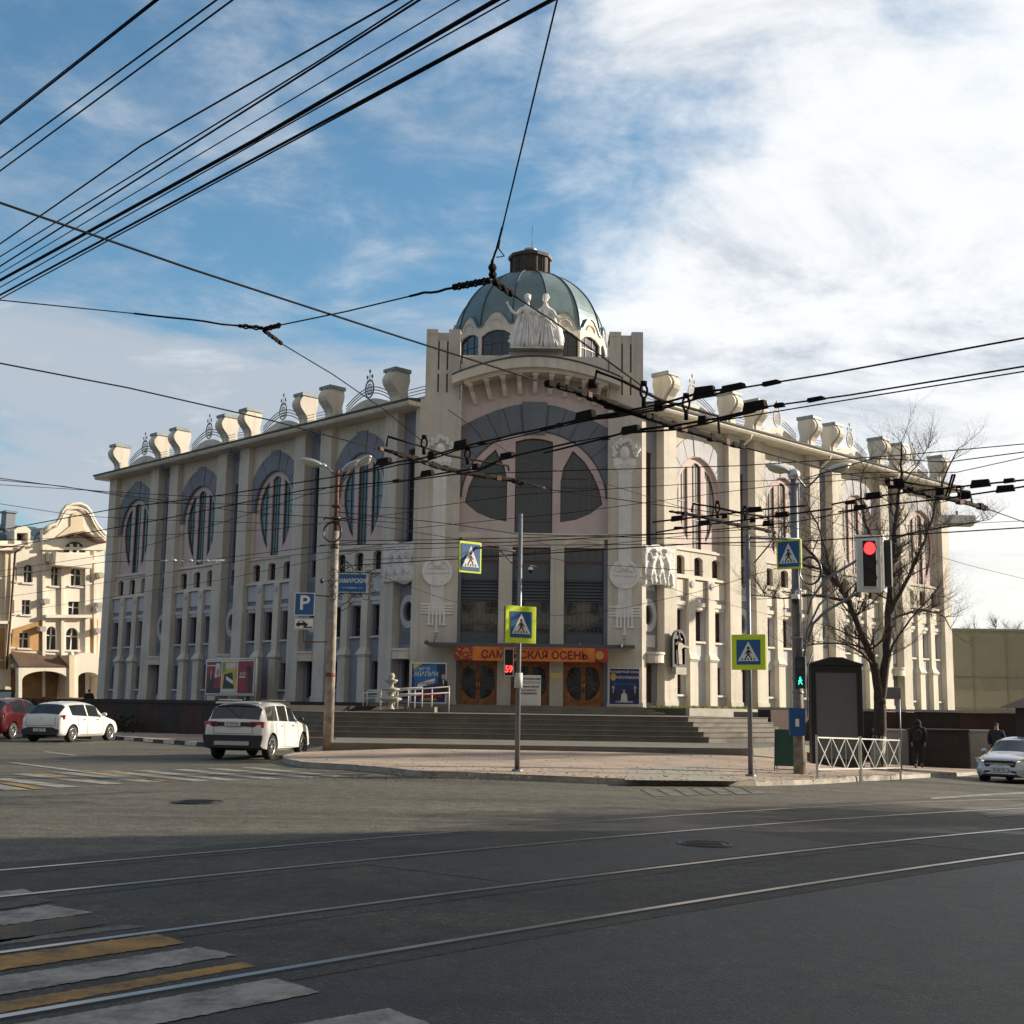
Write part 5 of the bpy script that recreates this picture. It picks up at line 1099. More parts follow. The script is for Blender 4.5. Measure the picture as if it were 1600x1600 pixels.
# --- display case
B=Zb(1308,1200); s=B.y/2000; x0=at_depth(1266,1190,B.y).x-B.x; x1=at_depth(1349,1190,B.y).x-B.x; zt=at_depth(1308,1040,B.y).z-B.z
o=thing('display_case','tall black advertising display case with a blank grey panel and arched top','advertising case',B,R(4))
w=(x1-x0); a=w/2; m=MB()
m.box((-a,-.14,.0),(-a+.17,.14,zt)); m.box((a-.17,-.14,0),(a,.14,zt)); m.box((-a+.17,-.14,zt-.22),(a-.17,.14,zt)); m.box((-a+.17,-.14,0),(a-.17,.14,.28)); m.prism([(-a-.04,zt),(a+.04,zt),(a+.04,zt+.06),(a*.55,zt+.17),(.2,zt+.26),(-.2,zt+.26),(-a*.55,zt+.17),(-a-.04,zt+.06)],-.18,.18,lambda u,w_,z:V((u,w_,z))); m.build('frame',blk,o,bevel=.012)
m=MB(); m.box((-a+.17,-.10,.28),(a-.17,.10,zt-.22)); m.build('panel',mat('panel_grey',(.12,.126,.132),.25,var=.08,scale=1),o)
rl_=thing('junction_box','small dark junction box low beside the display case','box',Zb(1267,1196)); m=MB(); m.box((-.10,-.1,0),(.12,.1,.38)); m.box((-.12,-.12,.38),(.14,.12,.41)); m.build('cabinet',brn,rl_,bevel=.01)
# --- green A-board
B=Zb(1227,1205); o=thing('sandwich_board','dark green slanted sandwich board leaning beside the right lamp post','board',B,R(-20))
m=MB(); M=Matrix.Rotation(R(-10),4,'X'); m.box((-.30,0,.14),(.30,.03,1.15),0,M=M); m.build('board',mat('board_green',(.01,.06,.03),.5,var=.2,scale=3),o,bevel=.01); m=MB(); m.tube([(-.29,0,0),(-.29,.2,1.15)],.015,5); m.tube([(.29,0,0),(.29,.2,1.15)],.015,5); m.tube([(-.29,.5,0),(-.29,.22,1.1)],.015,5); m.tube([(.29,.5,0),(.29,.22,1.1)],.015,5); m.tube([(-.29,0,.05),(.29,0,.05)],.012,5); m.build('leg_frame',iron,o)
# --- pavement guard fence
def fence(pa,pb,label):
    A=Zb(*pa); Bq=Zb(*pb); o=thing('guard_fence',label,'fence',A,0,'white pavement guard fence panels'); d=Bq-A; d2=V((d.x,d.y,0)).normalized(); L_=V((d.x,d.y,0)).length
    P=lambda u,z: d2*u+V((0,0,z+d.z*u/L_)); m=MB(); m.tube([P(0,-.2),P(0,1.06)],.035,4); m.build('post',fw_,o); m=MB(); m.tube([P(L_,-.2),P(L_,1.06)],.035,4); m.build('post',fw_,o)
    m=MB(); m.tube([P(0,1.0),P(L_,1.0)],.024,4); m.tube([P(0,.22),P(L_,.22)],.024,4); m.build('rail',fw_,o); m=MB(); n=2 if L_<1.35 else 2
    n=3 if L_>1.45 else 2
    for i in range(n): a,b_=L_*i/n,L_*(i+1)/n; m.tube([P(a+.05,.24),P(b_-.05,.98)],.014,4); m.tube([P(a+.05,.98),P(b_-.05,.24)],.014,4)
    for i in range(1,n): m.tube([P(L_*i/n,.22),P(L_*i/n,1.0)],.012,4)
    m.build('lattice',fw_,o)
fw_=mat('fence_white',(.62,.60,.54),.5,var=.1,scale=5,grime=.2)
fence((1277,1216),(1344,1214),'white lattice guard fence panel in front of the display case'); fence((1346,1214),(1407,1212),'white lattice guard fence panel in front of the bare tree trunk')
# plate on the tree
P=at_depth(1394,1083,43.5); o=thing('back_of_sign','plain dark metal plate on a thin post behind the tree trunk','sign',V((P.x,P.y,GZ(P.x,P.y)+PH))); m=MB(); z=P.z-GZ(P.x,P.y)-PH; m.box((-.30,-.02,z-.2),(.30,.02,z+.2)); m.build('plate',pole_m,o,bevel=.02); m=MB(); m.tube([(.25,.04,0),(.25,.04,z+.1)],.025,6); m.build('post',pole_m,o)
# --- banner, posters, notice
text_dark=mat('banner_red_text',(.16,.005,.008),.6,var=0)
P0=V((XC-.05,60.68,4.02)); o=thing('banner','orange banner with dark red Cyrillic title hung under the entrance canopy','banner',P0)
orange=mat('banner_orange',(.62,.20,.03),.6,var=.25,scale=1.5,col2=(.50,.10,.02)); redb=mat('banner_red',(.38,.035,.02),.6,var=.3,scale=2); gold=mat('banner_gold',(.55,.30,.06),.6,var=.2)
x0,x1=-3.62,3.62; m=MB(); m.box((x0,0,-.33),(x1,.02,.33),0,fr=LF); m.box((x0,.02,-.33),(x0+.85,.024,.33),1,fr=LF); m.box((x1-.62,.02,-.33),(x1,.024,.33),1,fr=LF)
text_mb(m,'САМАРСКАЯ ОСЕНЬ',.50,lambda u,w,z:LF(u+.15,w,z-.05),.025,2,sx=1.0,bold=.012)
text_mb(m,'МЕЖДУНАРОДНЫЙ ФЕСТИВАЛЬ ИСКУССТВ',.12,lambda u,w,z:LF(u,w,z+.25),.025,2,sx=1.1)
rb=random.Random(9)
for i in range(16): c=(x0+.1+rb.random()*.9,-.25+rb.random()*.5); m.prism([(c[0]+.08*math.cos(R(a+i*20)),c[1]+.05*math.sin(R(a))) for a in range(0,360,60)],.026,.028,LF,3)
m.prism(arc(x1-.4,0,.2,.2,0,360,16)[:-1],.026,.028,LF,3); m.build('banner_cloth',[orange,redb,text_dark,gold],o)
m=MB(); m.box((x0,-.9,.33),(x1,0,.36),fr=LF); m.build('mount',slate2,o)
def poster(fr,u0,z0,u1,z1,n,base,items,label,name='poster',cat_='poster',group=None,frame=signwhite):
    c=fr((u0+u1)/2,n,z0); o=thing(name,label,cat_,c,0,group); G=lambda u,w,z: fr(u,n+w,z)
    m=MB(); m.box((u0-.05,-.06,z0-.05),(u1+.05,0,z1+.05),0,fr=G); m.build('frame',frame,o,origin=c)
    mats=[base]; m=MB(); m.box((u0,0,z0),(u1,.008,z1),0,fr=G); lay=.009
    for it in items:
        k=it[0]; mm=it[1]
        if mm not in mats: mats.append(mm)
        mi=mats.index(mm)
        if k=='r': m.box((it[2],lay-.0005,it[3]),(it[4],lay+.002,it[5]),mi,fr=G)
        elif k=='e': m.prism(arc(it[2],it[3],it[4],it[5],0,360,18)[:-1],lay-.0005,lay+.002,G,mi)
        elif k=='p': m.prism(it[2],lay-.0005,lay+.002,G,mi)
        elif k=='t': text_mb(m,it[2],it[5],lambda u,w,z,it=it:G(u+it[3],w,z+it[4]),lay,mi,sx=it[6] if len(it)>6 else 1,bold=.004)
        lay+=.0025
    m.build('print',mats,o,origin=c); return o
pblue=mat('poster_blue',(.012,.03,.13),.5,var=.3,scale=1.5); plb=mat('poster_cyan',(.02,.16,.40),.5,var=.2); pred=mat('poster_red',(.33,.012,.03),.5,var=.3,scale=2); pyel=mat('poster_yellow',(.65,.42,.04),.5,var=.2); pblk=mat('poster_black',(.02,.018,.02),.5,var=0); pskin=mat('poster_skin',(.45,.28,.2),.6,var=.1); pcream=mat('poster_cream',(.62,.60,.55),.6,var=.06); pgrn=mat('poster_green',(.25,.33,.05),.5,var=.2)
def figp(cx,cz,s,suit,w=.3): return [('p',suit,[(cx-w*s,cz-.6*s),(cx+w*s,cz-.6*s),(cx+w*.8*s,cz+.05*s),(cx+.08*s,cz+.18*s),(cx-.08*s,cz+.18*s),(cx-w*.8*s,cz+.05*s)]),('e',pskin,cx,cz+.33*s,.12*s,.16*s),('p',pcream,[(cx-.05*s,cz+.14*s),(cx+.05*s,cz+.14*s),(cx,cz-.2*s)])]
# right poster on the pylon face
it=[('t',pcream,'Концертный сезон',5.52,3.30,.16),('e',pyel,4.98,3.05,.14,.18),('t',pcream,'ФИЛАРМОНИЯ',5.7,3.02,.17),('t',plb,'Играют и поют',5.55,2.72,.15)]+figp(4.98,2.35,.6,pblk)+figp(6.02,2.35,.6,pblk)+figp(5.5,2.2,.55,pcream)+[('t',pcream,'в программе',5.5,1.88,.13),('r',plb,5.0,1.80,6.0,1.82)]
poster(Ff,4.80,1.76,6.22,3.44,.06,pblue,it,'dark blue concert poster on the wall right of the entrance doors')
# left poster stand before the left pylon
fl_=lambda u,n,z: V((u,61.0-n,z))
it=[('p',pyel,[(-4.55,3.25),(-4.1,3.52),(-4.55,3.52)]),('p',plb,[(-4.5,2.3),(-3.4,2.6),(-3.45,3.5),(-4.2,3.45),(-4.5,3.2)]),('t',pcream,'Сергей',-4.15,3.28,.22),('t',pcream,'ЖИЛИН',-3.95,3.02,.30),('p',signwhite,[(-4.35,2.38),(-3.55,2.62),(-3.52,2.84),(-4.32,2.60)]),('t',pred,'КОНЦЕРТ',-3.93,2.60,.16)]+figp(-3.12,2.65,.8,pblk)+[('r',pred,-4.5,1.95,-3.2,2.2),('t',pyel,'декабрь',-3.8,1.86,.2)]
poster(fl_,-4.62,1.72,-3.03,3.52,0,pblue,it,'blue concert poster with tilted cyan block on the stand left of the doors')
# three posters in a white frame before the left facade
ft=lambda u,n,z: Lf(u,n+1.3,z)
ua=13.85; 
poster(ft,14.95,2.05,16.45,3.80,0,pred,[('p',pcream,[(-.0+15.0,3.0),(15.6,2.9),(15.5,3.7),(15.05,3.7)]),('e',pskin,15.25,3.2,.16,.22)]+figp(15.95,2.9,.9,pblk)+[('r',pcream,15.3,3.55,16.4,3.62),('r',pblk,15.0,2.1,16.4,2.35)],'red and white poster, leftmost of the three framed before the left facade',group='three framed posters')
poster(ft,13.35,2.05,14.85,3.80,0,pyel,[('r',pcream,13.5,3.4,14.7,3.7),('p',pblk,[(13.6,2.3),(14.7,2.3),(14.6,3.1),(13.8,3.2)]),('p',signwhite,[(13.7,2.55),(14.4,2.8),(14.42,3.0),(13.7,2.75)]),('r',pcream,13.4,2.1,14.8,2.3),('r',pgrn,14.5,3.2,14.82,3.75)],'yellow and white poster, middle of the three framed before the left facade',group='three framed posters')
poster(ft,11.75,2.05,13.25,3.80,0,pred,[('e',pblk,12.05,2.8,.22,.75),('t',pcream,'ТАНГО',12.75,2.95,-.30,-1) ] if False else [('e',pblk,12.05,2.8,.22,.75),('r',pcream,12.5,2.9,13.1,2.97),('r',pcream,12.5,3.02,12.56,3.2),('r',pcream,12.65,3.02,12.71,3.2),('r',pcream,12.8,3.02,12.86,3.2),('r',pcream,12.95,3.02,13.01,3.2),('e',pblk,12.3,3.4,.13,.16)],'dark red poster with a black figure, rightmost of the three framed posters',group='three framed posters')
m=MB(); 
for u in (11.6,16.6): m.tube([ft(u,-.1,1.5),ft(u,-.1,3.95)],.06,6)
m.tube([ft(11.6,-.1,1.95),ft(16.6,-.1,1.95)],.05,6); m.tube([ft(11.6,-.1,3.93),ft(16.6,-.1,3.93)],.04,6); o=m.build('poster_stand',signwhite); tag(o,'white tubular stand holding the three posters before the left facade','stand')
# white notice board
fn=lambda u,n,z: V((u,60.2-n,z))
it=[('t',ink,'ФИЛАРМОНИЯ',1.0,2.85,.12),('r',ink,.5,2.72,1.5,2.735),('r',ink,.5,2.66,1.45,2.675),('t',pblue,'Уважаемые зрители',1.0,2.5,.13),('t',pred,'касса работает',1.0,2.34,.11),('t',pblue,'ЕЖЕДНЕВНО',1.0,2.18,.15),('r',ink,.5,2.05,1.5,2.06),('r',ink,.5,1.99,1.4,2.0)]
poster(fn,.36,1.66,1.42,2.98,0,pcream,it[:3]+[('t',pblue,'Уважаемые зрители',.9,2.5,.10),('t',pred,'касса работает',.9,2.34,.10),('t',pblue,'ЕЖЕДНЕВНО',.9,2.18,.12)],'white notice board with printed lines in front of the middle door',name='notice_board',cat_='notice board')
m=MB(); m.box((1.98,-.0,2.95),(2.5,.03,3.2),fr=Ff); o=m.build('brass_plaque',MT['brass']); tag(o,'small brass plaque on the pier between middle and right doors','plaque')
# black cut-out emblem with violinist on the right facade
c=Rf(2.45,.3,4.5); o=thing('emblem_sculpture','black arched openwork emblem with a violinist figure on the sunlit facade','sculpture',c)
G=lambda u,w,z: c+dRv*u+nRv*w+V((0,0,z))
m=MB(); out=[(.55,-.9),(.55,.35)]+arc(0,.35,.55,.6,0,180,14)+[(-.55,.35),(-.55,-.9)]; inn=[(.42,-.75),(.42,.35)]+arc(0,.35,.42,.46,0,180,14)+[(-.42,.35),(-.42,-.75)]
m.prism([out,inn],-.05,.08,G); m.build('arch_frame',blk,o,origin=c); m=MB(); m.prism(inn,-.08,-.03,G); m.build('backing',blk,o,origin=c)
m=MB(); m.prism([(-.12,-.75),(.14,-.75),(.1,0),(.3,.1),(.75,.05),(.78,.12),(.3,.2),(.12,.3),(-.15,.3),(-.2,0)],.08,.14,G,0); m.ball(tuple(G(0,.1,.45)),.12,8); m.tube([G(-.1,.12,.9),G(.15,.12,-.3)],.025,5); m.build('violinist',mat('bronze_light',(.20,.17,.14),.5,.5,var=.2),o,origin=c); m=MB(); m.box((-.35,-.1,-1.25),(.5,.12,-.9),fr=G); m.build('plinth',gran_l,o,origin=c)
# urn, ramp rails
c=at_depth(610,1108,56.5); c=V((c.x,56.5,1.27)); m=MB(); m.lathe([(.28,0),(.30,.05),(.14,.18),(.10,.30),(.14,.38),(.42,.48),(.50,.55),(.46,.60),(.15,.66),(.12,.80),(.36,.92),(.40,.98),(.34,1.02),(.12,1.06),(.10,1.2),(.28,1.32),(.30,1.38),(.1,1.42),(.16,1.52),(.12,1.66),(0,1.68)],tuple(c),24); o=m.build('tiered_urn',gran_l); tag(o,'three-tiered stone urn fountain behind the ramp railing left of the doors','urn')
rr_=thing('ramp_railing','white tubular handrails along the ramp left of the entrance','railing',(-5.5,57,1.27)); m=MB()
def RP(px,py,Y): 
    return at_depth(px,py,Y)-V((-5.5,57,1.27))
for (xa,ya,xb,yb2,Y,nn) in ((568,1083,702,1073,56.2,5),(574,1079,660,1074,58.0,4)):
    for dy in (0,9): m.tube([RP(xa,ya+dy,Y),RP(xb,yb2+dy,Y)],.028,6)
    for i in range(nn+1):
        x=xa+(xb-xa)*i/nn; y=ya+(yb2-ya)*i/nn; p=RP(x,y,Y); m.tube([p,V((p.x,p.y,0.0))],.028,6)
m.build('rails',fw_,rr_)
m=MB(); m.add([(-6.9,55.6,1.275),(-3.2,55.6,1.5),(-3.2,58.5,1.5),(-6.9,58.5,1.275),(-6.9,55.6,1.2),(-3.2,55.6,1.2),(-3.2,58.5,1.2),(-6.9,58.5,1.2)],[(0,1,2,3),(0,4,5,1),(1,5,6,2),(2,6,7,3)]); o=m.build('ramp',step_m); tag(o,'low grey access ramp beneath the white handrails','ramp')
# left edge billboard
P=at_depth(4,1092,75); o=thing('light_box_billboard','white and cyan lit billboard at the far left edge before the mansion','billboard',(P.x,75,.1)); m=MB(); m.box((-2.4,-.1,0),(.65,.15,2.0)); m.build('frame',blk,o); m=MB(); m.box((-2.3,.16,.1),(.52,.155,1.88),0,fr=LF) if False else m.box((-2.3,-.12,.12),(.52,-.101,1.88),0); m.prism([(-2.3,.9),(.0,1.88),(-2.3,1.88)],-.14,-.121,lambda u,w,z:V((u,w,z)),1); m.build('panel',[mat('bill_pale',(.45,.50,.52),.5,var=.1),mat('bill_cyan',(.05,.28,.42),.5,var=.1)],o)
# crow-sized box plate on right facade poster
poster(Rf,13.9,2.2,15.3,3.9,.35,pcream,[('r',pblk,14.1,3.0,14.4,3.6),('r',pskin,14.7,2.5,15.1,3.1)],'small pale poster on the right facade, partly behind the right lamp post')
# ================================================================ OVERHEAD WIRES
wire_m=mat('wire_black',(.010,.010,.011),.8,var=0,spec=.1); sw_m=mat('switch_rusty',(.018,.013,.011),.9,.0,spec=.12,var=.5,scale=9,col2=(.010,.010,.011)); orange_r=mat('switch_rust_orange',(.10,.038,.018),.8,var=.5,scale=12,col2=(.05,.03,.02))
def wire(pts,z,r,label,group='overhead cables',sag=0.0,name='cable',wob=0.0,ext=(0,0),cat_='cable'):
    """pts: points the cable passes, on the level z (or a list of levels)"""
    zs=z if isinstance(z,(list,tuple)) else [z]*len(pts)
    P=[at_z(p[0],p[1],zz) for p,zz in zip(pts,zs)]
    if ext[0]: P[0]=P[0]+(P[0]-P[1]).normalized()*ext[0]
    if ext[1]: P[-1]=P[-1]+(P[-1]-P[-2]).normalized()*ext[1]
    Q=[]; rr=random.Random(len(pts)*7+int(pts[0][1]))
    for i in range(len(P)-1):
        L_=(P[i+1]-P[i]).length; n=max(6,int(L_/1.2)) if (sag or wob) else 4
        for j in range(n):
            t=j/n; q=P[i].lerp(P[i+1],t); q=V(q); q.z-=4*sag*t*(1-t)
            if wob and j: q+=V((0,0,rr.uniform(-wob,wob)))
            Q.append(q)
    Q.append(P[-1]); c=P[0]; m=MB(); m.tube([q-c for q in Q],r,5); o=m.build(name,wire_m,auto=False); o.location=c
    return tag(o,label,cat_,group)
G1='power cables crossing the upper left sky'
CB=[([(0,190),(241,0)],.008,'thin cable crossing the top left corner, topmost of all'),([(0,193.5),(246,0)],.012,'second cable from the top left corner, almost touching the first'),
([(0,247),(338,0)],.011,'third cable from the top left corner'),([(0,267),(363,0)],.011,'fourth cable from the top left corner'),
([(0,381),(220,228),(620,0)],.012,'fifth cable from the top left corner, first of the dense bundle'),([(0,401),(500,94),(645,0)],.010,'slightly wavy cable, sixth from the top left corner'),([(0,416),(652,2)],.013,'seventh cable from the top left corner, just under the wavy one'),
([(0,427),(717,0)],.008,'thin cable above the thickest one in the bundle'),([(0,438),(400,218),(775,0)],.026,'thickest cable of the bundle across the upper left sky'),([(0,449),(795,0)],.009,'thin cable hugging the underside of the thickest one'),
([(0,461),(860,0)],.018,'second thickest cable of the bundle'),([(0,467),(868,-1)],.011,'lowest cable of the bundle, passing just over the two wire junctions')]
for pts,r,l in CB: wire(pts,8.6,r,l,G1,ext=(6,6))
# span wires
wire([(-40,303),(300,421),(620,525),(862,602)],7.2,.016,'long span wire descending from the left edge to the big wire crossing','span wires over the junction',ext=(5,0))
wire([(-40,560),(200,606),(420,656),(596,703)],6.9,.014,'span wire descending from the left edge to the left wire crossing','span wires over the junction',ext=(5,0))
def chain(p0,p1,z,label,n=7,r=.05):
    A,B_=at_z(*p0,z[0]),at_z(*p1,z[1]); m=MB(); d=B_-A
    MM=d.to_track_quat('X','Z').to_matrix().to_4x4(); L_=d.length
    for i in range(n):
        x=L_*(i+.5)/n; h=L_/n*.5
        if i%2: m.tube([MM@V((x+h*1.1*math.cos(R(a)),0,r*.75*math.sin(R(a)))) for a in range(0,360,45)],r*.32,5,closed=True)
        else: m.lathe([(0,-h),(r*.8,-h*.8),(r*.55,-h*.3),(r*.9,0),(r*.55,h*.3),(r*.8,h*.8),(0,h)],(0,0,0),8,0,True,MM@Matrix.Translation((x,0,0))@Matrix.Rotation(R(90),4,'Y'))
    m.tube([V((0,0,0)),d],r*.35,5); o=m.build('insulator_chain',sw_m); o.location=A; return tag(o,label,'insulator','insulator chains in the span wires')
zj=7.6
wire([(-60,463),(210,490)],[zj,zj],.010,'thin span wire entering at the left edge below the cable bundle','span wires over the junction',ext=(5,0)); wire([(210,490),(372,509)],[zj,zj],.017,'twisted length of span wire left of the lower junction','span wires over the junction',wob=.015)
chain((372,509),(412,513),(zj,zj),'insulator chain left of the lower wire junction',5,.045); chain((414,514),(438,508),(zj,zj),'insulator chain right of the lower wire junction',4,.05); chain((412,516),(440,537),(zj,zj-.05),'insulator chain slanting down from the lower wire junction',5,.045)
wire([(438,508),(540,487),(640,463)],[zj,zj,zj],.012,'span wire linking the two wire junctions','span wires over the junction'); wire([(640,463),(708,450)],[zj,zj],.020,'twisted end of the linking wire left of the upper junction','span wires over the junction',wob=.02)
chain((708,449),(766,438),(zj,zj),'long insulator chain left of the junction in front of the dome',9,.06)
wire([(440,537),(520,585),(600,640),(663,692)],[zj-.05,7.3,7.0,6.6],.010,'thin wire from the lower junction down to the left wire crossing','span wires over the junction')
chain((770,432),(769,410),(zj,zj+.1),'upright insulator at the junction in front of the dome',4,.07); wire([(769,410),(777,385),(785,355)],[zj+.1,zj+.2,zj+.3],.016,'short twisted wire above the junction near the dome','span wires over the junction',wob=.01); wire([(785,356),(873,-10)],[zj+.3,9.2],.011,'steep thin wire rising from the dome junction to the top edge','span wires over the junction',ext=(0,3))
m_=at_z(781,375,zj+.25); m=MB(); q=[at_z(779,388,zj+.2)-m_,at_z(788,400,zj+.15)-m_,at_z(776,402,zj+.12)-m_]; m.tube([V((0,0,0))]+q,.010,5); o=m.build('loose_wire_end',wire_m); o.location=m_; tag(o,'small loose loop of wire end above the dome junction','cable')
chain((772,440),(800,460),(zj,zj-.05),'insulator chain slanting right from the dome junction',5,.06); wire([(800,460),(862,500),(1003,603)],[zj-.05,7.4,6.7],.013,'wire from the dome junction down to the big wire crossing','span wires over the junction')
# trolley switches -------------------------------------------------
def switch(label,c,z,beams,boxes,rings,rods,scale=1.0):
    C0=at_z(*c,z); o=thing('trolley_wire_crossing',label,'wire crossing',C0,0,'trolley wire crossings'); Pz=lambda p,dz=0: at_z(p[0],p[1],z+dz)-C0
    for k,(pts,r) in enumerate(beams):
        m=MB(); P=[Pz(p) for p in pts]; r*=.72; m.tube(P,[r*.55]+[r]*(len(P)-2)+[r*.45],8,0)
        rr=random.Random(k+int(c[0]))
        for i in range(len(P)-1):
            n=max(1,int((P[i+1]-P[i]).length/.20))
            for j in range(n):
                q=P[i].lerp(P[i+1],(j+rr.random()*.6)/n); s=r*rr.uniform(.6,1.15); MM=Matrix.Translation(q)@(P[i+1]-P[i]).to_track_quat('X','Z').to_matrix().to_4x4(); m.box((-s*rr.uniform(.8,2.0),-s*.9,-s*rr.uniform(.7,1.2)),(s*rr.uniform(.8,2.0),s*.9,s*rr.uniform(.7,1.25)),1 if rr.random()<.16 else 0,M=MM)
        m.build('beam',[sw_m,orange_r],o)
    for (x,y,w_,h_,t) in boxes:
        a=Pz((x-w_/2,y)); b_=Pz((x+w_/2,y-w_*t)); d=(b_-a); L_=d.length; M=Matrix.Translation(a)@d.to_track_quat('X','Z').to_matrix().to_4x4(); hh=h_*( (C0-EYE).length/2000)/2
        m=MB(); m.prism([(0,-hh),(L_,-hh*.8),(L_*.92,hh),(L_*.1,hh)],-.05,.05,lambda u,w2,zz:V((u,w2,zz)),M=M); m.box((L_*.25,-.055,-hh*.35),(L_*.75,.055,-hh*.2),0,M=M); m.build('insulator_box',[sw_m],o)
    for (x,y0,y1) in rings:
        A=Pz((x,y0)); s=(C0-EYE).length/2000*(y1-y0); m=MB(); m.tube([A+V((.05*math.cos(R(t)),0,-s*.35+s*.28*math.sin(R(t)))) for t in range(0,360,30)],.018,5,closed=True); m.tube([A+V((0,0,.02)),A+V((0,0,-s*.12))],.05,6); m.tube([A+V((0,0,-s*.6)),A+V((0,0,-s))],.035,6); m.build('hanger',sw_m,o)
    for k,(pts,r) in enumerate(rods): m=MB(); m.tube([Pz(p,.0) for p in pts],r,5); m.build('contact_rod',sw_m,o)
    return o
switch('rusty trolley wire crossing left of centre, in front of the arched hall window',(700,720),6.1,
 [([(594,701),(640,714),(690,731),(740,741),(800,750),(820,756)],.065),([(800,748),(835,758),(855,764)],.03)],
 [(600,723,20,9,.22),(722,697,22,12,.2),(668,741,18,9,.15),(793,714,20,9,.18),(675,712,10,12,.1),(744,730,10,10,.1),(621,752,12,4,.15),(755,693,12,4,.2)],
 [(663,682,708),(731,700,725)],
 [([(604,697),(606,682),(650,695),(700,712),(760,722),(794,728),(795,735)],.022),([(570,736),(620,722),(660,716),(700,705),(722,698),(800,680),(872,664)],.018),([(572,738),(625,726),(665,721),(712,704),(742,698)],.014),([(644,748),(700,738),(750,732),(792,715),(900,690)],.018),([(646,750),(705,742),(748,736),(775,724)],.014)])
switch('large black trolley wire crossing in front of the right pylon',(1010,648),6.2,
 [([(852,598),(905,612),(950,632),(1000,648),(1050,664),(1110,683),(1165,700)],.075),([(905,612),(945,625),(1000,645),(1060,668)],.06)],
 [(915,653,28,14,.25),(986,674,28,12,.18),(1101,615,34,16,.12),(1146,609,36,8,.2),(1180,638,36,14,.18),(1030,635,14,16,.1),(1098,658,14,14,.1),(876,664,12,4,.1),(946,686,12,4,.1),(1205,601,26,5,.2),(1275,626,26,5,.18),(1218,634,16,6,.1),(925,600,14,12,.0)],
 [(1006,598,632),(1072,617,654)],
 [([(928,604),(932,580),(975,596),(1030,624),(1122,650),(1124,676)],.024),([(845,672),(870,665),(910,654),(960,646),(1030,632),(1100,612),(1160,606)],.020),([(905,657),(960,652),(1030,640),(1100,620),(1160,606)],.018),([(850,708),(940,686),(990,672),(1060,664),(1120,654),(1180,640)],.020),([(990,676),(1060,671),(1110,660),(1180,643)],.018)])
switch('small distant trolley wire crossing above the right crossing sign pole',(1120,806),6.2,
 [([(1046,799),(1090,806),(1140,818),(1190,827),(1212,833)],.06)],
 [(1059,811,20,8,.1),(1102,818,20,8,.1),(1179,797,24,8,.05),(1222,805,22,8,.08),(1176,812,9,9,0),(1132,806,9,8,0),(1060,825,16,4,0),(1200,818,18,9,.0)],
 [(1121,784,808),(1164,792,812)],
 [([(1081,799),(1083,787),(1120,793),(1160,802),(1200,808),(1204,818)],.03),([(1020,816),(1060,811),(1120,805),(1180,797),(1260,790)],.022),([(1025,832),(1100,820),(1160,813),(1222,805),(1300,795)],.022)])
switch('black trolley wire crossing at the right edge above the bare tree',(1460,770),6.2,
 [([(1386,752),(1420,765),(1460,774),(1505,784),(1545,796)],.085),([(1400,758),(1440,768),(1480,780)],.07)],
 [(1365,776,26,10,.1),(1345,793,20,6,.1),(1468,767,12,14,0),(1508,774,14,12,0),(1532,757,32,11,.08),(1571,765,30,10,.08),(1577,752,18,6,.1),(1400,756,26,14,.0),(1330,786,18,5,.1)],
 [(1498,760,775)],
 [([(1478,775),(1488,742),(1492,742),(1482,775)],.022),([(1390,750),(1440,758),(1515,768),(1519,785)],.022),([(1300,788),(1365,776),(1430,768),(1532,757),(1620,748)],.020),([(1310,800),(1400,787),(1470,780),(1571,765),(1620,757)],.020)])
# contact wires running on from the crossings
T1='trolley contact wires'
W=[([(872,664),(1010,640)],6.2,.014,'contact wire between the left crossing and the big crossing, upper'),([(742,698),(905,660),(1060,630)],6.2,.012,'contact wire linking the two large crossings, second'),([(1160,606),(1290,585),(1640,521)],6.2,.014,'contact wire rising right from the big crossing, topmost'),([(1180,638),(1330,617),(1640,566)],6.2,.014,'contact wire rising right from the big crossing, middle'),([(1110,660),(1280,632),(1640,574)],6.2,.011,'contact wire rising right from the big crossing, lowest'),
([(-40,836),(180,795),(350,773),(572,737)],6.1,.013,'contact wire from the left edge to the left crossing, upper'),([(-40,864),(250,812),(480,765),(646,749)],6.1,.013,'contact wire from the left edge to the left crossing, lower'),
([(900,690),(1080,660)],6.2,.011,'short contact wire under the big crossing'),
([(1165,700),(1300,736),(1390,753)],6.2,.013,'stout wire from the big crossing down to the far right crossing'),([(1545,796),(1640,830)],6.2,.012,'wire leaving the far right crossing towards the right edge'),
([(858,765),(1000,785),(1200,812),(1300,842)],6.1,.010,'thin wire leaving the tip of the left crossing to the right'),
([(500,852),(800,847),(1050,834),(1240,816),(1395,787)],6.0,.013,'contact wire across the pylon faces to the far right crossing'),
([(540,884),(800,868),(1095,849),(1250,846),(1640,822)],6.0,.016,'thick contact wire passing just above the red traffic light'),
([(700,742),(900,735),(1150,728),(1400,712),(1640,690)],6.6,.010,'thin wire across the facade ending at the right edge above the tree'),
([(1260,747),(1365,716),(1480,722),(1640,701)],7.0,.012,'wavy wire beside the right lamp heads'),([(1255,750),(1300,742),(1364,738),(1495,738),(1640,706)],7.0,.010,'second wavy wire beside the right lamp heads')]
for pts,z,r,l in W: wire(pts,z,r,l,T1)
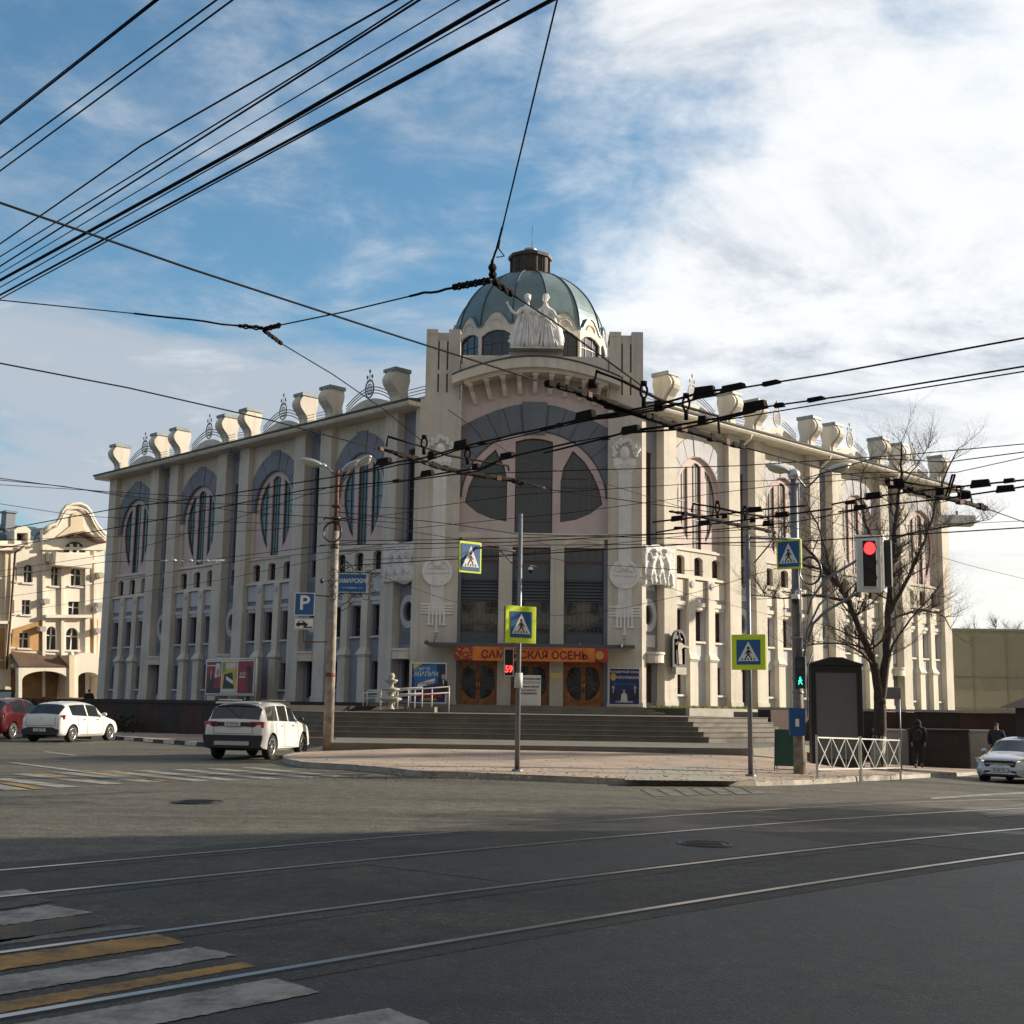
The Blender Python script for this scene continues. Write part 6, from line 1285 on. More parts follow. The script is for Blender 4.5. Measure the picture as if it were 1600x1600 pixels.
LW=[([(-40,742),(170,770),(380,800),(640,818)],7.0,.011,'thin wire from the left edge across the left facade, first'),([(-40,746),(100,760),(252,786),(525,790)],6.8,.010,'thin wire from the left edge across the left facade, second'),
([(-40,781),(122,806),(240,812),(500,820)],6.8,.008,'thin wire over the mansion roof and left facade'),
([(-40,898),(200,862),(400,800),(527,757)],6.6,.009,'thin wire climbing from the mansion to the left lamp post, upper'),([(-40,908),(165,878),(330,874),(560,846)],6.4,.010,'wire over the mansion windows to the left lamp post'),([(-40,940),(200,905),(400,872),(640,853)],6.4,.009,'lower wire across the mansion and small windows'),([(-40,966),(155,936),(350,905),(560,862)],6.4,.009,'lowest wire across the mansion facade'),
([(527,800),(700,818),(811,835),(1080,842),(1200,838)],6.4,.011,'wire from the cable coil across the recessed arch, first'),([(527,812),(720,843),(900,880),(1100,893)],6.4,.010,'wire from the cable coil across the recessed arch, second'),([(527,845),(720,843),(1100,832),(1240,822)],6.3,.011,'level wire crossing in front of the lintels, upper'),([(527,862),(811,852),(1100,850),(1300,858)],6.3,.010,'level wire crossing in front of the lintels, lower'),
([(560,875),(811,866),(1080,836)],6.3,.009,'thin wire in front of the three lintels'),([(527,790),(650,795),(811,773),(1095,755),(1250,749)],6.6,.008,'very thin wire in front of the arched window'),([(700,640),(811,719),(960,760),(1080,797),(1240,860)],6.9,.007,'very thin slanting wire from the left pylon to the right crossing sign'),
([(570,892),(700,938),(800,956),(870,962),(970,951),(1090,925),(1240,880)],5.6,.009,'sagging cable hanging below all others in front of the entrance'),([(1000,902),(1080,930),(1200,960),(1300,1000)],5.4,.007,'thin cable falling to the right lamp post'),
([(1255,800),(1400,850),(1520,885),(1640,914)],6.0,.007,'thin slack cable in the pale sky at far right'),([(1255,770),(1330,800),(1420,822),(1640,812)],6.2,.007,'thin cable over the far end of the right facade'),
([(640,826),(900,800),(1200,760),(1400,744)],6.5,.008,'thin wire rising right across both facades'),([(-40,845),(200,838),(420,828),(640,800)],6.6,.008,'thin wire across the small windows of the left facade'),([(-40,755),(300,776),(500,772),(700,742)],6.8,.008,'thin wire dipping over the left facade')]
for pts,z,r,l in LW: wire(pts,z,r,l,'thin wires across the facades')
c=at_z(300,877,6.3); m=MB()
for i in range(7): m.ball((i*.28-.9,0,.02*(i%2)),.07 if i%2 else .05,6,sc=(1.4,1,.8)); 
m.tube([(-1.1,0,0),(1.1,0,.05)],.02,5); o=m.build('wire_insulator',alu); o.location=c; tag(o,'small pale insulator string in the wire before the left facade','insulator')
# ================================================================ VEHICLES, PEOPLE, TREES
white_p=mat('car_white',(.66,.65,.63),.25,var=.04,scale=2,coat=.7,coords='obj'); silver_p=mat('car_silver',(.50,.54,.60),.25,.35,var=.04,coat=.7,coords='obj'); red_p=mat('car_red',(.055,.004,.006),.25,var=.05,coat=.8,coords='obj')
cglass=mat('car_glass',(.015,.018,.02),.04,var=0,spec=.9); tyre=mat('tyre_rubber',(.018,.017,.016),.85,var=.2,scale=8,coords='obj'); rim_m=mat('alloy',(.42,.42,.42),.3,.9,var=.05); trim=mat('car_trim_black',(.02,.02,.021),.55,var=.1,coords='obj'); tail=mat('tail_red',(.42,.012,.015),.15,var=.05,coat=.6); headl=mat('headlamp',(.6,.6,.58),.08,.3,var=0,coat=1); headon=mat('headlamp_lit',(.8,.6,.35),.1,var=0,emit=(1,.62,.28),es=1.2); plate=mat('plate_white',(.62,.62,.60),.4,var=.03)
def make_car(name,label,st,paint,wheels,wr,loc,rz,rear=(),front=(),front_lit=False,groupn=None,plate_txt='',mirror_x=.6,seams=(),rearplate=None,frontplate=None,clad=False,grille=None):
    """st rows: x, z_bottom, z_belt, w_bottom, w_belt, z_top, w_top ; glass rows given by flags s(ide), e(nd)"""
    root=thing(name,label,'car',loc,rz,groupn)
    vs=[];fs=[];mi=[];n=len(st); rows=[]
    for r in st:
        x,zb,zk,wb,wk,zt,wt=r[:7]; zm=zb+(zk-zb)*.52; h=zt-zk
        half=[(wb*.80,zb),(wb*.985,zb+.06),(max(wb,wk)*1.005,zm),(wk,zk-.05),(wk*.985,zk),(wk*.25+wt*.75 if h>.3 else wt*1.02,zk+h*.80),(wt*.88,zt-.012 if h>.3 else zt),(wt*.45,zt+.012)]
        ring=[(x,y,z) for y,z in half]+[(x,0,zt+.018)]+[(x,-y,z) for y,z in half[::-1]]; rows.append(ring)
    k=len(rows[0])
    for ring in rows: vs+=ring
    for i in range(n-1):
        fl=st[i][7] if len(st[i])>7 else ''
        for j in range(k):
            a=i*k+j;b=i*k+(j+1)%k;c=(i+1)*k+(j+1)%k;d=(i+1)*k+j; fs.append((a,b,c,d))
            side=j in (4,11) ; top=5<=j<=10
            g=0
            if 's' in fl and side: g=1
            if 'e' in fl and (6<=j<=9 or j in (5,10)): g=1
            if clad and j in (0,15): g=2
            if j==16: g=2
            mi.append(g)
    fs.append(tuple(range(k))[::-1]); mi.append(0); fs.append(tuple(range((n-1)*k,n*k))); mi.append(0)
    me=bpy.data.meshes.new('b'); me.from_pydata(vs,[],fs)
    for mm in (paint,cglass,trim): me.materials.append(mm)
    me.polygons.foreach_set('material_index',mi)
    bm=bmesh.new(); bm.from_mesh(me); bmesh.ops.recalc_face_normals(bm,faces=bm.faces)
    cl=bm.edges.layers.float.new('crease_edge'); cv=bm.verts.layers.float.new('crease_vert')
    for e in bm.edges:
        ms={f.material_index for f in e.link_faces}
        if len(ms)>1:
            e[cl]=1.0
            for v_ in e.verts: v_[cv]=1.0
    bm.to_mesh(me); bm.free(); ob=bpy.data.objects.new('b',me); COL.objects.link(ob)
    s=ob.modifiers.new('s','SUBSURF'); s.levels=2; s.render_levels=2
    cut=MB()
    for wx in wheels:
        for sy in (-1,1):
            yw=st[n//2][4]; cut.tube([(wx,sy*(yw-.30),wr),(wx,sy*(yw+.3),wr)],wr*1.17,28,2)
    cm=cut.build('c',[paint,cglass,trim]); 
    b_=ob.modifiers.new('b','BOOLEAN'); b_.operation='DIFFERENCE'; b_.object=cm; b_.solver='EXACT'
    dg=bpy.context.evaluated_depsgraph_get(); dg.update(); m2=bpy.data.meshes.new_from_object(ob.evaluated_get(dg)); bpy.data.objects.remove(ob); bpy.data.objects.remove(cm)
    from mathutils.bvhtree import BVHTree
    bmt=bmesh.new(); bmt.from_mesh(m2); tree_=BVHTree.FromBMesh(bmt); bmt.free()
    def seam(pts,r=.007,side=None):
        out=[]
        for i in range(len(pts)-1):
            for j in range(8):
                t=j/8; out.append((pts[i][0]*(1-t)+pts[i+1][0]*t,pts[i][1]*(1-t)+pts[i+1][1]*t))
        out.append(pts[-1]); Q=[]
        for a,b in out:
            if side: h=tree_.ray_cast(V((a,side*3,b)),V((0,-side,0)))
            else: h=tree_.ray_cast(V((-4,a,b)),V((1,0,0)))
            if h[0] is not None: Q.append(h[0]+h[1]*.001)
        return Q
    sm=MB(); zk=st[n//2][2]; xw=[r[0] for r in st if 's' in (r[7] if len(r)>7 else '')]; xm_=.0
    for sd in (-1,1):
        for xs_ in ((-.38,),(.62,),(-1.02,)) :
            x=xs_[0]*(1.0 if st[0][0]>-2.2 else 1.08); z0=st[n//2][1]+.12 if xs_[0]>-1 else wr*1.9
            q=seam([(x+(.10 if xs_[0]>.5 else 0),zk-.02),(x+(.16 if xs_[0]>.5 else 0),zk-.3),(x+(.12 if xs_[0]>.5 else .05),z0)],side=sd)
            if len(q)>2: sm.tube(q,.008,4)
        q=seam([(-1.0,st[n//2][1]+.10),(.75,st[n//2][1]+.10)],side=sd)
        if len(q)>2: sm.tube(q,.008,4)
        for x in (-.62,.32):
            q=seam([(x-.09,zk-.13),(x+.09,zk-.13)],side=sd)
            if len(q)>2: sm.tube([p+V((0,sd*.012,0)) for p in q],.014,5)
    q=seam([(-.60,zk-.02),(-.62,zk-.35),(.62,zk-.35),(.60,zk-.02)])
    if len(q)>3: sm.tube(q,.008,4)
    def part(nm,idx,mm):
        bmm=bmesh.new(); bmm.from_mesh(m2); bmesh.ops.delete(bmm,geom=[f for f in bmm.faces if f.material_index not in idx],context='FACES')
        mmx=bpy.data.meshes.new(nm); bmm.to_mesh(mmx); bmm.free()
        mmx.materials.clear(); 
        for q in mm: mmx.materials.append(q)
        for p in mmx.polygons: p.use_smooth=True
        oo=bpy.data.objects.new(nm,mmx); COL.objects.link(oo); oo.parent=root; return oo
    body=part('body',(0,),[paint]); gl_=part('windows',(1,),[cglass,cglass,cglass]); tr_=part('underbody',(2,),[trim,trim,trim]); sm.build('panel_seams',trim,root)
    yw=st[n//2][4]
    proto=None
    for wx in wheels:
        for sy in (-1,1):
            w_=bpy.data.objects.new('wheel',None); COL.objects.link(w_); w_.parent=root; w_.location=(wx,sy*(yw-.10),wr); w_.rotation_euler=(0,0,0 if sy>0 else PI)
            My=Matrix.Rotation(R(-90),4,'X'); m=MB(); m.lathe([(wr*.66,-.10),(wr*.94,-.105),(wr,-.07),(wr,.07),(wr*.94,.105),(wr*.66,.10)],(0,0,0),28,0,True,My); m.build('tyre',tyre,w_)
            m=MB(); m.lathe([(wr*.60,.085),(wr*.68,.10),(wr*.68,.06),(wr*.62,.03),(0,.03)],(0,0,0),28,1,True,My)
            for q in range(10 if len(wheels)==2 else 5):
                a=R(36*q); M=My@Matrix.Rotation(a,4,'Z'); m.box((wr*.1,-.014,.05),(wr*.63,.014,.085),0,M=M)
            m.lathe([(0,.095),(wr*.12,.09),(wr*.13,.05)],(0,0,0),10,0,True,My); m.lathe([(wr*.60,.09),(wr*.675,.105),(wr*.68,.08),(wr*.61,.07)],(0,0,0),28,0,True,My); m.build('rim',[rim_m,trim],w_)
    for (nm,mm,polys,fr) in rear: m=MB(); m.prism(polys,0,.012,fr); m.build(nm,mm,root)
    for sy in (-1,1):
        m=MB(); m.ball((mirror_x,sy*(yw+.10),st[n//2][2]+.07),.1,8,sc=(.75,1.1,.75)); m.tube([(mirror_x+.02,sy*(yw-.04),st[n//2][2]+.02),(mirror_x,sy*(yw+.06),st[n//2][2]+.04)],.02,5); m.build('mirror',paint if not clad else trim,root)
    return root
FRr=lambda x0,tilt=0: (lambda u,w,z: V((x0-w+tilt*z,-u,z)))
def pl8(root,x,z,back,txt,w=.52,h=.112):
    s=-1 if back else 1; f=lambda u,ww,zz: V((x+s*ww,s*u,z+zz)); m=MB(); m.box((-w/2-.01,0,-h/2-.01),(w/2+.01,.012,h/2+.01),1,fr=f); m.box((-w/2,.012,-h/2),(w/2,.016,h/2),0,fr=f); text_mb(m,txt,.105,f,.017,1,sx=.9,bold=.002); m.build('number_plate',[plate,trim],root)
# ---- white hatchback
hst=[(-2.14,.40,.72,.66,.66,.76,.5),(-2.10,.30,.86,.78,.78,.90,.60),(-1.98,.24,.97,.85,.84,1.04,.64,'e'),(-1.60,.20,1.0,.88,.87,1.40,.60,''),(-1.42,.19,1.0,.885,.88,1.46,.60,'s'),(-.95,.18,.985,.89,.885,1.50,.61,'s'),(-.42,.18,.965,.89,.885,1.515,.62,''),(-.34,.18,.965,.89,.885,1.515,.62,'s'),(.18,.18,.945,.89,.88,1.48,.61,'s'),(.45,.18,.935,.885,.875,1.40,.60,'e'),(1.05,.18,.915,.88,.85,1.02,.60,''),(1.18,.18,.90,.88,.84,.95,.62),(1.65,.2,.82,.86,.80,.87,.58),(1.98,.24,.70,.80,.72,.74,.48),(2.10,.32,.58,.66,.60,.62,.36)]
def cpos(px,py): P=on_ground(px,py,0); return P
C1=cpos(98,1159); hd=math.atan2(.97,.243); hx=V((C1.x,C1.y+1.0,0))
car1=make_car('white_hatchback','white hatchback parked at the striped kerb beside the red car','',None,(),0,(0,0,0),0) if False else make_car('hatchback_car','white five-door hatchback parked at the striped kerb beside the red car',hst,white_p,(-1.32,1.28),.315,(hx.x,hx.y,0),R(90-14),groupn='parked cars')
for s in (-1,1):
    f=lambda u,w,z,s=s: V((-2.005-w+.30*max(0,abs(u)-.55)+.02,s*u,z)); m=MB(); m.prism([(.50,.80),(.70,.76),(.87,.86),(.89,1.02),(.74,1.0),(.58,.88)],-.02,.05,f); m.build('tail_light',tail,car1)
m=MB(); m.prism([(-.74,.28),(.74,.28),(.80,.46),(.5,.56),(-.5,.56),(-.80,.46)],-.0,.07,lambda u,w,z:V((-2.08-w,u,z))); m.build('rear_bumper',trim,car1); pl8(car1,-2.155,.46,True,'А 352 ТР')
m=MB(); m.box((-1.99,-.62,1.405),(-1.6,.62,1.43),0,M=Matrix.Rotation(0,4,'X')); m.build('spoiler',white_p,car1) if False else None
m=MB(); m.prism(arc(0,.86,.04,.05,0,360,12)[:-1],0,.02,lambda u,w,z:V((-2.09-w,u,z))); m.build('badge',rim_m,car1)
# ---- white SUV
sst=[(-2.26,.45,.86,.80,.80,.92,.60),(-2.22,.36,1.06,.90,.88,1.12,.72),(-2.14,.30,1.15,.93,.90,1.20,.76,'e'),(-1.92,.27,1.17,.94,.91,1.60,.74,''),(-1.80,.26,1.165,.945,.915,1.66,.74,'s'),(-1.22,.26,1.155,.945,.92,1.72,.74,'s'),(-.95,.26,1.15,.945,.92,1.73,.74,''),(-.86,.26,1.15,.945,.92,1.73,.74,'s'),(-.10,.26,1.13,.945,.92,1.73,.73,''),(-.02,.26,1.13,.945,.92,1.725,.73,'s'),(.42,.26,1.12,.94,.915,1.66,.71,'s'),(.62,.26,1.11,.94,.91,1.58,.69,'e'),(1.08,.26,1.09,.935,.90,1.20,.70,''),(1.2,.26,1.08,.93,.89,1.13,.72),(1.8,.28,1.02,.91,.87,1.07,.70),(2.12,.32,.92,.86,.80,.96,.60),(2.27,.42,.72,.72,.66,.76,.45)]
C2=cpos(372,1187); suv=make_car('suv_car','white SUV with black tailgate glass parked beside the left lamp post',sst,white_p,(-1.37,1.37),.375,(C2.x+.28,C2.y+1.75,GZ(C2.x,C2.y)),R(90-11),groupn='parked cars',clad=True,mirror_x=.75)
for s in (-1,1):
    f=lambda u,w,z,s=s: V((-2.215-w+.35*max(0,abs(u)-.74),s*u,z)); m=MB(); m.prism([(.50,.98),(.93,.96),(.95,1.14),(.52,1.14)],-.03,.05,f,0); m.build('tail_light',tail,suv); m=MB(); m.prism([(.56,1.0),(.70,.995),(.70,1.12),(.56,1.12)],.05,.055,f); m.build('lamp_cell',trim,suv)
m=MB(); m.prism([(-.86,.36),(.86,.36),(.93,.62),(.93,.74),(-.93,.74),(-.93,.62)],0,.09,lambda u,w,z:V((-2.20-w,u,z))); m.box((-2.33,-.55,.44),(-2.29,.55,.56),1); m.build('rear_bumper',[trim,rim_m],suv); m=MB(); m.box((-2.275,-.50,1.0),(-2.24,.50,1.12)); m.build('tailgate_strip',trim,suv); pl8(suv,-2.29,1.06,True,'О 777 КА',.5,.11)
m=MB(); m.box((-1.9,-.70,1.76),(1.9*.1,-.66,1.80)); m.box((-1.9,.66,1.76),(.2,.70,1.80)); m.lathe([(0,.0),(.06,0),(.02,.12),(0,.14)],(-1.5,0,1.75),8); m.build('roof_rail',trim,suv)
m=MB(); m.box((-2.02,-.70,1.66),(-1.78,.70,1.72)); m.build('spoiler',white_p,suv,bevel=.02)
suv.scale=(.93,.93,.93)
# ---- red car, partly outside the frame
rc=make_car('red_car','dark red car cut off by the left edge, behind the white hatchback',[(r[0],r[1]+.03)+(r[2]+.06,)+r[3:5]+(r[5]+.10,)+r[6:] for r in hst],red_p,(-1.32,1.28),.33,(hx.x-3.35,hx.y+2.4,0),R(90-8),groupn='parked cars')
for s in (-1,1): m=MB(); m.prism([(.50,.85),(.86,.88),(.88,1.04),(.58,.98)],-.02,.05,lambda u,w,z,s=s: V((-2.02-w+.30*max(0,abs(u)-.55),s*u,z))); m.build('tail_light',tail,rc)
# ---- silver sedan at the right
dst=[(-2.28,.42,.80,.70,.70,.90,.55),(-2.2,.30,.95,.84,.82,1.04,.62),(-1.85,.22,.97,.88,.86,1.08,.62,'e'),(-1.25,.2,.97,.89,.87,1.38,.56,''),(-1.15,.2,.97,.89,.87,1.41,.56,'s'),(-.6,.19,.96,.89,.875,1.46,.58,'s'),(-.2,.19,.95,.89,.875,1.475,.59,''),(-.12,.19,.95,.89,.875,1.475,.59,'s'),(.3,.19,.94,.89,.87,1.44,.58,'s'),(.55,.19,.93,.89,.865,1.37,.57,'e'),(1.15,.19,.92,.885,.85,1.02,.60,''),(1.3,.2,.91,.88,.84,.98,.64),(1.85,.22,.84,.86,.80,.90,.62),(2.15,.25,.74,.80,.72,.80,.55),(2.28,.34,.60,.66,.58,.66,.42)]
C3=cpos(1560,1223); cdir=-DR; sed=make_car('silver_sedan','silver sedan with lit headlamps driving in from the right edge',dst,silver_p,(-1.35,1.33),.325,(C3.x+1.45,C3.y+1.8,GZ(C3.x+1.6,C3.y+1.8)),math.atan2(cdir.y,cdir.x)+R(5),groupn='moving car',mirror_x=.72)
sed['group']='cars on the road'
for s in (-1,1):
    f=lambda u,w,z,s=s: V((2.17+w-.55*max(0,u-.45),s*u,z)); m=MB(); m.prism([(.42,.66),(.60,.62),(.80,.68),(.86,.84),(.72,.84),(.50,.76)],-.03,.05,f); h=m.build('headlight',headl,sed); m=MB(); m.prism(arc(.58,.70,.07,.06,0,360,14)[:-1],.05,.06,f); m.build('lit_bulb',headon,h)
    m=MB(); m.prism([(.55,.30),(.78,.32),(.78,.42),(.60,.40)],-.0,.06,lambda u,w,z,s=s: V((2.17+w-.4*max(0,u-.45),s*u,z))); m.build('fog_lamp',trim,sed)
FS=lambda u,w,z: V((2.24+w-.12*u*u,u,z))
m=MB(); m.prism([(-.46,.56),(.46,.56),(.50,.72),(.42,.76),(-.42,.76),(-.50,.72)],0,.05,FS,0); m.prism([(-.44,.65),(.44,.65),(.44,.675),(-.44,.675)],.05,.062,FS,1); m.prism([(-.10,.64),(.10,.64),(.12,.685),(-.12,.685)],.055,.075,FS,2)
m.prism([(-.55,.28),(.55,.28),(.48,.44),(-.48,.44)],0,.06,FS,0); m.build('grille',[trim,rim_m,mat('emblem_gold',(.5,.38,.12),.4,.6,var=0)],sed); pl8(sed,2.31,.46,False,'В 432 ТА')
# ---- people
coat_k=mat('cloth_black',(.022,.021,.022),.9,var=.3,scale=9); skin=mat('skin',(.42,.25,.17),.6,var=.05); hair_m=mat('hair_dark',(.02,.015,.012),.7,var=.1); grey_c=mat('cloth_charcoal',(.035,.038,.048),.9,var=.3,scale=9)
def person(label,loc,rz,h,stride,coat,hood,arm=0.0,bag=False):
    root=thing('person',label,'person',loc,rz,'people on foot'); s=h/1.75
    J=[(0,0,.95,.15,.12),(0,0,1.15,.16,.12),(0,.0,1.38,.19,.13),(0,0,1.50,.07,.07),(0,.02,1.60,.085,.095),(0,.01,1.72,.07,.08)]
    E_=[(0,1),(1,2),(2,3),(3,4),(4,5)]
    for sx in (-1,1):
        b=len(J); ph=stride*sx; J+= [(sx*.10,0,.88,.10,.10),(sx*.10,ph*.16+.03,.50,.072,.075),(sx*.10,ph*.30-(.10 if ph<0 else 0),.10,.048,.05),(sx*.105,ph*.30+.14-(.08 if ph<0 else 0),.045,.038,.035)]; E_+=[(0,b),(b,b+1),(b+1,b+2),(b+2,b+3)]
        b=len(J); J+=[(sx*.21,0,1.42,.065,.065),(sx*.26,-ph*.10-.02,1.16,.052,.052),(sx*.24,-ph*.16+.07,.93,.038,.038),(sx*.235,-ph*.18+.10,.85,.036,.028)]; E_+=[(2,b),(b,b+1),(b+1,b+2),(b+2,b+3)]
        for q in range(4):
            J.append((sx*.235,-ph*.18+.085+q*.014,.785-.006*abs(q-1.5),.009,.009)); E_.append((b+3,len(J)-1))
        J.append((sx*.20,-ph*.18+.125,.82,.011,.011)); E_.append((b+3,len(J)-1))
    J=[(a*s,b*s,c*s,r*s,r2*s) for a,b,c,r,r2 in J]; body=skin_mesh('body',J,E_,skin,root,2)
    # clothes: padded coat, trousers, shoes
    JC=[(0,0,.80,.21,.16),(0,0,1.05,.215,.165),(0,0,1.36,.225,.165),(0,0,1.50,.11,.11)]; EC=[(0,1),(1,2),(2,3)]
    for sx in (-1,1):
        ph=stride*sx; b=len(JC); JC+=[(sx*.215,0,1.42,.095,.095),(sx*.27,-ph*.10-.02,1.16,.082,.082),(sx*.245,-ph*.16+.07,.92,.065,.065)]; EC+=[(2,b),(b,b+1),(b+1,b+2)]
    skin_mesh('jacket',[(a*s,b*s,c*s,r*s,r2*s) for a,b,c,r,r2 in JC],EC,coat,root,2)
    JT=[(0,0,.92,.17,.14)]; ET=[]
    for sx in (-1,1):
        ph=stride*sx; b=len(JT); JT+=[(sx*.10,0,.84,.115,.115),(sx*.10,ph*.16+.03,.50,.088,.09),(sx*.10,ph*.30-(.10 if ph<0 else 0),.13,.068,.07)]; ET+=[(0,b),(b,b+1),(b+1,b+2)]
    skin_mesh('trousers',[(a*s,b*s,c*s,r*s,r2*s) for a,b,c,r,r2 in JT],ET,coat_k,root,2)
    for sx in (-1,1):
        ph=stride*sx; y=ph*.30-(.10 if ph<0 else 0); m=MB(); m.ball((sx*.105*s,(y+.07)*s,.055*s),.09*s,8,sc=(.6,1.5,.55)); m.build('shoe',coat_k,root)
    m=MB()
    if hood: m.ball((0,-.01*s,1.635*s),.135*s,10,sc=(.95,1.05,1.15)); m.ball((0,-.05*s,1.50*s),.13*s,8,sc=(1.2,1,.7)); m.build('hood',coat,root)
    else: m.ball((0,-.015*s,1.675*s),.098*s,10,sc=(.95,1.08,.9)); m.build('hair',hair_m,root)
    m=MB(); 
    for sx in (-1,1): m.ball((sx*.032*s,.093*s,1.635*s),.012*s,5)
    m.build('eyes',hair_m,root); m=MB(); m.ball((0,.115*s,1.605*s),.016*s,6,sc=(.8,1,1.5)); m.box((-.025*s,.098*s,1.555*s),(.025*s,.106*s,1.562*s)); m.build('face_features',skin,root)
    if bag: m=MB(); m.ball((.0,-.20*s,1.22*s),.17*s,8,sc=(1,.6,1.35)); m.build('backpack',coat_k,root)
    return root
P=Zb(1436,1200); person('pedestrian in black hooded padded jacket walking away before the black planter',P,R(-20),1.72,.75,coat_k,True,bag=True)
P=Zb(1557,1180,PH); Y_=51.0; x_=at_depth(1557,1150,Y_).x; person('man in dark jacket walking behind the silver sedan',V((x_,Y_,GZ(x_,Y_)+PH)),R(160),1.80,.5,grey_c,False)
x_=at_depth(139,1090,86).x; person('small dark figure standing before the mansion entrance arch',V((x_,86,.55)),R(10),1.72,.2,coat_k,False)
# ---- bare trees
bark=mat('bark_dark',(.055,.042,.032),.9,var=.35,scale=6,bump=.6,bscale=20); twig_m=mat('twig_brown',(.075,.055,.038),.85,var=.3,scale=5); whitewash=mat('whitewash',(.38,.37,.34),.9,var=.3,scale=5,grime=.4)
def limb_tree(name,label,base,limbs,seed,twigs=5,rz=0,group=None,tw=1.0,rmin=.012):
    """limbs: list of (points rel. base, r0, r1)"""
    root=thing(name,label,'tree',base,rz,group); rg=random.Random(seed); tr=MB(); cr=MB()
    def bez(P,n):
        out=[]
        for i in range(len(P)-1):
            p0=P[max(i-1,0)];p1=P[i];p2=P[i+1];p3=P[min(i+2,len(P)-1)]
            for j in range(n): t=j/n; out.append(.5*((2*p1)+(p2-p0)*t+(2*p0-5*p1+4*p2-p3)*t*t+(-p0+3*p1-3*p2+p3)*t**3))
        out.append(P[-1]); return out
    def grow(p,d,L_,r,lev):
        n=5 if lev<2 else 4; pts=[p]; q=V(p); dd=V(d)
        for i in range(n): dd=(dd+V((rg.uniform(-.22,.22),rg.uniform(-.22,.22),rg.uniform(-.10,.22)))).normalized(); q=q+dd*(L_/n); pts.append(V(q))
        rs=[r*(1-.75*i/n) for i in range(n+1)]; cr.tube(pts,rs,4 if lev>1 else 5,0)
        if lev<3:
            for i in range(1,n+1):
                for _ in range(2 if lev<2 else (1 if rg.random()<.75 else 2)):
                    a=V((rg.uniform(-1,1),rg.uniform(-1,1),rg.uniform(-.25,.9))).normalized(); nd=(dd*.65+a*.75).normalized(); grow(pts[i],nd,L_*rg.uniform(.38,.62),rs[i]*.55,lev+1)
        else:
            for _ in range(2): a=V((rg.uniform(-1,1),rg.uniform(-1,1),rg.uniform(-.5,.8))).normalized()*.05; cr.tube([pts[-1],pts[-1]+a],[r*.8,r*1.4],4)
    for k,(pts,r0,r1) in enumerate(limbs):
        P=bez([V(p) for p in pts],5); n=len(P); rr=[r0+(r1-r0)*i/(n-1) for i in range(n)]
        P=[p+V((rg.uniform(-.03,.03),rg.uniform(-.03,.03),0))*(1 if 0<i<n-1 else 0) for i,p in enumerate(P)]
        (tr if k<3 else cr).tube(P,rr,9 if k<3 else 6)
        for i in range(n):
            if k==0 or i<(n*.30 if k<3 else 2): continue
            for _ in range(twigs if i<n-1 else twigs+1):
                if rg.random()<.5: continue
                d=(P[min(i+1,n-1)]-P[i-1]).normalized(); a=V((rg.uniform(-1,1),rg.uniform(-1,1),rg.uniform(-.2,.8))).normalized(); grow(P[i],(d*.5+a).normalized(),tw*rg.uniform(.7,1.5),max(rmin,rr[i]*.36),1)
    tr.build('trunk',bark,root); cr.build('crown',twig_m,root,auto=False); return root
TB=Zb(1372,1203); YT=TB.y
def tr(px,py,o=0): P=at_depth(px,py,YT+o)-TB; return (P.x,P.y,P.z)
limbs=[([(0,0,-.2),tr(1374,1140),tr(1375,1090)],.22,.185),([tr(1374,1100),tr(1366,1040,-.1),tr(1350,1000,-.3),tr(1325,940,-.6),tr(1290,890,-.9),tr(1240,835,-1.2)],.165,.03),([tr(1376,1100),tr(1384,1040,.1),tr(1389,960,.3),tr(1392,900,.3),tr(1398,830,.2),tr(1408,740,.3),tr(1408,690,.2)],.17,.02),
([tr(1350,1000,-.3),tr(1330,950,.2),tr(1300,900,.6),tr(1285,840,.8),tr(1262,790,.8)],.075,.02),([tr(1389,960,.3),tr(1420,900,0),tr(1450,830,-.4),tr(1470,760,-.8),tr(1498,700,-1.0)],.08,.015),([tr(1392,900,.3),tr(1360,840,.7),tr(1345,780,1.2),tr(1350,730,1.4)],.07,.015),
([tr(1325,940,-.6),tr(1270,930,-1.2),tr(1225,935,-1.4),tr(1190,930,-1.5)],.055,.012),([tr(1389,970,.3),tr(1430,955,.9),tr(1470,960,1.2),tr(1488,985,1.3)],.05,.012),([tr(1398,840,.2),tr(1440,830,.8),tr(1500,820,1.0),tr(1545,812,1.2)],.05,.012),([tr(1366,1040,-.1),tr(1330,1010,-.8),tr(1290,1005,-1.2),tr(1255,1010,-1.4)],.05,.012),([tr(1384,1040,.1),tr(1400,1000,-.7),tr(1430,960,-1.1),tr(1455,930,-1.3)],.05,.012),([tr(1290,890,-.9),tr(1250,880,-.5),tr(1215,850,-.4),tr(1196,800,-.4)],.05,.012),([tr(1408,760,.3),tr(1430,730,.5),tr(1450,700,.8)],.03,.01)]
t1=limb_tree('bare_tree','bare forked street tree with dark trunk behind the white guard fence',TB,limbs,3,twigs=3)
m=MB(); m.tube([(0,0,-.05),(.0,0,.5),tr(1374,1150)],[.235,.225,.215],10); m.build('whitewashed_base',whitewash,t1)
m=MB(); rg=random.Random(8)
for i in range(260): a=rg.uniform(0,2*PI); r=rg.uniform(.1,.75)**.8; p=V((r*math.cos(a)*1.3,r*math.sin(a),.01)); m.add([p,p+V((.04,0,.0)),p+V((.02,.03,.03))],[(0,1,2)])
m.lathe([(0,.03),(.5,.022),(.8,.005)],(0,0,0),20,0,True); o=m.build('soil_patch',mat('soil',(.06,.045,.03),.95,var=.4,scale=8),auto=False); o.location=TB; tag(o,'patch of dark soil and leaves at the foot of the bare tree','soil',kind='stuff')
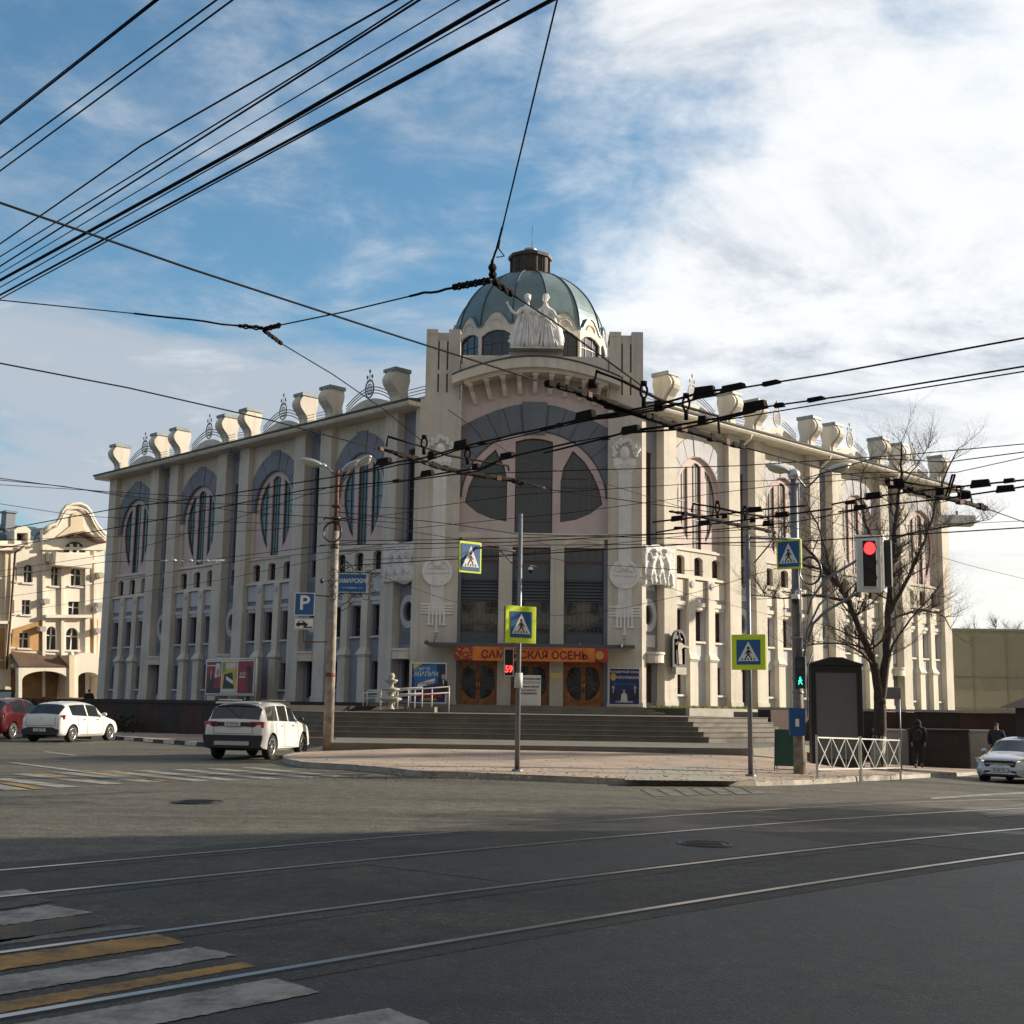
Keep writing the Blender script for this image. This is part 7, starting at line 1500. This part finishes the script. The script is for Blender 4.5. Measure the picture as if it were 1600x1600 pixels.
def generic_tree(label,loc,h,seed,group,spread=1.0,name='bare_tree',rmin=.012,tws=2):
    rg=random.Random(seed); L_=[([(0,0,-.2),(0,0,h*.18),(rg.uniform(-.1,.1),0,h*.34)],h*.022,h*.017)]
    for k in range(7):
        a=2*PI*k/7+rg.uniform(-.3,.3); s=spread*h*rg.uniform(.18,.32); z0=h*rg.uniform(.30,.5)
        L_.append(([(0,0,z0),(s*.35*math.cos(a),s*.35*math.sin(a),z0+h*.15),(s*math.cos(a),s*math.sin(a),z0+h*rg.uniform(.32,.5))],h*.011,.015))
    L_[1]=([(0,0,h*.34),(.1,.1,h*.6),(.0,.1,h*.95)],h*.016,.02)
    return limb_tree(name,label,loc,L_,seed,twigs=tws,group=group,tw=h/9,rmin=rmin)
for i,(px,Y,h,l) in enumerate(((1530,118,11.0,'bare tree beyond the glass pavilion roof, left one'),(1562,121,11.6,'bare tree beyond the glass pavilion roof, middle one'),(1592,119,11.0,'bare tree beyond the glass pavilion roof, right one'))):
    x=at_depth(px,1110,Y).x; generic_tree(l,V((x,Y,-1.4)),h,20+i,'bare trees beyond the glass pavilion',1.4,rmin=.045,tws=3)
for i,(x,y) in enumerate(((30,42),(24,50.5),(36,36),(22,27.2),(30,30.6))): generic_tree('bare street tree at the kerb, out of frame, '+('nearest the crossing','farthest up the street','beside the lane','closest to the viewpoint','second closest to the viewpoint')[i],V((x,y,GZ(x,y)+PH)),8.5,40+i,'street trees out of frame')
# ---- hedge before the left wall
hd_=thing('hedge','reddish brown leafless clipped hedge before the left granite wall','hedge',Lf(17,11.4,.13)); m=MB(); rg=random.Random(2); m2=MB()
for i in range(5200):
    u=rg.uniform(.6,6.2); n_=rg.uniform(10.2,12.0); z=.13+abs(rg.gauss(0,1))*.1+rg.uniform(.0,1.32)**1; e=1-.35*abs((n_-11.1)/.9)**2
    z=.13+rg.uniform(0,1.38)*e+rg.uniform(-.05,.08); p=Lf(u,n_,z)-Lf(3.4,11.1,.13); a=rg.uniform(0,2*PI); b_=rg.uniform(-1,1); L_=rg.uniform(.05,.13); d=V((math.cos(a),math.sin(a),b_))*L_; q=d.orthogonal().normalized()*L_*.45
    m.add([p-d,p+q,p+d,p-q],[(0,1,2,3)])
for i in range(260):
    u=rg.uniform(.7,6.1); n_=rg.uniform(10.6,11.7); p=Lf(u,n_,.1)-Lf(3.4,11.1,.13); m2.tube([p,p+V((rg.uniform(-.2,.2),rg.uniform(-.2,.2),.7)),p+V((rg.uniform(-.35,.35),rg.uniform(-.35,.35),1.35))],[.016,.012,.006],4)
m.build('foliage',mat('hedge_red',(.10,.035,.022),.85,var=.45,scale=5,col2=(.035,.02,.012)),hd_,auto=False); m2.build('stems',bark,hd_,auto=False)
m=MB()
for i in range(1400):
    u=rg.uniform(6.5,16); n_=rg.uniform(10.4,11.2); z=.13+rg.uniform(0,.75); p=Lf(u,n_,z); a=rg.uniform(0,2*PI); L_=rg.uniform(.05,.11); d=V((math.cos(a),math.sin(a),rg.uniform(-1,1)))*L_; q=d.orthogonal().normalized()*L_*.45; m.add([p-d,p+q,p+d,p-q],[(0,1,2,3)])
o=m.build('shrub_row',mat('shrub_dark',(.045,.035,.02),.85,var=.4,scale=5),auto=False); tag(o,'low dark shrubs along the granite wall behind the white hatchback','shrubs')

m=MB(); rg=random.Random(31)
for i in range(700):
    px=rg.uniform(480,1400); py=1226-abs(rg.gauss(0,16))-4
    P=on_ground(px,py,PH); z=PZ(P.x,P.y)+PH+.006; a=rg.uniform(0,2*PI); L_=rg.uniform(.02,.055); d=V((math.cos(a),math.sin(a),0))*L_; q=V((-d.y,d.x,0))*.6; p=V((P.x,P.y,z))
    m.add([p-d,p+q+V((0,0,.012)),p+d,p-q],[(0,1,2,3)])
o=m.build('fallen_leaves',mat('leaf_brown',(.14,.08,.035),.9,var=.5,scale=9,col2=(.05,.035,.02)),auto=False); tag(o,'brown fallen leaves and litter scattered along the plaza kerb','leaves',kind='stuff')

# unseen leafy trees, added so their crowns break up the foreground shade edge
def leafy(label,x,y,h,r,seed,n=2600):
    rg=random.Random(seed); o=thing('added_shade_tree',label,'tree',(x,y,GZ(x,y)),0,'unseen leafy trees added to soften the road shade'); m=MB(); m.tube([(0,0,-.2),(0,0,h*.5),(.1,0,h*.8)],[.2,.14,.06],8); m.build('trunk',bark,o); m=MB()
    for i in range(n):
        u=rg.gauss(0,1),rg.gauss(0,1),rg.gauss(0,1); L_=math.sqrt(sum(a*a for a in u)); k=r*rg.random()**.45/L_; c=V((u[0]*k,u[1]*k,h*.62+u[2]*k*1.15)); d=V((rg.uniform(-1,1),rg.uniform(-1,1),rg.uniform(-1,1))).normalized()*.13; q=d.orthogonal().normalized()*.09; m.add([c-d,c+q,c+d,c-q],[(0,1,2,3)])
    m.build('crown',mat('foliage_autumn',(.12,.09,.03),.9,var=.4,scale=3),o,auto=False)
for i,(x,y,h,r_,l) in enumerate(((20.5,25.6,9,2.6,'leafy tree added out of frame to dapple the shade, nearest the tracks'),(25.5,28.2,9,2.5,'second leafy tree added out of frame to dapple the shade'),(32,30.4,10,2.7,'third leafy tree added out of frame to dapple the shade'))): leafy(l,x,y,h,r_,60+i,(2600,1500,1300)[i])
# ================================================================ STATUE GROUP
marble=mat('statue_white',(.80,.79,.77),.7,var=.10,scale=3,bump=.3,bscale=9,grime=.12)
SX,SY_,SZ=1.07,61.7,19.08; sp0=V((SX,SY_,SZ)); st=thing('statue_group','white statue of two robed figures standing together before the dome','statue',sp0)
def robed(x,sg_,arm,arm2,lean):
    J=[(x,0,1.50,.25,.20),(x+.02*sg_,0,1.15,.30,.25),(x+.05*sg_,-.02,.6,.40,.33),(x+.06*sg_,-.04,.05,.50,.38),(x-.02*sg_,0,1.85,.27,.19),(x-.02*sg_,0,2.16,.27,.16),(x-.01*sg_,0,2.38,.095,.095),(x+lean,-.03,2.50,.10,.11)]
    E_=[(0,1),(1,2),(2,3),(0,4),(4,5),(5,6),(6,7)]
    for pts in (arm,arm2):
        prev=5
        for (a,b,c,r) in pts: J.append((a,b,c,r,r)); E_.append((prev,len(J)-1)); prev=len(J)-1
    f=skin_mesh('figure',J,E_,marble,st,2)
    h=MB(); hx_,hy_,hz_=x+lean,-.05,2.68
    M=Matrix.Translation((hx_,hy_,hz_))@Matrix.Rotation(R(8*sg_),4,'Y')
    h.lathe([(math.sin(PI*i/12),-math.cos(PI*i/12)) for i in range(13)],(0,0,0),16,0,True,M@Matrix.Diagonal((.150,.17,.205,1)))
    h.tube([M@V((0,-.165,.05)),M@V((0,-.215,-.035)),M@V((0,-.16,-.05))],[.018,.034,.02],6)
    for e in (-1,1): h.ball(tuple(M@V((e*.062,-.15,.035))),.026,6); h.tube([M@V((e*.03,-.165,.075)),M@V((e*.10,-.135,.07))],.016,5)
    h.tube([M@V((-.045,-.155,-.095)),M@V((.045,-.155,-.095))],.016,5); h.ball(tuple(M@V((0,-.12,-.16))),.05,6)
    hf=h.build('head',marble,st)
    h=MB(); rr=random.Random(int(x*50)+9)
    for k in range(46):
        a=rr.uniform(0,2*PI); el=rr.uniform(.15,1.3); d=V((math.cos(a)*math.cos(el)*.155,math.sin(a)*math.cos(el)*.17+.03,math.sin(el)*.19+.03))
        if d.y<-.10 and d.z<.13: continue
        h.ball(tuple(M@d),rr.uniform(.035,.055),5)
    h.build('hair',marble,hf)
    return f
f1=robed(-.46,-1,[(-.78,-.06,2.08,.12),(-1.0,-.20,1.78,.10),(-1.22,-.30,1.92,.075),(-1.36,-.34,2.12,.055),(-1.44,-.34,2.26,.035)],[(-.18,-.14,2.02,.12),(.05,-.32,1.75,.095),(.22,-.38,1.66,.06)],.02)
f2=robed(.46,1,[(.80,-.05,2.02,.12),(.98,-.12,1.70,.10),(1.18,-.24,1.56,.07),(1.38,-.30,1.60,.045)],[(.16,-.12,2.02,.12),(.0,-.34,1.80,.09),(-.1,-.40,1.92,.06)],-.02)
def hand(c,d,up):
    m=MB(); c=V(c); d=V(d).normalized(); s_=d.cross(V(up)).normalized()
    m.ball(tuple(c),.055,6,sc=(1,.7,1))
    for k in range(4): o=s_*((k-1.5)*.028); L_=(.10,.125,.12,.09)[k]; m.tube([c+o,c+o+d*L_*.6,c+o+d*L_+V(up)*-.02],[.018,.016,.010],5)
    m.tube([c-s_*.04,c-s_*.09+d*.05],[.018,.012],5); m.build('hand',marble,st)
hand((-1.45,-.34,2.30),(-.25,-.1,1),(0,-1,0)); hand((1.42,-.31,1.61),(1,-.2,.15),(0,0,1))
rs=random.Random(4)
m=MB()
for x,fl in ((-.46,-1),(.46,1)):
    for k in range(15):
        t=k/14; a=(t-.5)*.95; tp=1.45+.25*math.sin(k*1.7); w=.05*math.sin(k*2.3)
        m.tube([(x+a*.42,-.17-.10*math.cos(a*1.6),tp),(x+a*.72+w,-.20-.16*math.cos(a*1.6),tp*.62),(x+a*.98+w*1.6,-.20-.22*math.cos(a*1.6),tp*.3),(x+a*1.15+w*2.2,-.22-.24*math.cos(a*1.6),.05)],[.018,.034,.042,.055],6)
    for k in range(6):   # cloak crossing the chest
        t=k/5; m.tube([(x-fl*.24,-.14,2.14-.30*t),(x,-.22-.02*t,1.86-.33*t),(x+fl*.30,-.14,1.66-.30*t)],.026,6)
    m.tube([(x-fl*.26,-.10,2.1),(x-fl*.34,-.12,1.4),(x-fl*.42,-.10,.7),(x-fl*.46,-.10,.1)],[.06,.09,.11,.13],7)
    m.tube([(x+fl*.30,.05,2.05),(x+fl*.50,.05,1.3),(x+fl*.62,.02,.5),(x+fl*.66,.0,.05)],[.08,.14,.17,.20],8)
m.build('drapery_folds',marble,st)
m=MB()
for s in (-1,1):
    for k in range(9):
        a=R(20+k*17); x=s*(.95+.42*math.cos(a)*.9); z=.12+.85*math.sin(a)*.9
        m.tube([(s*.85,0,.05),(s*(.95+.2*math.cos(a)),-.05,.35*math.sin(a)+.15),(x+s*.03,-.05,z+.1)],[.10,.10,.05],6); m.ball((x,-.05,z+.08),.10,6,sc=(1,.7,1))
m.box((-1.3,-.45,-.0),(1.3,.35,.06)); m.build('acanthus_leaves',marble,st)
m=MB(); m.lathe([(.0,.0),(.35,.05),(.4,.6),(.28,1.1),(.1,1.3)],(1.0,.05,.05),10); m.tube([(.1,-.35,1.95),(.5,-.42,1.5),(.95,-.4,1.05)],.05,6); m.build('lyre_support',marble,st)
